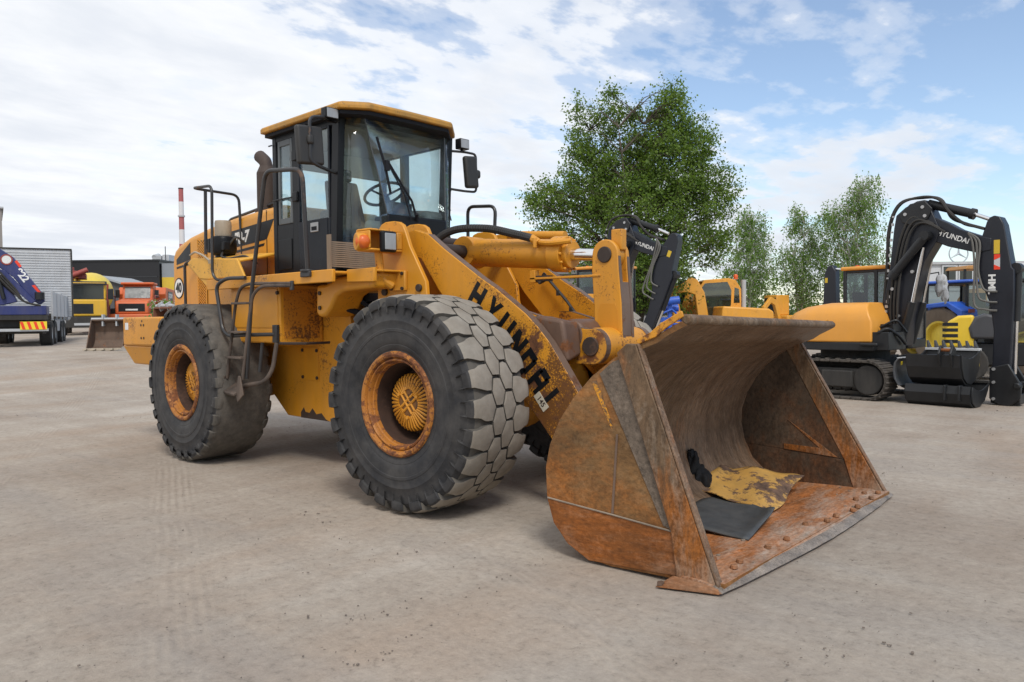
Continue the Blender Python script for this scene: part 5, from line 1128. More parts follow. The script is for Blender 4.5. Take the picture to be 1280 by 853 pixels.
# ---------------------------------------------------------------- crawler excavator
def crawler(label, loc, rz, scale=1., stick_turn=0., group=None, marks=True):
    E = thing('crawler_excavator', label, 'excavator', loc, rz, group, scale)
    for s_ in (-1, 1):
        M = MB(); yc = s_ * .82; w = .46; xr, xf_, r, zc = -1.15, .62, .335, .36
        path = []
        for i in range(12): path.append((xf_ + r * math.sin(PI * i / 12), zc + r * math.cos(PI * i / 12), PI * i / 12))
        for i in range(9): path.append((xf_ - (xf_ - xr) * i / 9, zc - r, PI))
        for i in range(12): path.append((xr - r * math.sin(PI * i / 12), zc - r * math.cos(PI * i / 12), PI + PI * i / 12))
        for i in range(9): path.append((xr + (xf_ - xr) * i / 9, zc + r, 2 * PI))
        for x, z, a in path:
            Rm = Matrix.Rotation(a, 3, 'Y'); M.box((x, yc, z), (.175, w, .045), Rm); M.box(Vector((x, yc, z)) + Rm @ Vector((.03, 0, .03)), (.035, w, .03), Rm)
        tk = M.build('track', paint('track_rubber', (.055, .048, .042), .85, var=.3, dust=.5, dustcol=(.17, .145, .12)), E, bevel=.008, seg=1)
        M = MB(); M.bb(-1.05, .55, yc - .16, yc + .20 * 1, .20, .56); M.cyl((xf_, yc - .17, zc), (xf_, yc + .17, zc), .27); M.cyl((xr, yc - .17, zc), (xr, yc + .17, zc), .27)
        M.bb(-.85, -.30, yc - s_ * .05, yc + s_ * .235, .22, .52); M.bb(-.22, .36, yc - s_ * .05, yc + s_ * .235, .22, .52)
        M.build('track_frame', M_BLKM, tk, bevel=.02)
    M = MB(); M.bb(-.8, .5, -.58, .58, .40, .72); M.cyl((-.1, 0, .70), (-.1, 0, .90), .62, seg=28); M.bb(.5, 1.12, -.5, -.35, .32, .48); M.bb(.5, 1.12, .35, .5, .32, .48); M.build('undercarriage', M_BLKM, E)
    M = MB(); prof = [(1.16, .30), (1.09, .42), (1.07, .56), (1.09, .70), (1.15, .78)]
    M.prism(prof + [(x + .035, z) for x, z in prof[::-1]], 'y', -1.02, 1.02); bl = M.build('blade', paint('blade_steel', (.042, .048, .058), .5, var=.15, dust=.3, dustcol=(.16, .15, .14)), E, bevel=.008)
    M = MB(); M.bb(1.145, 1.19, -1.02, 1.02, .775, .79); M.build('blade_edge', M_LGREY, bl); M = MB(); M.bb(1.195, 1.20, -.98, -.92, .66, .72); M.build('sticker', M_REFY, bl)
    # upper works
    plan = [(.72, -.96), (-.35, -1.03), (-.85, -.88), (-1.16, -.52), (-1.26, 0), (-1.16, .52), (-.85, .88), (-.35, .98), (.72, .98)]
    M = MB(); M.prism(plan, 'z', .88, 1.035); M.build('lower_skirt', M_BLK, E, bevel=.02)
    cp = [(.66, -.94), (-.35, -1.05), (-.87, -.90), (-1.19, -.53), (-1.29, 0), (-1.19, .53), (-.87, .88), (-.42, .95), (-.42, -.05), (.66, -.05)]
    M = MB(); lv = [(1.0, 1.036), (1.0, 1.40), (.97, 1.54), (.90, 1.65), (.76, 1.735), (.55, 1.76)]
    R_ = []
    for k, z in lv: R_.append([M.bm.verts.new((-.15 + (x + .15) * k if x < .5 else x - .05 * (1 - k) - max(0, z - 1.4) * .45, y * k, z - (max(0, -x - .35) * .09 * smooth((z - 1.3) / .4)))) for x, y in cp])
    for a, b in zip(R_, R_[1:]): M.ring_between(a, b)
    M._f(R_[-1]); M._f(R_[0][::-1]); M.build('engine_cover', M_ORY, E, bevel=.05, seg=4, angle=42)
    M = MB(); M.bb(.55, .95, -.90, -.22, .90, 1.22); M.bb(.66, .90, -.60, -.22, 1.22, 1.36); M.cyl((.5, -1.0, 1.0), (.8, -1.0, 1.0), .03); M.tube([(.75, -.9, 1.2), (.9, -.85, 1.3), (1.0, -.6, 1.15), (1.0, -.35, 1.0)], .03, 6, .08); M.tube([(.7, -.7, 1.3), (.95, -.6, 1.45), (1.05, -.4, 1.2)], .025, 6, .08); M.build('swing_gear', M_BLK, E, bevel=.01)
    M = MB()   # cab frame
    x0, x1, y0, y1, z0, z1 = -.38, .82, .06, .98, .95, 2.40
    for (x, y) in ((x0, y0), (x0, y1), (x1, y0), (x1, y1), (.30, y1), (.30, y0)):
        sx = .07; M.bb(x - (sx if x > 0 else 0), x + (0 if x > 0 else sx), y - (.06 if y > .5 else 0), y + (0 if y > .5 else .06), z0, z1)
    M.bb(x0, x1, y0, y1, z0 - .05, z0 + .12); M.bb(x0, x0 + .05, y0, y1, z0, 1.56); M.bb(x0, .3, y0 + .001, y0 + .05, z0, 1.52); M.bb(x0, .3, y1 - .05, y1 - .001, z0, 1.45)
    M.bb(x0 + .01, x1 - .01, y0 + .01, y1 - .01, z1 - .06, z1)
    cb = M.build('cab', M_BLK, E, bevel=.02, seg=3)
    M = MB(); M.prism([(x0 - .04, y0 - .03), (x1 + .03, y0 - .03), (x1 + .03, y1 + .03), (x0 - .04, y1 + .03)], 'z', 2.395, 2.47); M.build('cab_roof', M_ORY, cb, bevel=.03, seg=3)
    M = MB(); windows(M, [[(x0 + .02, y0 + .05, 1.56), (x0 + .02, y1 - .05, 1.56), (x0 + .02, y1 - .05, 2.34), (x0 + .02, y0 + .05, 2.34)], [(x1 - .02, y0 + .05, 1.08), (x1 - .02, y1 - .05, 1.08), (x1 - .02, y1 - .05, 2.34), (x1 - .02, y0 + .05, 2.34)],
        [(x0 + .05, y0 + .02, 1.52), (x1 - .05, y0 + .02, 1.52), (x1 - .05, y0 + .02, 2.34), (x0 + .05, y0 + .02, 2.34)], [(x0 + .05, y1 - .02, 1.45), (x1 - .05, y1 - .02, 1.45), (x1 - .05, y1 - .02, 2.34), (x0 + .05, y1 - .02, 2.34)]]); M.build('cab_glass', M_DGLASS, cb, recalc=False)
    M = MB(); M.bb(-.22, .22, .32, .74, 1.05, 1.35); M.hexa([(-.28, .34, 1.3), (-.14, .34, 1.3), (-.14, .72, 1.3), (-.28, .72, 1.3)], [(-.36, .36, 1.98), (-.26, .36, 1.98), (-.26, .70, 1.98), (-.36, .70, 1.98)]); M.bb(.5, .6, .7, .9, 1.1, 1.6); M.build('seat', M_DARKIN, cb, bevel=.03)
    M = MB(); M.tube([(.6, .02, 2.1), (.66, -.10, 2.1), (.66, -.12, 1.9)], .012, 6); M.bb(.60, .64, -.22, -.06, 1.72, 1.98); M.build('mirror', M_BLKM, E, bevel=.02)
    M = MB(); M.cyl((-.2, .3, 2.47), (-.2, .3, 2.50), .04); M.build('roof_lamp', M_BEACON, E)
    # boom
    lower = [(.56, .98), (.46, 1.47), (.62, 2.31), (.70, 3.10), (.74, 3.34), (.90, 3.47), (1.10, 3.56), (1.24, 3.57), (1.32, 3.45), (1.50, 3.02), (1.43, 2.80), (1.23, 2.46), (.98, 1.47), (.92, .95), (.74, .88)]
    M = MB(); M.prism(lower, 'y', -.17, .17); bo = M.build('boom', M_NAVY, E, bevel=.02)
    M = MB(); M.cyl((1.30, -.36, 2.92), (1.30, .36, 2.92), .085); M.cyl((.72, -.30, 1.02), (.72, .30, 1.02), .09); M.build('boom_pin', M_BLK, bo, each=True)
    for s_ in (-1, 1):
        M = MB(); M.cyl((1.27, s_ * .29, 2.88), (.76, s_ * .29, 2.26), .078, seg=16); M.cyl((.79, s_ * .29, 2.30), (.72, s_ * .29, 2.2), .09, seg=16); c_ = M.build('boom_cylinder', M_BLK, E)
        M = MB(); M.cyl((1.24, s_ * .22, 2.72), (1.02, s_ * .22, 1.55), .03, seg=12); M.build('piston_rod', M_CHROME, c_)
        M = MB(); M.cyl((1.06, s_ * .22, 1.75), (.86, s_ * .22, 1.0), .07, seg=16); M.build('lift_cylinder', M_BLK, E)
    jib = [(1.22, 3.30), (1.40, 3.24), (1.62, 3.12), (1.80, 3.0), (2.17, 2.84), (2.30, 2.80), (2.30, 2.60), (2.08, 2.57), (1.62, 2.71), (1.43, 2.80), (1.26, 2.88)]
    M = MB(); M.prism(jib, 'y', -.145, .145); jb = M.build('jib', M_NAVY, E, bevel=.015)
    text_obj('lettering', 'HYUNDAI', .125, M_WHITE, jb, frame_mat((1.70, -.149, 2.87), (1, 0, -.40), (0, 0, 1)), .001, .002, 1.0)
    M = MB(); M.cyl((1.24, 0, 3.51), (1.96, 0, 3.255), .078, seg=16); M.cyl((1.93, 0, 3.265), (2.0, 0, 3.24), .095, seg=16); sc_ = M.build('stick_cylinder', M_BLK, E)
    M = MB(); M.cyl((1.98, 0, 3.25), (2.28, 0, 3.11), .035, seg=12); M.build('piston_rod', M_CHROME, sc_)
    # stick, optionally swung about its pivot
    XS = Matrix.Translation((2.22, 0, 2.72)) @ Matrix.Rotation(stick_turn, 4, 'Y') @ Matrix.Translation((-2.22, 0, -2.72))
    stick = [(2.22, 3.08), (2.26, 3.15), (2.33, 3.18), (2.42, 3.15), (2.48, 3.02), (2.60, 2.30), (2.64, 2.25), (2.64, 1.70), (2.60, .70), (2.56, .05), (2.48, -.0), (2.30, .02), (2.34, 1.24), (2.28, 1.70), (2.13, 2.10), (2.08, 2.58), (2.14, 2.82)]
    M = MB(); M.prism(stick, 'y', -.13, .13); sk = M.build('stick', M_NAVY, E, XS, bevel=.018)
    M = MB(); M.bb(2.335, 2.425, -.1345, -.1315, 2.535 if marks else 2.62, 2.765); M.build('warning_sign', paint('sign_yellow', (.62, .42, .03), .5, var=.05), sk, XS)
    if marks:
     M = MB(); M.bb(2.34, 2.43, -.1345, -.1315, 2.27, 2.525); rs_ = M.build('reflector', M_LGREY, sk, XS)
     M = MB(); M.prism([(2.34, 2.43), (2.34, 2.525), (2.43, 2.525), (2.43, 2.47)], 'y', -.1365, -.135); M.prism([(2.34, 2.27), (2.34, 2.355), (2.43, 2.31), (2.43, 2.27)], 'y', -.1365, -.135); M.build('reflector_stripe', M_REFR, rs_, XS, each=True)
     text_obj('lettering', 'HML', .145, M_WHITE, sk, XS @ frame_mat((2.305, -.1335, 2.03), (0, 0, -1), (1, 0, 0)), .001, .006, 1.15)
    M = MB(); M.cyl((2.66, 0, 2.28), (2.64, 0, 1.40), .06, seg=14); M.cyl((2.64, -.08, 2.28), (2.64, .08, 2.28), .09); bcy = M.build('bucket_cylinder', M_BLK, E, XS)
    M = MB(); M.cyl((2.64, 0, 1.42), (2.62, 0, .52), .03, seg=12); M.build('piston_rod', M_CHROME, bcy, XS)
    M = MB(); M.prism([(2.30, .62), (2.58, .70), (2.78, .34), (2.76, .12), (2.60, -.02), (2.44, .0), (2.30, .10)], 'y', -.19, -.135); M.prism([(2.30, .62), (2.58, .70), (2.78, .34), (2.76, .12), (2.60, -.02), (2.44, .0), (2.30, .10)], 'y', .135, .19); M.bb(2.30, 2.74, -.13, .13, .02, .2); M.bb(2.50, 2.82, -.05, .05, .30, .40); M.cyl((2.72, -.25, .34), (2.72, .25, .34), .05)
    cpl = M.build('quick_coupler', M_BLK, E, XS, bevel=.015)
    M = MB()
    for z in (.60, .38, .10): M.cyl((2.37, -.19, z), (2.37, -.215, z), .026, seg=10)
    M.build('coupler_pin', M_SILV, cpl, XS, each=True)
    for i, (dx, lo) in enumerate(((0, 1.74), (.05, 1.92), (-.06, 1.60))):
        M = MB(); M.tube(spline([Vector((1.95, -.16, 2.92)), Vector((2.08 + dx, -.17, 2.75)), Vector((2.09 + dx * .5, -.18, 2.30)), Vector((2.12 + dx, -.18, lo + .1)), Vector((2.24, -.17, lo)), Vector((2.40, -.155, lo - .02))], 8), .019, 6); M.build('hydraulic_hose', M_HOSEG, sk, XS)
    for i in range(3):
        M = MB(); o_ = .06 * i - .12; M.tube(spline([Vector((.50 - .03 * i, o_, 1.6)), Vector((.57 - .035 * i, o_, 2.4)), Vector((.62 - .04 * i, o_, 3.15)), Vector((.80 - .03 * i, o_, 3.54 + .02 * i)), Vector((1.15, o_, 3.63)), Vector((1.45, o_, 3.56)), Vector((1.62, o_, 3.33 - .05 * i)), Vector((1.85, o_, 3.10)), Vector((2.05, o_, 3.02)), Vector((2.18, o_, 2.97))], 7), .025, 6); M.build('hydraulic_hose', M_BLKM, bo)
    for i in range(3):
        M = MB(); o_ = -.19 - .02 * i; M.tube(spline([Vector((.70 + .06 * i, o_, 1.0)), Vector((.66 + .07 * i, o_, 1.7)), Vector((.74 + .07 * i, o_ - .02, 2.4)), Vector((.86 + .08 * i, o_, 3.0)), Vector((1.05 + .1 * i, o_, 3.28 - .06 * i)), Vector((1.4 + .1 * i, o_ + .02, 3.12 - .08 * i))], 7), .022, 6); M.build('hydraulic_hose', M_BLKM, bo)
    M = MB(); M.prism([(.80, 3.35), (1.0, 3.52), (1.25, 3.55), (1.38, 3.40), (1.30, 3.22), (1.05, 3.12), (.86, 3.2)], 'y', -.205, -.171); M.build('knee_plate', M_BLK, bo, bevel=.012)
    for i, (x, z) in enumerate(((.92, 3.34), (1.22, 3.44), (1.26, 3.28), (.70, 2.0), (1.05, 2.3), (1.30, 2.92), (.80, 1.5))):
        M = MB(); M.cyl((x, -.172, z), (x, -.225, z), .03, seg=10); M.build('bolt_head', M_SILV, bo)
    M = MB()
    for i in range(9): M.box((.60 + .012 * i, -.175, 2.2 + .14 * i), (.035, .03, .03 + .02 * (i % 2)))
    for i in range(5): M.box((.55 + .02 * i, -.19, 1.5 + .09 * i), (.05, .04, .05))
    M.build('hose_clamp', M_SILV, bo, each=True)
    return E
EXL, EXR = (.262, 10.2, 0), math.radians(-10.5)
EX1 = crawler('black and orange crawler excavator parked right of the rusty bucket, stick folded upright', EXL, EXR)
def at_exc(x, y, z): c, s_ = math.cos(EXR), math.sin(EXR); return (EXL[0] + x * c - y * s_, EXL[1] + x * s_ + y * c, z)
M = MB(); M.blob((1.26, .5, 2.06), (.11, .10, .17), .3, 5, 4, 3); M.blob((1.34, .48, 1.86), (.05, .05, .12), .35, 5, 3, 4); M.build('wrapped_mirror', paint('white_wrap', (.62, .62, .62), .35, var=.08), EX1, angle=70)
M = MB(); M.tube([(.82, .5, 2.25), (1.22, .5, 2.30), (1.26, .5, 2.0)], .014, 6); M.build('mirror_bracket', M_BLK, EX1)
T = thing('digger_arm', 'black folded digger arm standing upright just left of the excavator cab', 'digger arm', at_exc(-1.6, 1.95, 0), EXR)
M = MB(); M.prism([(-.12, .0), (-.16, 1.6), (-.12, 2.45), (-.05, 2.62), (.06, 2.64), (.14, 2.5), (.16, 1.6), (.10, .0)], 'y', -.1, .1); M.build('stick', M_NAVY, T, bevel=.02)
M = MB(); M.cyl((.04, 0, 2.56), (.55, 0, 2.50), .025, seg=10); M.build('piston_rod', M_CHROME, T); M = MB(); M.cyl((.5, 0, 2.505), (1.0, 0, 2.45), .06, seg=12); M.build('cylinder', M_BLK, T)
M = MB(); M.bb(-.10, -.04, -.105, -.101, 2.25, 2.36); M.build('warning_sign', paint('sign_yellow', (.62, .42, .03)), T); M = MB(); M.bb(-.35, .45, -.5, .5, .0, .25); M.build('base', M_BLK, T, bevel=.02)
# loose buckets by the coupler: width along x, mouth upwards
def loose_bucket(name, label, x0, x1, prof, z0, teeth, yoff):
    T = thing(name, label, 'digger bucket', at_exc(0, 0, z0), EXR, None)
    pts = [(y + yoff, z) for y, z in prof]; th = offs(pts, .03)
    M = MB(); rows_o = [[Vector((x, y, z)) for x in (x0, x1)] for y, z in pts]
    for a, b, c, d in zip(pts, pts[1:], th, th[1:]): M.hexa([(x0, *a), (x1, *a), (x1, *b), (x0, *b)], [(x0, *c), (x1, *c), (x1, *d), (x0, *d)])
    sh = M.build('shell', M_BLK, T)
    for xa in (x0 - .025, x1):
        M = MB(); k = len(pts); top = [(pts[-1][0] + (pts[0][0] - pts[-1][0]) * f, pts[-1][1] + (pts[0][1] - pts[-1][1]) * f - .10 * math.sin(PI * f)) for f in (.2, .4, .6, .8)]
        M.prism(pts + top, 'x', xa, xa + .025); M.build('side_plate', M_BLK, T, bevel=.005)
    M = MB(); y, z = pts[-1]; M.bb(x0 - .02, x1 + .02, y - .05, y + .05, z - .02, z + .025); M.build('cutting_edge', M_LGREY if teeth else M_BLKM, T, bevel=.006)
    for i in range(teeth):
        xx = x0 + .04 + (x1 - x0 - .08) * i / (teeth - 1); M = MB(); M.hexa([(xx - .03, y - .05, z), (xx + .03, y - .05, z), (xx + .03, y + .05, z), (xx - .03, y + .05, z)], [(xx - .05, y - .02, z + .15), (xx - .02, y - .02, z + .15), (xx - .02, y + .02, z + .15), (xx - .05, y + .02, z + .15)]); M.build('tooth', paint('tooth_steel', (.06, .06, .065), .5, metal=.3, var=.2), T, bevel=.006)
    return T, pts
pr = [(-.42, .50), (-.40, .30), (-.32, .12), (-.18, .02), (.0, .0), (.18, .06), (.30, .20), (.36, .40), (.40, .56)]
T, pts = loose_bucket('digging_bucket', 'black toothed digger bucket stacked on a smooth one beside the excavator stick', 1.32, 2.16, pr, .36, 7, -.62)
M = MB()
for xx in (1.84, 2.02): M.prism([(-1.06, .30), (-1.14, .52), (-1.04, .66), (-.92, .60), (-.86, .34)], 'x', xx, xx + .035)
M.build('bucket_ear', M_BLK, T, bevel=.01, each=True)
M = MB(); M.cyl((1.86, -1.04, .58), (2.05, -1.04, .58), .028); M.build('ear_pin', paint('copper_pin', (.25, .09, .03), .5, metal=.5, var=.2), T)
M = MB(); M.cyl((1.86, -1.02, .36), (2.05, -1.02, .36), .026); M.build('ear_pin', paint('copper_pin', (.25, .09, .03)), T)
pr2 = [(-.30, .34), (-.34, .22), (-.30, .08), (-.18, .0), (.02, -.0), (.22, .08), (.36, .24), (.44, .38)]
T, pts = loose_bucket('ditching_bucket', 'black smooth edged ditching bucket lying on the ground under a toothed one', 1.28, 2.30, pr2, .0, 0, -.66)
M = MB(); M.bb(1.9, 1.94, -1.05, -.9, .1, .36); M.bb(2.12, 2.16, -1.05, -.9, .1, .36); M.build('bucket_ear', M_BLK, T, bevel=.01, each=True)
M = MB(); M.prism([(1.30, .30), (1.36, .30), (1.36, .325), (1.30, .325)], 'y', -.9905, -.988); M.build('sticker', M_WHITE, T)
# the second crawler further back, its raised arm showing right of the loader's bell crank
crawler('black armed excavator with its boom raised against the dark tree behind the bell crank', (-9.41, 15.16, 0), math.radians(0), 1.28, math.radians(22), marks=False)
# ---------------------------------------------------------------- helpers for things placed across the yard
def yard(px_depth, px_lat, z=None):
    """a spot given as metres ahead of and metres right of where the photographer stands"""
    p = CAM.xy + FWH * px_depth + RTH * px_lat; return (p.x, p.y, gz(p.x, p.y) if z is None else z)
VIEW = math.atan2(FWH.y, FWH.x); RIGHT = VIEW - PI / 2
def ribs(M, x0, x1, y, z0, z1, n, d=.02):
    for i in range(n): z = z0 + (z1 - z0) * (i + .5) / n; M.bb(x0, x1, y - d, y, z - (z1 - z0) / n * .3, z + (z1 - z0) / n * .3)

# ---------------------------------------------------------------- orange wheeled excavator, seen from its side, boom to the left
def wheeled():
    T = thing('wheeled_excavator', 'orange wheeled excavator with beacon and low boom, seen over the bucket lip', 'excavator', yard(33, 9.05, .12), RIGHT + PI)     # local x points left in the photo
    M = MB(); M.prism([(-1.75, 1.15), (-1.75, 1.55), (-1.55, 1.68), (.35, 1.80), (.45, 1.15)], 'y', -1.2, 1.2); M.build('engine_cover', M_AMB, T, bevel=.07, seg=3)
    M = MB(); M.bb(-1.4, .9, -1.1, 1.1, 1.02, 1.15); M.bb(-1.9, 1.9, -.6, .6, .55, 1.0); M.build('chassis', M_BLK, T)
    for x in (-1.35, 1.35):
        for y in (-1.0, 1.0): tyre_simple('wheel', (x, y, .5), .5, .42, T, rim=M_AMB)
    M = MB(); cabp = [(-.85, 1.3), (-.85, 2.55), (-.62, 2.93), (-.3, 3.02), (.75, 2.95), (.98, 2.6), (1.05, 1.95), (1.02, 1.2)]
    for y0, y1 in ((-1.2, -1.14), (-.36, -.3)): M.prism(cabp, 'y', y0, y1)
    M.prism([(-.85, 1.2), (-.85, 1.7), (1.03, 1.7), (1.02, 1.2)], 'y', -1.139, -.361); M.prism([(-.72, 2.78), (-.62, 2.93), (-.3, 3.02), (.75, 2.95), (.80, 2.86), (-.3, 2.93)], 'y', -1.139, -.361)
    cb = M.build('cab', M_AMB, T, bevel=.03)
    for q, n in (([(-.30, 1.35), (.92, 1.35), (.95, 2.0), (.90, 2.55), (.72, 2.80), (-.25, 2.86), (-.42, 2.5), (-.40, 1.9)], 'door_window'), ([(-.78, 1.95), (-.52, 1.95), (-.56, 2.62), (-.74, 2.55)], 'rear_window')):
        M = MB(); M.prism(q, 'y', .0, .012); M.build(n, M_DGLASS, cb, Matrix.Translation((0, -1.2145, 0)))
        M = MB(); M.prism(q, 'y', .0, .012); M.build(n, M_DGLASS, cb, Matrix.Translation((0, -.2975, 0)))
    M = MB(); M.bb(.28, .40, -1.232, -1.216, 1.3, 2.85); M.prism([(-.30, 1.30), (.95, 1.30), (.95, 1.42), (.1, 1.42), (-.36, 1.92), (-.42, 1.90)], 'y', -1.232, -1.216); M.build('door_post', M_BLK, cb, each=True)
    M = MB(); M.bb(-.2, .25, -.95, -.55, 1.7, 1.95); M.bb(-.3, -.18, -.95, -.55, 1.8, 2.55); M.build('seat', M_DARKIN, cb)
    M = MB(); M.cyl((-.72, -.7, 2.98), (-.72, -.7, 3.06), .09); M.lathe([(.10, 3.06), (.10, 3.14), (.06, 3.2), (0, 3.21)], (-.72, -.7, 0), 'z', 14); M.build('beacon', M_BEACON, cb)
    M = MB(); M.cyl((-1.02, -.55, 1.7), (-1.02, -.55, 2.95), .11, seg=14); M.build('exhaust_pipe', M_GREY, T)
    M = MB(); M.bb(-.15, .45, -1.206, -1.2, 1.22, 1.6); M.bb(-1.72, -1.50, -1.206, -1.2, 1.25, 1.5); M.build('louvre', M_BLK, T, each=True)
    M = MB(); M.prism([(.65, 1.2), (.85, 2.4), (1.15, 2.95), (1.45, 3.05), (1.68, 2.85), (2.15, 2.62), (2.12, 2.38), (1.55, 2.42), (1.25, 2.3), (1.1, 1.1)], 'y', -.1, .18); bo = M.build('boom', M_AMB, T, bevel=.03)
    M = MB(); M.prism([(2.10, 2.70), (2.28, 2.62), (2.28, 2.2), (2.10, 1.0), (1.85, .45), (1.70, .5), (1.86, 1.6), (2.0, 2.3)], 'y', -.08, .16); M.build('stick', M_AMB, T, bevel=.03)
    M = MB(); M.cyl((1.2, .04, 2.98), (1.95, .04, 2.78), .08); M.cyl((1.95, .04, 2.78), (2.2, .04, 2.68), .04); M.build('stick_cylinder', M_BLK, bo)
    for i in range(2):
        M = MB(); M.tube(spline([Vector((1.3, -.12, 3.05)), Vector((1.75, -.13, 2.75)), Vector((2.0, -.12, 2.3 - .1 * i)), Vector((1.88 + .1 * i, -.11, 1.8)), Vector((2.0, -.1, 1.4))], 6), .03, 6); M.build('hydraulic_hose', M_BLKM, bo)
    M = MB(); M.prism([(1.35, .6), (1.3, .25), (1.5, .05), (1.85, .1), (2.0, .5)], 'y', -.5, .5); M.build('bucket', M_BLK, T, bevel=.02)
    text_obj('lettering', 'HYUNDAI', .12, M_BLK, bo, frame_mat((1.85, -.1035, 2.53), (-1, 0, .18), (0, 0, 1)) @ Matrix.Rotation(0, 4, 'Z') , .001, .002)
wheeled()
def small_machine(label, loc, rz, cat='excavator'):
    T = thing('compact_excavator', label, cat, loc, rz)
    M = MB(); M.bb(-1.5, .9, -1.0, 1.0, .95, 1.5); M.build('body', M_AMB, T, bevel=.08, seg=3)
    M = MB(); M.bb(-.2, .9, -.8, .2, 1.5, 2.72)
    cb = M.build('cab', M_AMB, T, bevel=.06, seg=3)
    M = MB(); M.bb(-.1, .8, -.806, -.802, 1.7, 2.55); M.bb(.902, .906, -.72, .12, 1.6, 2.55); M.bb(-.206, -.202, -.72, .12, 1.75, 2.55); M.build('cab_glass', paint('dark_pane', (.02, .025, .026), .12, var=.3, spec=.6), cb, each=True)
    for y in (-.8, .8):
        M = MB(); M.prism([(-1.4, .35), (-1.2, .05), (1.2, .05), (1.4, .35), (1.2, .68), (-1.2, .68)], 'y', y - .22, y + .22); M.build('track', M_BLKM, T, bevel=.05)
    M = MB(); M.cyl((0, 0, .6), (0, 0, .95), .5); M.build('turntable', M_BLK, T)
    M = MB(); M.prism([(.8, 1.1), (1.2, 2.4), (1.7, 2.6), (2.3, 2.0), (2.2, 1.8), (1.7, 2.25), (1.4, 2.1), (1.05, 1.1)], 'y', .3, .5); M.build('boom', M_AMB, T, bevel=.02)
    M = MB(); M.prism([(2.1, 2.1), (2.35, 2.05), (2.1, .5), (1.95, .5)], 'y', .31, .49); M.build('stick', M_AMB, T, bevel=.02)
    return T
small_machine('small orange excavator cab half hidden behind the wheeled excavator boom', yard(36, 8.35, 0), VIEW + math.radians(150))
small_machine('far orange machine with upright cab between two birches beyond the bucket lip', yard(47, 16.6, 0), VIEW + math.radians(120))

# ---------------------------------------------------------------- blue implement
T = thing('field_implement', 'bright blue folded frame implement with a yellow corner piece behind the loader', 'implement', yard(25, 5.05, 0), RIGHT)
M = MB(); M.bb(-.55, .55, -.08, .08, 1.35, 1.50); M.bb(-.55, .6, .35, .47, 1.05, 1.17); M.bb(-.45, -.33, -.1, .5, .3, 2.0); M.bb(.0, .12, -.09, .1, .1, 1.9); M.bb(.42, .52, -.09, .09, .2, 1.45)
M.hexa([(-.5, .0, 1.9), (-.25, .0, 1.9), (-.25, .4, 1.9), (-.5, .4, 1.9)], [(-.45, .0, 2.15), (-.30, .0, 2.15), (-.30, .4, 2.15), (-.45, .4, 2.15)])
M.cyl((-.1, -.1, 2.0), (.35, -.1, 2.05), .13); M.cyl((-.05, .3, 1.75), (.4, .3, 1.8), .12); M.tube([(-.5, -.15, 1.5), (.1, -.15, 1.75), (.5, -.12, 1.4)], .04, 6); M.bb(.1, .9, -.05, .03, 1.25, 1.31)
M.build('frame', M_BBLUE, T, bevel=.01)
for x in (-.4, -.1, .2, .5):
    M = MB(); M.tube([(x, 0, 1.35), (x + .05, .2, .9), (x - .02, .3, .4), (x + .1, .2, .02)], .035, 6); M.build('tine', M_BBLUE, T)
M = MB(); M.prism([(-.62, 1.35), (-.35, 1.62), (-.30, 1.5), (-.45, 1.18)], 'y', -.25, -.12); M.prism([(-.55, 1.0), (-.40, 1.15), (-.42, .9)], 'y', -.22, -.12); M.build('corner_plate', M_MIXY, T, bevel=.01, each=True)

# ---------------------------------------------------------------- workshop behind the dark tree
T = thing('workshop', 'grey low workshop half hidden behind the dark leafy tree', 'building', yard(43, 5.6, 0), RIGHT)
M = MB(); M.bb(-3.6, 3.4, 0, 9, 0, 3.9); M.build('wall', paint('grey_render', (.30, .30, .30), .85, var=.15, dust=.2), T)
M = MB(); M.prism([(-3.8, 3.9), (-3.8, 4.05), (0, 4.9), (3.6, 4.05), (3.6, 3.9)], 'y', -.3, 9.3); M.build('roof', paint('grey_roofing', (.22, .22, .225), .7, var=.12), T)
for x in (-2.6, -1.4, 1.2, 2.3):
    M = MB(); M.bb(x, x + .8, -.05, -.003, 1.6, 2.8); M.build('window', paint('dark_pane', (.02, .025, .026)), T)

# ---------------------------------------------------------------- right hand group
def roundhouse():
    T = thing('dealer_building', 'pale grey building with dark windows and a ringed three pointed star on top', 'building', yard(60, 34.5, 0), RIGHT)
    M = MB(); M.bb(-3.4, 5.5, 0, 8, 0, 5.3); M.build('wall', M_LGREY, T)
    M = MB(); M.bb(-3.6, 5.7, -.2, 8.2, 5.3, 5.5); M.build('roof', M_GREY, T)
    for x in (-1.05, .22, 1.65):
        M = MB(); M.bb(x - .1, x + 1.1, -.12, -.003, 4.0, 5.25); w_ = M.build('window_frame', M_LGREY, T); M = MB(); M.bb(x, x + .95, -.128, -.121, 4.1, 5.12); M.build('pane', paint('dark_pane', (.02, .025, .026)), w_)
    for z in (3.2, 3.5, 3.8):
        M = MB(); M.bb(-3.4, 5.5, -.03, -.002, z, z + .12); M.build('cladding_rib', M_GREY, T)
    M = MB(); M.tube([(.75 + .74 * math.cos(2 * PI * i / 36), 1.0, 6.2 + .74 * math.sin(2 * PI * i / 36)) for i in range(37)], .05, 8)
    for k in range(3):
        a = PI / 2 + 2 * PI * k / 3; M.cyl((.75, 1.0, 6.2), (.75 + .72 * math.cos(a), 1.0, 6.2 + .72 * math.sin(a)), .09, .02, 8)
    M.cyl((.75, 1.0, 5.45), (.75, 1.0, 5.5), .25); M.build('star_emblem', paint('emblem_grey', (.45, .47, .5), .35, metal=.4, var=.05), T)
roundhouse()
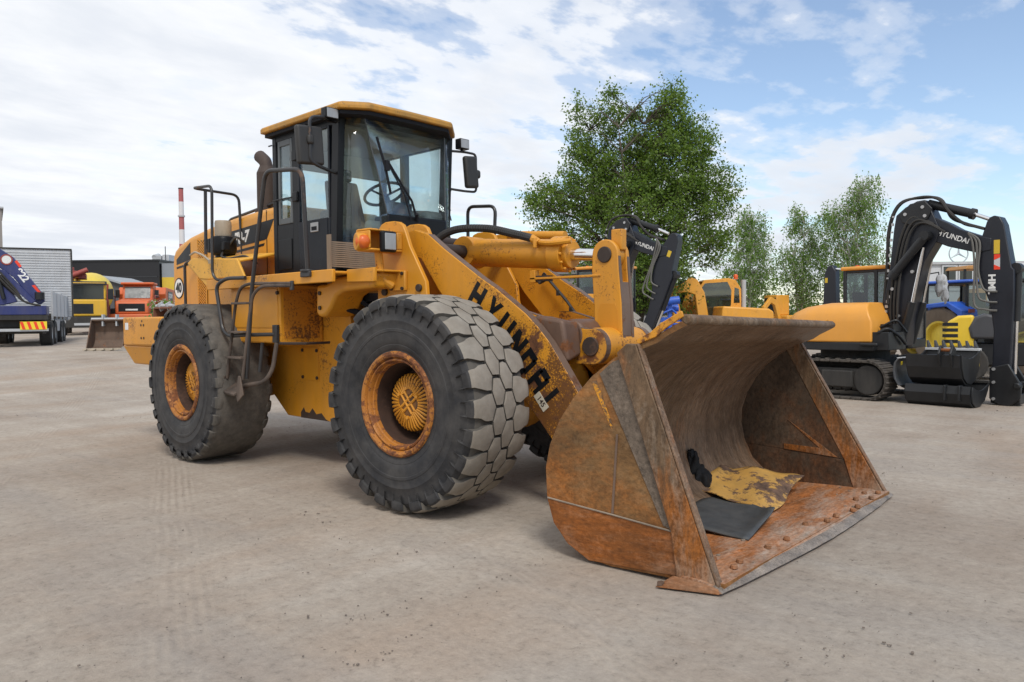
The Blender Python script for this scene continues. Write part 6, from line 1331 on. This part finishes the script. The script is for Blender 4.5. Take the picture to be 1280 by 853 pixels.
def tractor():
    T = thing('farm_tractor', 'blue farm tractor with big muddy rear tyre, parked behind the excavator boom', 'tractor', yard(22, 12.95, 0), VIEW + math.radians(20))   # faces away
    for s_ in (-1, 1): tyre_simple('wheel', (0, s_ * .85, .85), .85, .5, T, mat=M_MUDT, rim=M_YLW)
    for s_ in (-1, 1): tyre_simple('wheel', (2.4, s_ * .8, .6), .6, .38, T, mat=M_MUDT, rim=M_YLW)
    for s_ in (-1, 1):
        M = MB(); M.prism([(-.85, 1.15), (-.80, 1.62), (-.35, 1.86), (.35, 1.80), (.35, 1.68), (-.3, 1.72), (-.65, 1.50), (-.70, 1.15)], 'y', s_ * .55, s_ * 1.15); f = M.build('mudguard', M_BBLUE, T, bevel=.03)
        M = MB(); M.bb(-.88, -.84, s_ * .75, s_ * .95, 1.55, 1.65); M.build('tail_lamp', M_RED, f)
    M = MB(); M.bb(.8, 3.0, -.42, .42, .9, 1.7); M.build('bonnet', M_BBLUE, T, bevel=.08, seg=3)
    M = MB(); M.bb(-.6, 2.9, -.3, .3, .5, .95); M.build('chassis', M_BLK, T)
    M = MB()
    for x, y in ((-.6, -.7), (-.6, .7), (.75, -.7), (.75, .7)): M.tube([(x, y, 1.3), (x * .95, y * .95, 2.38)], .045, 6)
    M.bb(-.66, .8, -.73, .73, 2.33, 2.379); cb = M.build('cab_frame', M_BLK, T)
    M = MB(); M.bb(-.75, .9, -.8, .8, 2.38, 2.46); M.build('cab_roof', M_BBLUE, cb, bevel=.05, seg=3)
    M = MB(); windows(M, [[(-.6, -.66, 1.4), (-.6, .66, 1.4), (-.57, .64, 2.33), (-.57, -.64, 2.33)], [(.75, -.66, 1.6), (.75, .66, 1.6), (.71, .64, 2.33), (.71, -.64, 2.33)]]); M.build('cab_glass', M_DGLASS, cb, recalc=False, each=True)
    M = MB(); M.bb(-.3, .1, -.25, .25, 1.35, 1.55); M.bb(-.4, -.28, -.25, .25, 1.5, 2.1); M.build('seat', M_BLKM, cb)
tractor()
def mini():
    T = thing('compact_loader', 'compact machine with yellow louvred tail and grey bonnet beyond the loose buckets', 'compact loader', yard(18.0, 10.75, 0), RIGHT + math.radians(-30))
    M = MB(); M.prism([(-.55, .75), (-.60, 1.05), (-.50, 1.35), (-.30, 1.48), (.02, 1.50), (.02, .72)], 'y', -.6, .6); b_ = M.build('tail_cover', M_REFY if False else paint('loader_yellow', (.74, .50, .03), .4, var=.06, dust=.08), T, bevel=.06, seg=3)
    for z in (.86, .99, 1.12, 1.25):
        M = MB(); M.bb(-.612, -.30, -.606, -.596, z, z + .075); M.build('louvre', M_BLK, b_)
    M = MB(); M.prism([(-.05, .95), (-.10, 1.20), (.02, 1.44), (.22, 1.53), (.50, 1.46), (.66, 1.25), (.70, .95)], 'y', -.64, .64); M.build('bonnet', paint('bonnet_grey', (.055, .056, .062), .45, var=.1), T, bevel=.06, seg=3)
    M = MB(); M.bb(-.5, 1.9, -.5, .5, .35, .85); M.build('chassis', M_BLK, T, bevel=.03)
    for x in (-.1, 1.5):
        for y in (-.65, .65): tyre_simple('wheel', (x, y, .4), .4, .3, T, rim=M_YLW)
    M = MB()
    for x, y in ((.72, -.55), (.72, .55), (1.7, -.55), (1.7, .55)): M.bb(x - .04, x + .04, y - .04, y + .04, .85, 2.22)
    M.bb(.66, 1.76, -.6, .6, 2.22, 2.3); M.build('cab_frame', M_BLK, T, bevel=.02)
    M = MB(); windows(M, [[(.74, -.56, .9), (1.68, -.56, .9), (1.68, -.56, 2.2), (.74, -.56, 2.2)]]); M.build('cab_glass', M_DGLASS, T, recalc=False)
mini()
def backhoe():
    T = thing('backhoe_loader', 'yellow backhoe loader with a large green tinted cab at the right edge', 'backhoe loader', yard(19.5, 13.0, 0), RIGHT + math.radians(-33))
    x0, x1, y0, y1 = -.75, .95, -.75, .75
    M = MB()
    for x, y in ((x0, y0), (x1, y0), (x0, y1), (x1, y1), (.2, y0), (.2, y1)): M.bb(x - .04, x + .04, y - .04, y + .04, 1.0, 2.6)
    M.bb(x0, x1, y0, y1, .9, 1.06); cb = M.build('cab_frame', M_BLK, T, bevel=.015)
    M = MB(); M.bb(x0 - .1, x1 + .1, y0 - .1, y1 + .1, 2.6, 2.74); M.build('cab_roof', M_LGREY, cb, bevel=.04, seg=3)
    M = MB(); windows(M, [[(x0, y0 - .01, 1.06), (x1, y0 - .01, 1.06), (x1, y0 - .01, 2.6), (x0, y0 - .01, 2.6)], [(x0, y1, 1.06), (x1, y1, 1.06), (x1, y1, 2.6), (x0, y1, 2.6)], [(x0, y0, 1.3), (x0, y1, 1.3), (x0, y1, 2.6), (x0, y0, 2.6)]]); M.build('cab_glass', glass('green_glass', (.22, .34, .30), .10, .03, .06), cb, recalc=False, each=True)
    M = MB(); M.bb(.0, .4, -.3, .3, 1.06, 1.4); M.bb(-.1, .02, -.3, .3, 1.4, 2.0); M.build('seat', M_BLKM, cb, bevel=.03)
    M = MB(); M.prism([(.55, 1.0), (.75, 1.55), (1.05, 1.70), (2.6, 1.55), (2.6, .85), (.6, .8)], 'y', -.55, .55); M.build('bonnet', paint('loader_yellow', (.74, .50, .03)), T, bevel=.06, seg=3)
    M = MB(); M.prism([(.62, 1.02), (1.15, 1.55), (2.5, 1.2), (2.5, 1.0), (1.2, 1.30), (.78, .95)], 'y', -.86, -.72); M.build('lift_arm', paint('loader_yellow', (.74, .50, .03)), T, bevel=.03)
    M = MB(); M.bb(-.9, 2.5, -.5, .5, .5, .9); M.build('chassis', M_BLK, T)
    for x, r in ((.0, .7), (2.1, .55)):
        for y in (-.8, .8): tyre_simple('wheel', (x, y, r), r, .4, T, mat=M_MUDT, rim=M_YLW)
backhoe()
T = thing('roof_canopy', 'tan roofed machine canopy showing behind the excavator jib', 'canopy', yard(26, 15.45, 0), RIGHT)
M = MB(); M.prism([(-.55, 2.98), (-.45, 3.10), (.6, 3.12), (.7, 2.98)], 'y', -.6, .6); M.build('canopy_roof', paint('tan_roof', (.40, .20, .06), .6, var=.15), T, bevel=.02)
for x in (-.5, .6):
    for y in (-.5, .5):
        M = MB(); M.bb(x - .03, x + .03, y - .03, y + .03, .6, 2.98); M.build('post', M_BLK, T)
M = MB(); M.bb(-.7, .9, -.6, .6, .3, 1.3); M.build('body', M_AMB, T, bevel=.08)
M = MB(); M.prism([(-.3, 1.3), (-.25, 2.0), (0, 2.35), (.3, 2.35), (.4, 1.3)], 'y', -.4, .4); M.build('rear_panel', paint('tan_roof', (.40, .20, .06)), T, bevel=.05)

# ---------------------------------------------------------------- left hand group
def crane_truck():
    h = math.radians(155.07); T = thing('crane_truck', 'grey dropside lorry with a folded blue loading crane and striped tail board', 'lorry', (-27.80, 4.53, gz(-27.8, 4.53)), h)
    M = MB(); M.bb(.3, 9.0, -.42, .42, .75, 1.05); M.bb(.0, .35, -1.2, 1.2, 1.02, 1.20); M.bb(.12, .3, -1.15, 1.15, .55, .68); M.bb(.1, .5, -1.1, -1.02, .5, 1.1); M.bb(.1, .5, 1.02, 1.1, .5, 1.1); M.bb(.4, .6, -1.1, 1.1, .5, 1.0); M.build('chassis', M_BLKM, T, bevel=.01)
    M = MB(); M.bb(.05, .14, -1.22, 1.22, .60, .70); M.build('underrun_bar', M_GREY, T)
    for x in (1.7, 3.0, 5.6, 6.7):
        for y in (-1.0, 1.0): tyre_simple('wheel', (x, y, .5), .5, .42, T)
    M = MB(); M.bb(2.2, 7.4, -1.25, 1.25, 1.15, 1.28); M.build('load_floor', M_BLKM, T)
    for i in range(4):
        M = MB(); x = 1.2 + 1.58 * i; M.bb(x, x + 1.54, -1.27, -1.225, 1.15, 2.12); M.build('side_board', M_LGREY, T, bevel=.01)
        M = MB(); M.bb(x, x + 1.54, 1.225, 1.27, 1.15, 2.12); M.build('side_board', M_LGREY, T, bevel=.01)
    for i in range(5):
        M = MB(); x = 1.16 + 1.58 * i; M.bb(x - .03, x + .03, -1.29, -1.222, 1.0, 2.16); M.build('stake', M_GREY, T)
    M = MB(); M.bb(7.55, 7.62, -1.45, 1.45, 1.15, 4.25)
    for i in range(26): z = 1.2 + 3.0 * i / 26; M.bb(7.52, 7.551, -1.43, 1.43, z, z + .07)
    hb = M.build('headboard', paint('ribbed_grey', (.52, .53, .545), .6, var=.1, dust=.25), T)
    M = MB(); M.bb(7.5, 7.66, -1.50, 1.48, 4.25, 4.31); M.bb(7.5, 7.66, -1.51, -1.452, 1.15, 4.25); M.build('headboard_rim', M_BLKM, hb, each=True)
    M = MB(); M.bb(7.8, 9.8, -1.22, 1.22, 1.0, 3.3); cb = M.build('cab', M_GREY, T, bevel=.1, seg=3)
    M = MB(); M.bb(8.4, 9.5, -1.225, -1.221, 2.1, 2.9); M.build('cab_window', paint('dark_pane', (.02, .025, .026)), cb)
    M = MB(); M.bb(3.4, 6.4, -1.15, -.7, .55, 1.05); M.build('tool_locker', M_GREY, T, bevel=.02)
    # the crane, folded across the tail
    M = MB(); M.bb(-.02, .9, -1.18, 1.18, 1.21, 1.55); cr = M.build('crane_base', M_BLUE, T, bevel=.02)
    M = MB(); M.prism([(1.2, 3.55), (.70, 3.78), (.35, 3.72), (-.15, 3.35), (-1.02, 2.05), (-1.12, 1.72), (-.95, 1.6), (-.75, 1.72), (-.15, 2.6), (.4, 3.05), (1.2, 3.1)], 'x', .1, .42); ar = M.build('crane_arm', M_BLUE, T, bevel=.02)
    M = MB(); M.prism([(1.25, 2.6), (.75, 2.7), (.3, 2.6), (-.1, 2.1), (-.25, 1.7), (.2, 1.58), (1.2, 1.6)], 'x', .02, .3); M.build('crane_arm', M_BLUE, T, bevel=.02)
    M = MB(); M.prism([(.3, 2.9), (.1, 2.85), (-.85, 1.72), (-.7, 1.62), (.15, 2.5)], 'x', -.06, .09); M.build('crane_extension', M_BLUE, T, bevel=.015)
    M = MB(); M.cyl((.0, .85, 3.15), (.0, -.2, 2.0), .08); M.cyl((-.05, .4, 3.0), (-.05, .15, 1.8), .07); M.cyl((-.02, -.98, 1.78), (-.02, -.98, 2.05), .16); M.build('crane_cylinder', M_BLK, cr)
    for i in range(3):
        M = MB(); M.tube(spline([Vector((-.08, .7 - .1 * i, 3.2)), Vector((-.12, .35, 2.9 - .1 * i)), Vector((-.1, -.2, 2.2 - .1 * i)), Vector((-.08, -.5, 1.7)), Vector((0, -1.0, 1.55))], 6), .035, 6); M.build('crane_hose', M_BLKM, cr)
    M = MB(); M.cyl((.10, .05, 3.25), (.085, .05, 3.25), .19, seg=22); M.build('crane_badge', M_WHITE, ar)
    M = MB(); M.lathe([(.20, .098), (.20, .08), (.15, .08), (.15, .098)], (0, .05, 3.25), 'x', 22, closed=True); M.build('badge_ring', M_RED, ar)
    text_obj('crane_number', '922', .34, M_WHITE, ar, frame_mat((.095, -.42, 2.68), (0, -.57, -.82), (0, -.82, .57)), .002, .012)
    M = MB(); M.prism([(-.20, 3.18), (-.27, 3.24), (-.42, 3.02), (-.35, 2.96)], 'x', .094, .0995); M.prism([(-.72, 2.3), (-.82, 2.33), (-1.0, 2.06), (-.93, 2.02)], 'x', .094, .0995); M.build('red_band', M_REFR, ar, each=True)
    M = MB(); M.bb(-.03, .0, .55, 1.15, 1.30, 1.42); M.build('number_plate', M_WHITE, T, bevel=.004)
    M = MB(); M.bb(.02, .048, -1.18, -.32, .66, .96); bd = M.build('tail_board', M_REFY, T)
    for i in range(4):
        y = -1.14 + .215 * i; M = MB(); M.prism([(y, .67), (y + .10, .67), (y + .18, .95), (y + .08, .95)], 'x', .0165, .0195); M.build('red_stripe', M_REFR, bd)
    M = MB(); M.bb(-.005, .012, -.95, -.78, 1.28, 1.36); M.build('tail_lamp', M_REFR, T)
crane_truck()
def mixer():
    rz = VIEW + PI + math.radians(27); T = thing('concrete_mixer', 'yellow cabbed concrete lorry with a yellow drum and red pump boom behind the grey lorry', 'mixer lorry', yard(43, -23.9), rz)
    M = MB(); M.bb(-2.0, .0, -1.2, 1.2, 1.05, 2.0); M.bb(-2.0, -.15, -1.2, 1.2, 2.0, 2.95); cb = M.build('cab', M_MIXY, T, bevel=.08, seg=3)
    M = MB(); M.prism([(-2.0, 2.86), (-2.0, 3.02), (-.3, 3.02), (-.05, 2.80), (.02, 2.80), (.02, 2.90)], 'y', -1.23, 1.23); M.build('sun_visor', M_BLK, cb)
    M = MB(); M.bb(-.145, -.135, -1.08, 1.08, 2.02, 2.80); M.build('windscreen', paint('dark_pane', (.02, .025, .026)), cb)
    M = MB(); M.bb(-1.3, -.5, 1.201, 1.21, 2.0, 2.75); M.build('side_window', paint('dark_pane', (.02, .025, .026)), cb)
    M = MB(); M.bb(.001, .02, -.55, .55, 1.2, 1.75); M.build('grille', M_BLK, cb)
    M = MB(); M.bb(-.4, .12, -1.22, 1.22, .42, 1.04); bm_ = M.build('bumper', M_BLKM, T, bevel=.03)
    for y in (-.95, .95): M = MB(); M.bb(.121, .135, y - .16, y + .16, .68, .86); M.build('headlight', M_LAMPG, bm_)
    M = MB(); M.bb(.121, .14, -.4, .4, .55, .68); M.build('number_plate', M_GREY, bm_)
    for y in (-1.42, 1.42): M = MB(); M.bb(-.25, -.12, y - .14, y + .14, 2.0, 2.6); M.build('mirror', M_BLK, cb, bevel=.03)
    for x in (-1.0, -4.4, -5.7):
        for y in (-1.0, 1.0): tyre_simple('wheel', (x, y, .5), .5, .4, T)
    M = MB(); M.bb(-8.2, -2.0, -.45, .45, .75, 1.1); M.build('chassis', M_RED, T)
    M = MB(); M.lathe([(.5, -2.35), (.9, -2.0), (1.2, -1.0), (1.22, .1), (1.0, 1.5), (.6, 2.6), (.55, 2.7)], (0, 0, 0), 'x', 28); M.build('drum', M_YLW, T, Matrix.Translation((-5.2, .35, 2.55)) @ Matrix.Rotation(.16, 4, 'Y') @ Matrix.Scale(-1, 4, (1, 0, 0)))
    M = MB(); M.bb(-2.9, -2.4, -1.0, 1.2, 1.1, 2.4); M.build('water_tank', M_RED, T, bevel=.05)
    M = MB(); M.bb(-7.5, -.6, -.95, -.6, 3.15, 3.45); M.bb(-7.2, -1.2, -.5, -.25, 3.35, 3.65); M.cyl((-.8, -.8, 3.2), (-.8, .3, 3.7), .14); M.cyl((-2.2, -.6, 3.3), (-2.2, -.6, 3.9), .18); M.bb(-2.6, -1.0, -.2, .2, 3.2, 3.5); M.build('pump_boom', M_RED, T, bevel=.02)
    M = MB()
    for x, y in ((-3.2, 1.25), (-7.2, 1.25), (-7.2, -1.2)): M.bb(x - .05, x + .05, y - .05, y + .05, .9, 3.0)
    M.bb(-7.2, -3.2, 1.2, 1.3, 2.9, 3.0); M.bb(-7.2, -3.2, 1.2, 1.3, 1.7, 1.78); M.build('guard_rail', M_RED, T)
mixer()
def hauler():
    rz = VIEW + PI + math.radians(16); T = thing('dump_hauler', 'orange articulated dump hauler facing the yard beside the yellow drum', 'dump truck', yard(48, -23.6), rz)
    M = MB(); M.prism([(-2.0, 1.15), (-2.0, 2.15), (-.1, 1.95), (.0, 1.8), (.0, 1.15)], 'y', -.95, .95); M.prism([(-2.0, .75), (-2.0, 1.15), (.15, 1.15), (.2, .85), (.05, .75)], 'y', -1.3, 1.3); b_ = M.build('bonnet', M_ORED, T, bevel=.08, seg=3)
    M = MB(); M.bb(.001, .02, -.75, .75, 1.3, 1.78); M.build('grille', M_BLK, b_)
    M = MB(); M.bb(.021, .028, -.35, .35, 1.36, 1.46); M.build('number_plate', M_WHITE, b_)
    M = MB(); M.prism([(-3.4, 1.15), (-3.4, 3.05), (-2.3, 3.05), (-1.95, 2.1), (-1.95, 1.15)], 'y', -.9, .9); cb = M.build('cab', M_ORED, T, bevel=.05)
    M = MB(); M.hexa([(-1.955, -.75, 2.18), (-1.955, .75, 2.18), (-1.94, .75, 2.18), (-1.94, -.75, 2.18)], [(-2.25, -.75, 2.92), (-2.25, .75, 2.92), (-2.22, .75, 2.92), (-2.22, -.75, 2.92)]); M.build('windscreen', paint('pale_pane', (.16, .18, .18), .15, var=.2), cb)
    M = MB(); M.bb(-3.2, -2.45, .901, .91, 2.1, 2.85); M.build('side_window', paint('dark_pane', (.02, .025, .026)), cb)
    M = MB(); M.bb(-3.5, -1.95, -.98, .98, 3.05, 3.2); M.build('cab_roof', M_ORED, cb, bevel=.05)
    for y in (-1.15, 1.15): M = MB(); M.bb(-2.0, -1.9, y - .12, y + .12, 2.2, 2.7); M.build('mirror', M_BLK, cb)
    M = MB(); M.prism([(-9.2, 1.9), (-8.6, 2.9), (-4.0, 2.95), (-3.6, 2.5), (-4.2, 1.3), (-8.0, 1.2)], 'y', -1.45, 1.45); bd = M.build('dump_body', M_ORED, T, bevel=.05)
    M = MB(); M.bb(-6.6, -4.6, 1.46, 1.475, 2.1, 2.7); M.build('side_panel', M_BLK, bd)
    text_obj('lettering', 'DOOSAN', .42, M_WHITE, bd, frame_mat((-5.6, 1.478, 2.4), (-1, 0, 0), (0, 0, 1)), .003, .01)
    M = MB(); M.bb(-9.0, -1.0, -.5, .5, .8, 1.2); M.build('chassis', M_BLK, T)
    for x in (-1.4, -5.6, -7.3):
        for y in (-1.2, 1.2): tyre_simple('wheel', (x, y, .75), .75, .6, T, rim=M_ORED)
    M = MB()
    for y in (-1.3, 1.3): M.tube([(-.3, y, 1.1), (-.3, y, 2.3), (-1.9, y, 2.3), (-1.9, y, 1.1)], .035, 6, .1)
    M.build('guard_rail', M_RED, T, each=True)
hauler()
def old_bucket(label, loc, rz, mt, w=1.0, h=1.0, tilt=0.):
    T = thing('rusty_bucket', label, 'digger bucket', loc, rz)
    pts = [(.42, .0), (.1, .02), (-.15, .1), (-.32, .32), (-.36, .6), (-.25, .9), (-.05, 1.0)]
    pts = [(x, z * h) for x, z in pts]; th = offs(pts, -.04); M = MB(); X_ = Matrix.Rotation(tilt, 4, 'Y')
    for a, b, c, d in zip(pts, pts[1:], th, th[1:]): M.hexa([(a[0], -w / 2, a[1]), (a[0], w / 2, a[1]), (b[0], w / 2, b[1]), (b[0], -w / 2, b[1])], [(c[0], -w / 2, c[1]), (c[0], w / 2, c[1]), (d[0], w / 2, d[1]), (d[0], -w / 2, d[1])])
    M.build('shell', mt, T, X_)
    for y in (-w / 2 - .03, w / 2): M = MB(); M.prism(pts, 'y', y, y + .03); M.build('side_plate', mt, T, X_)
    M = MB(); M.bb(.38, .46, -w / 2 - .05, w / 2 + .05, -.02, .06); M.build('cutting_edge', paint('pale_worn_edge', (.42, .36, .28), .6, var=.2), T, X_)
    for i in range(5): M = MB(); y = -w / 2 + w * i / 4; M.bb(.45, .58, y - .05, y + .05, .0, .05); M.build('tooth', paint('pale_worn_edge', (.42, .36, .28)), T, X_)
    M = MB(); M.cyl((-.2, -w * .55, 1.04 * h), (-.2, w * .55, 1.04 * h), .05); M.bb(-.3, -.1, -.25, -.2, .8 * h, 1.2 * h); M.bb(-.3, -.1, .2, .25, .8 * h, 1.2 * h); M.build('hinge_ears', M_GREY, T, X_)
old_bucket('brown rusty bucket with pale teeth standing on the ground left of the counterweight', yard(26.5, -13.85), VIEW + PI + .12, M_RUSTB, 1.12, 1.0)
old_bucket('smaller rusty brown bucket on the rubble heap behind the loader tail', yard(25.5, -11.3, 1.35), VIEW + PI - .6, paint('red_brown_rust', (.20, .08, .045), .8, var=.25, rust=.2), .9, .65, .5)
# rubble heap with weeds
M = MB(); rows = []
for i in range(26):
    row = []
    for j in range(14):
        u, v = i / 25, j / 13; x = -1.3 + 2.6 * u; y = -1.6 + 3.2 * v; z = 1.35 * max(0, (1 - (2 * u - 1) ** 2)) * max(0, (1 - (2 * v - 1) ** 2)) ** .7 * (.8 + .5 * noise.noise(Vector((x, y, 0)))) + .05 * noise.noise(Vector((x * 4, y * 4, 2))) - .05
        row.append(Vector((x, y, z)))
    rows.append(row)
M.sheet(rows); hp_ = M.build('rubble_heap', paint('rubble', (.22, .20, .18), .95, var=.4, scale=2, bmp=.6))
hp_.location = yard(27.5, -12.1); hp_.rotation_euler = (0, 0, RIGHT); tag(hp_, 'low grey rubble heap with weeds behind the loader tail', 'rubble heap')
for k, (d, l, z0, hgt, lab, sd_) in enumerate(((26.2, -11.75, 1.2, 1.05, 'taller pale flowering weed on the rubble heap', 5), (26.0, -12.25, .9, .75, 'low green weed at the left foot of the rubble heap', 6), (26.0, -11.25, 1.0, .7, 'low green weed in front of the small rusty bucket', 7))):
    T = thing('weed_plant', lab, 'plant', yard(d, l, z0), 0, 'weeds on the rubble heap'); rnd = random.Random(sd_); M = MB(); St = MB(); F_ = MB()
    for _ in range(30):
        a = rnd.uniform(0, 6.3); r = rnd.uniform(.1, .5); tip = Vector((math.cos(a) * r, math.sin(a) * r, hgt * rnd.uniform(.5, 1)))
        St.tube([(0, 0, 0), tip * .5 + Vector((0, 0, .06)), tip], .012, 4, taper=.004)
        for _ in range(38): leaf(M.bm, tip * rnd.uniform(.2, 1.0) + Vector((rnd.gauss(0, .06), rnd.gauss(0, .06), rnd.gauss(0, .05))), rnd.uniform(.07, .15), rnd)
        if k == 0:
            for _ in range(10): leaf(F_.bm, tip + Vector((rnd.gauss(0, .06), rnd.gauss(0, .06), rnd.gauss(0, .05))), .06, rnd)
    St.build('stem', M_LEAF, T); M.build('foliage', M_LEAFB, T, recalc=False)
    if k == 0: F_.build('flower', paint('pale_petal', (.40, .42, .33), .7, var=.1), T, recalc=False)
    else: F_.bm.free()
T = thing('scrap_frame', 'long low grey metal frame lying behind the brown bucket', 'metal frame', yard(29.5, -13.9), RIGHT)
M = MB(); M.bb(-1.2, 1.6, -.4, -.32, .95, 1.03); M.bb(-1.2, 1.6, .32, .4, .95, 1.03); M.build('rail', M_GREY, T, each=True)
for x in (-1.0, -.3, .4, 1.1): M = MB(); M.bb(x, x + .3, -.31, .31, .90, 1.10 + .04 * math.sin(x * 9)); M.build('cross_piece', M_RUSTB, T)
for x in (-1.0, 1.4): M = MB(); M.bb(x, x + .08, -.3, .3, -.02, .93); M.build('leg', M_GREY, T)

# ---------------------------------------------------------------- buildings to the left
def hall():
    T = thing('dark_hall', 'long black glazed hall with a rooftop unit behind the orange hauler', 'building', yard(75, -43.3), RIGHT)
    M = MB(); M.bb(0, 9.2, 0, 16, -.2, 6.15); M.build('wall', paint('black_cladding', (.012, .012, .014), .35, var=.2), T)
    for z in (1.6, 3.1, 4.6): M = MB(); M.bb(.2, 9.0, -.05, -.003, z, z + .10); M.build('glazing_bar', paint('bar_dark', (.03, .032, .036), .5), T)
    M = MB(); M.bb(-.1, 9.3, -.1, 16.1, 6.15, 6.32); M.build('parapet', M_BLK, T)
    M = MB(); M.bb(9.3, 13.2, .3, 14, -.2, 4.6); M.build('yellow_wall', paint('facade_yellow', (.62, .42, .04), .6, var=.08), T)
    M = MB(); M.bb(9.3, 13.2, .3, 14, 4.6, 5.95); M.build('upper_wall', paint('facade_grey', (.24, .26, .28), .6, var=.06), T)
    M = MB(); M.bb(7.6, 8.5, 2.0, 3.2, 6.32, 6.85); M.cyl((7.8, 2.0, 6.7), (7.8, 3.0, 6.9), .25); u_ = M.build('roof_unit', M_GREY, T, bevel=.03)
    M = MB(); M.bb(8.6, 9.25, 2.0, 3.4, 6.32, 6.95); M.build('fan_housing', M_LGREY, u_, bevel=.03)
    M = MB(); M.cyl((9.15, 1.5, 6.3), (9.15, 1.5, 7.7), .04, seg=6); M.build('mast', M_BLK, T)
hall()
T = thing('grey_shed', 'small shed with a sloping corrugated grey roof between drum and hauler', 'shed', yard(62, -32.8), RIGHT)
M = MB(); M.prism([(0, 0), (0, 4.0), (3.4, 2.9), (3.4, 0)], 'y', 0, 5); M.build('wall', paint('shed_dark', (.08, .08, .085), .8, var=.1), T)
M = MB(); M.prism([(-.2, 4.07), (-.2, 4.22), (3.6, 3.0), (3.6, 2.85)], 'y', -.3, 5.3)
M.build('roof', paint('shed_roof', (.30, .32, .34), .6, var=.1), T)
T = thing('concrete_tower', 'tall grey concrete block cut by the left edge of the view', 'building', yard(70, -46.05), RIGHT + math.radians(34))
M = MB(); M.bb(-8, .1, 0, 10, -.3, 10.7); M.build('wall', paint('weathered_concrete', (.27, .25, .23), .9, var=.15, dust=.3, streak=(1, 1, .1), scale=.4), T)
M = MB(); M.bb(-8.2, .25, -.2, 10.2, 10.7, 10.85); M.build('cornice', M_GREY, T)
for z in (2, 5, 8): M = MB(); M.bb(-2.4, -1.3, -.06, -.003, z - .8, z + .6); M.build('window', paint('dark_pane', (.02, .025, .026)), T)
T = thing('factory_chimney', 'slender red and white banded chimney far behind the loader tail', 'chimney', yard(350, -148.6, 3), 0)
zz = [0, 12, 20, 26.5, 33, 39.5, 46, 52, 57.7]; mw, mr_ = paint('chimney_white', (.62, .60, .60), .7, var=.06), paint('chimney_red', (.36, .10, .10), .7, var=.08)
for i, (a, b) in enumerate(zip(zz, zz[1:])):
    M = MB(); r = lambda z: 1.45 - .45 * z / 57.7
    M.cyl((0, 0, a), (0, 0, b), r(a), r(b), 24); M.build('band', mr_ if i % 2 else mw, T)
M = MB(); M.lathe([(1.1, 45.2), (1.5, 45.2), (1.5, 45.9), (1.1, 45.9)], (0, 0, 0), 'z', 24, closed=True); M.build('platform', M_GREY, T)
M = MB(); M.lathe([(1.0, 57.7), (1.12, 57.7), (1.12, 58.2), (.85, 58.2)], (0, 0, 0), 'z', 24); M.build('rim', M_BLK, T)
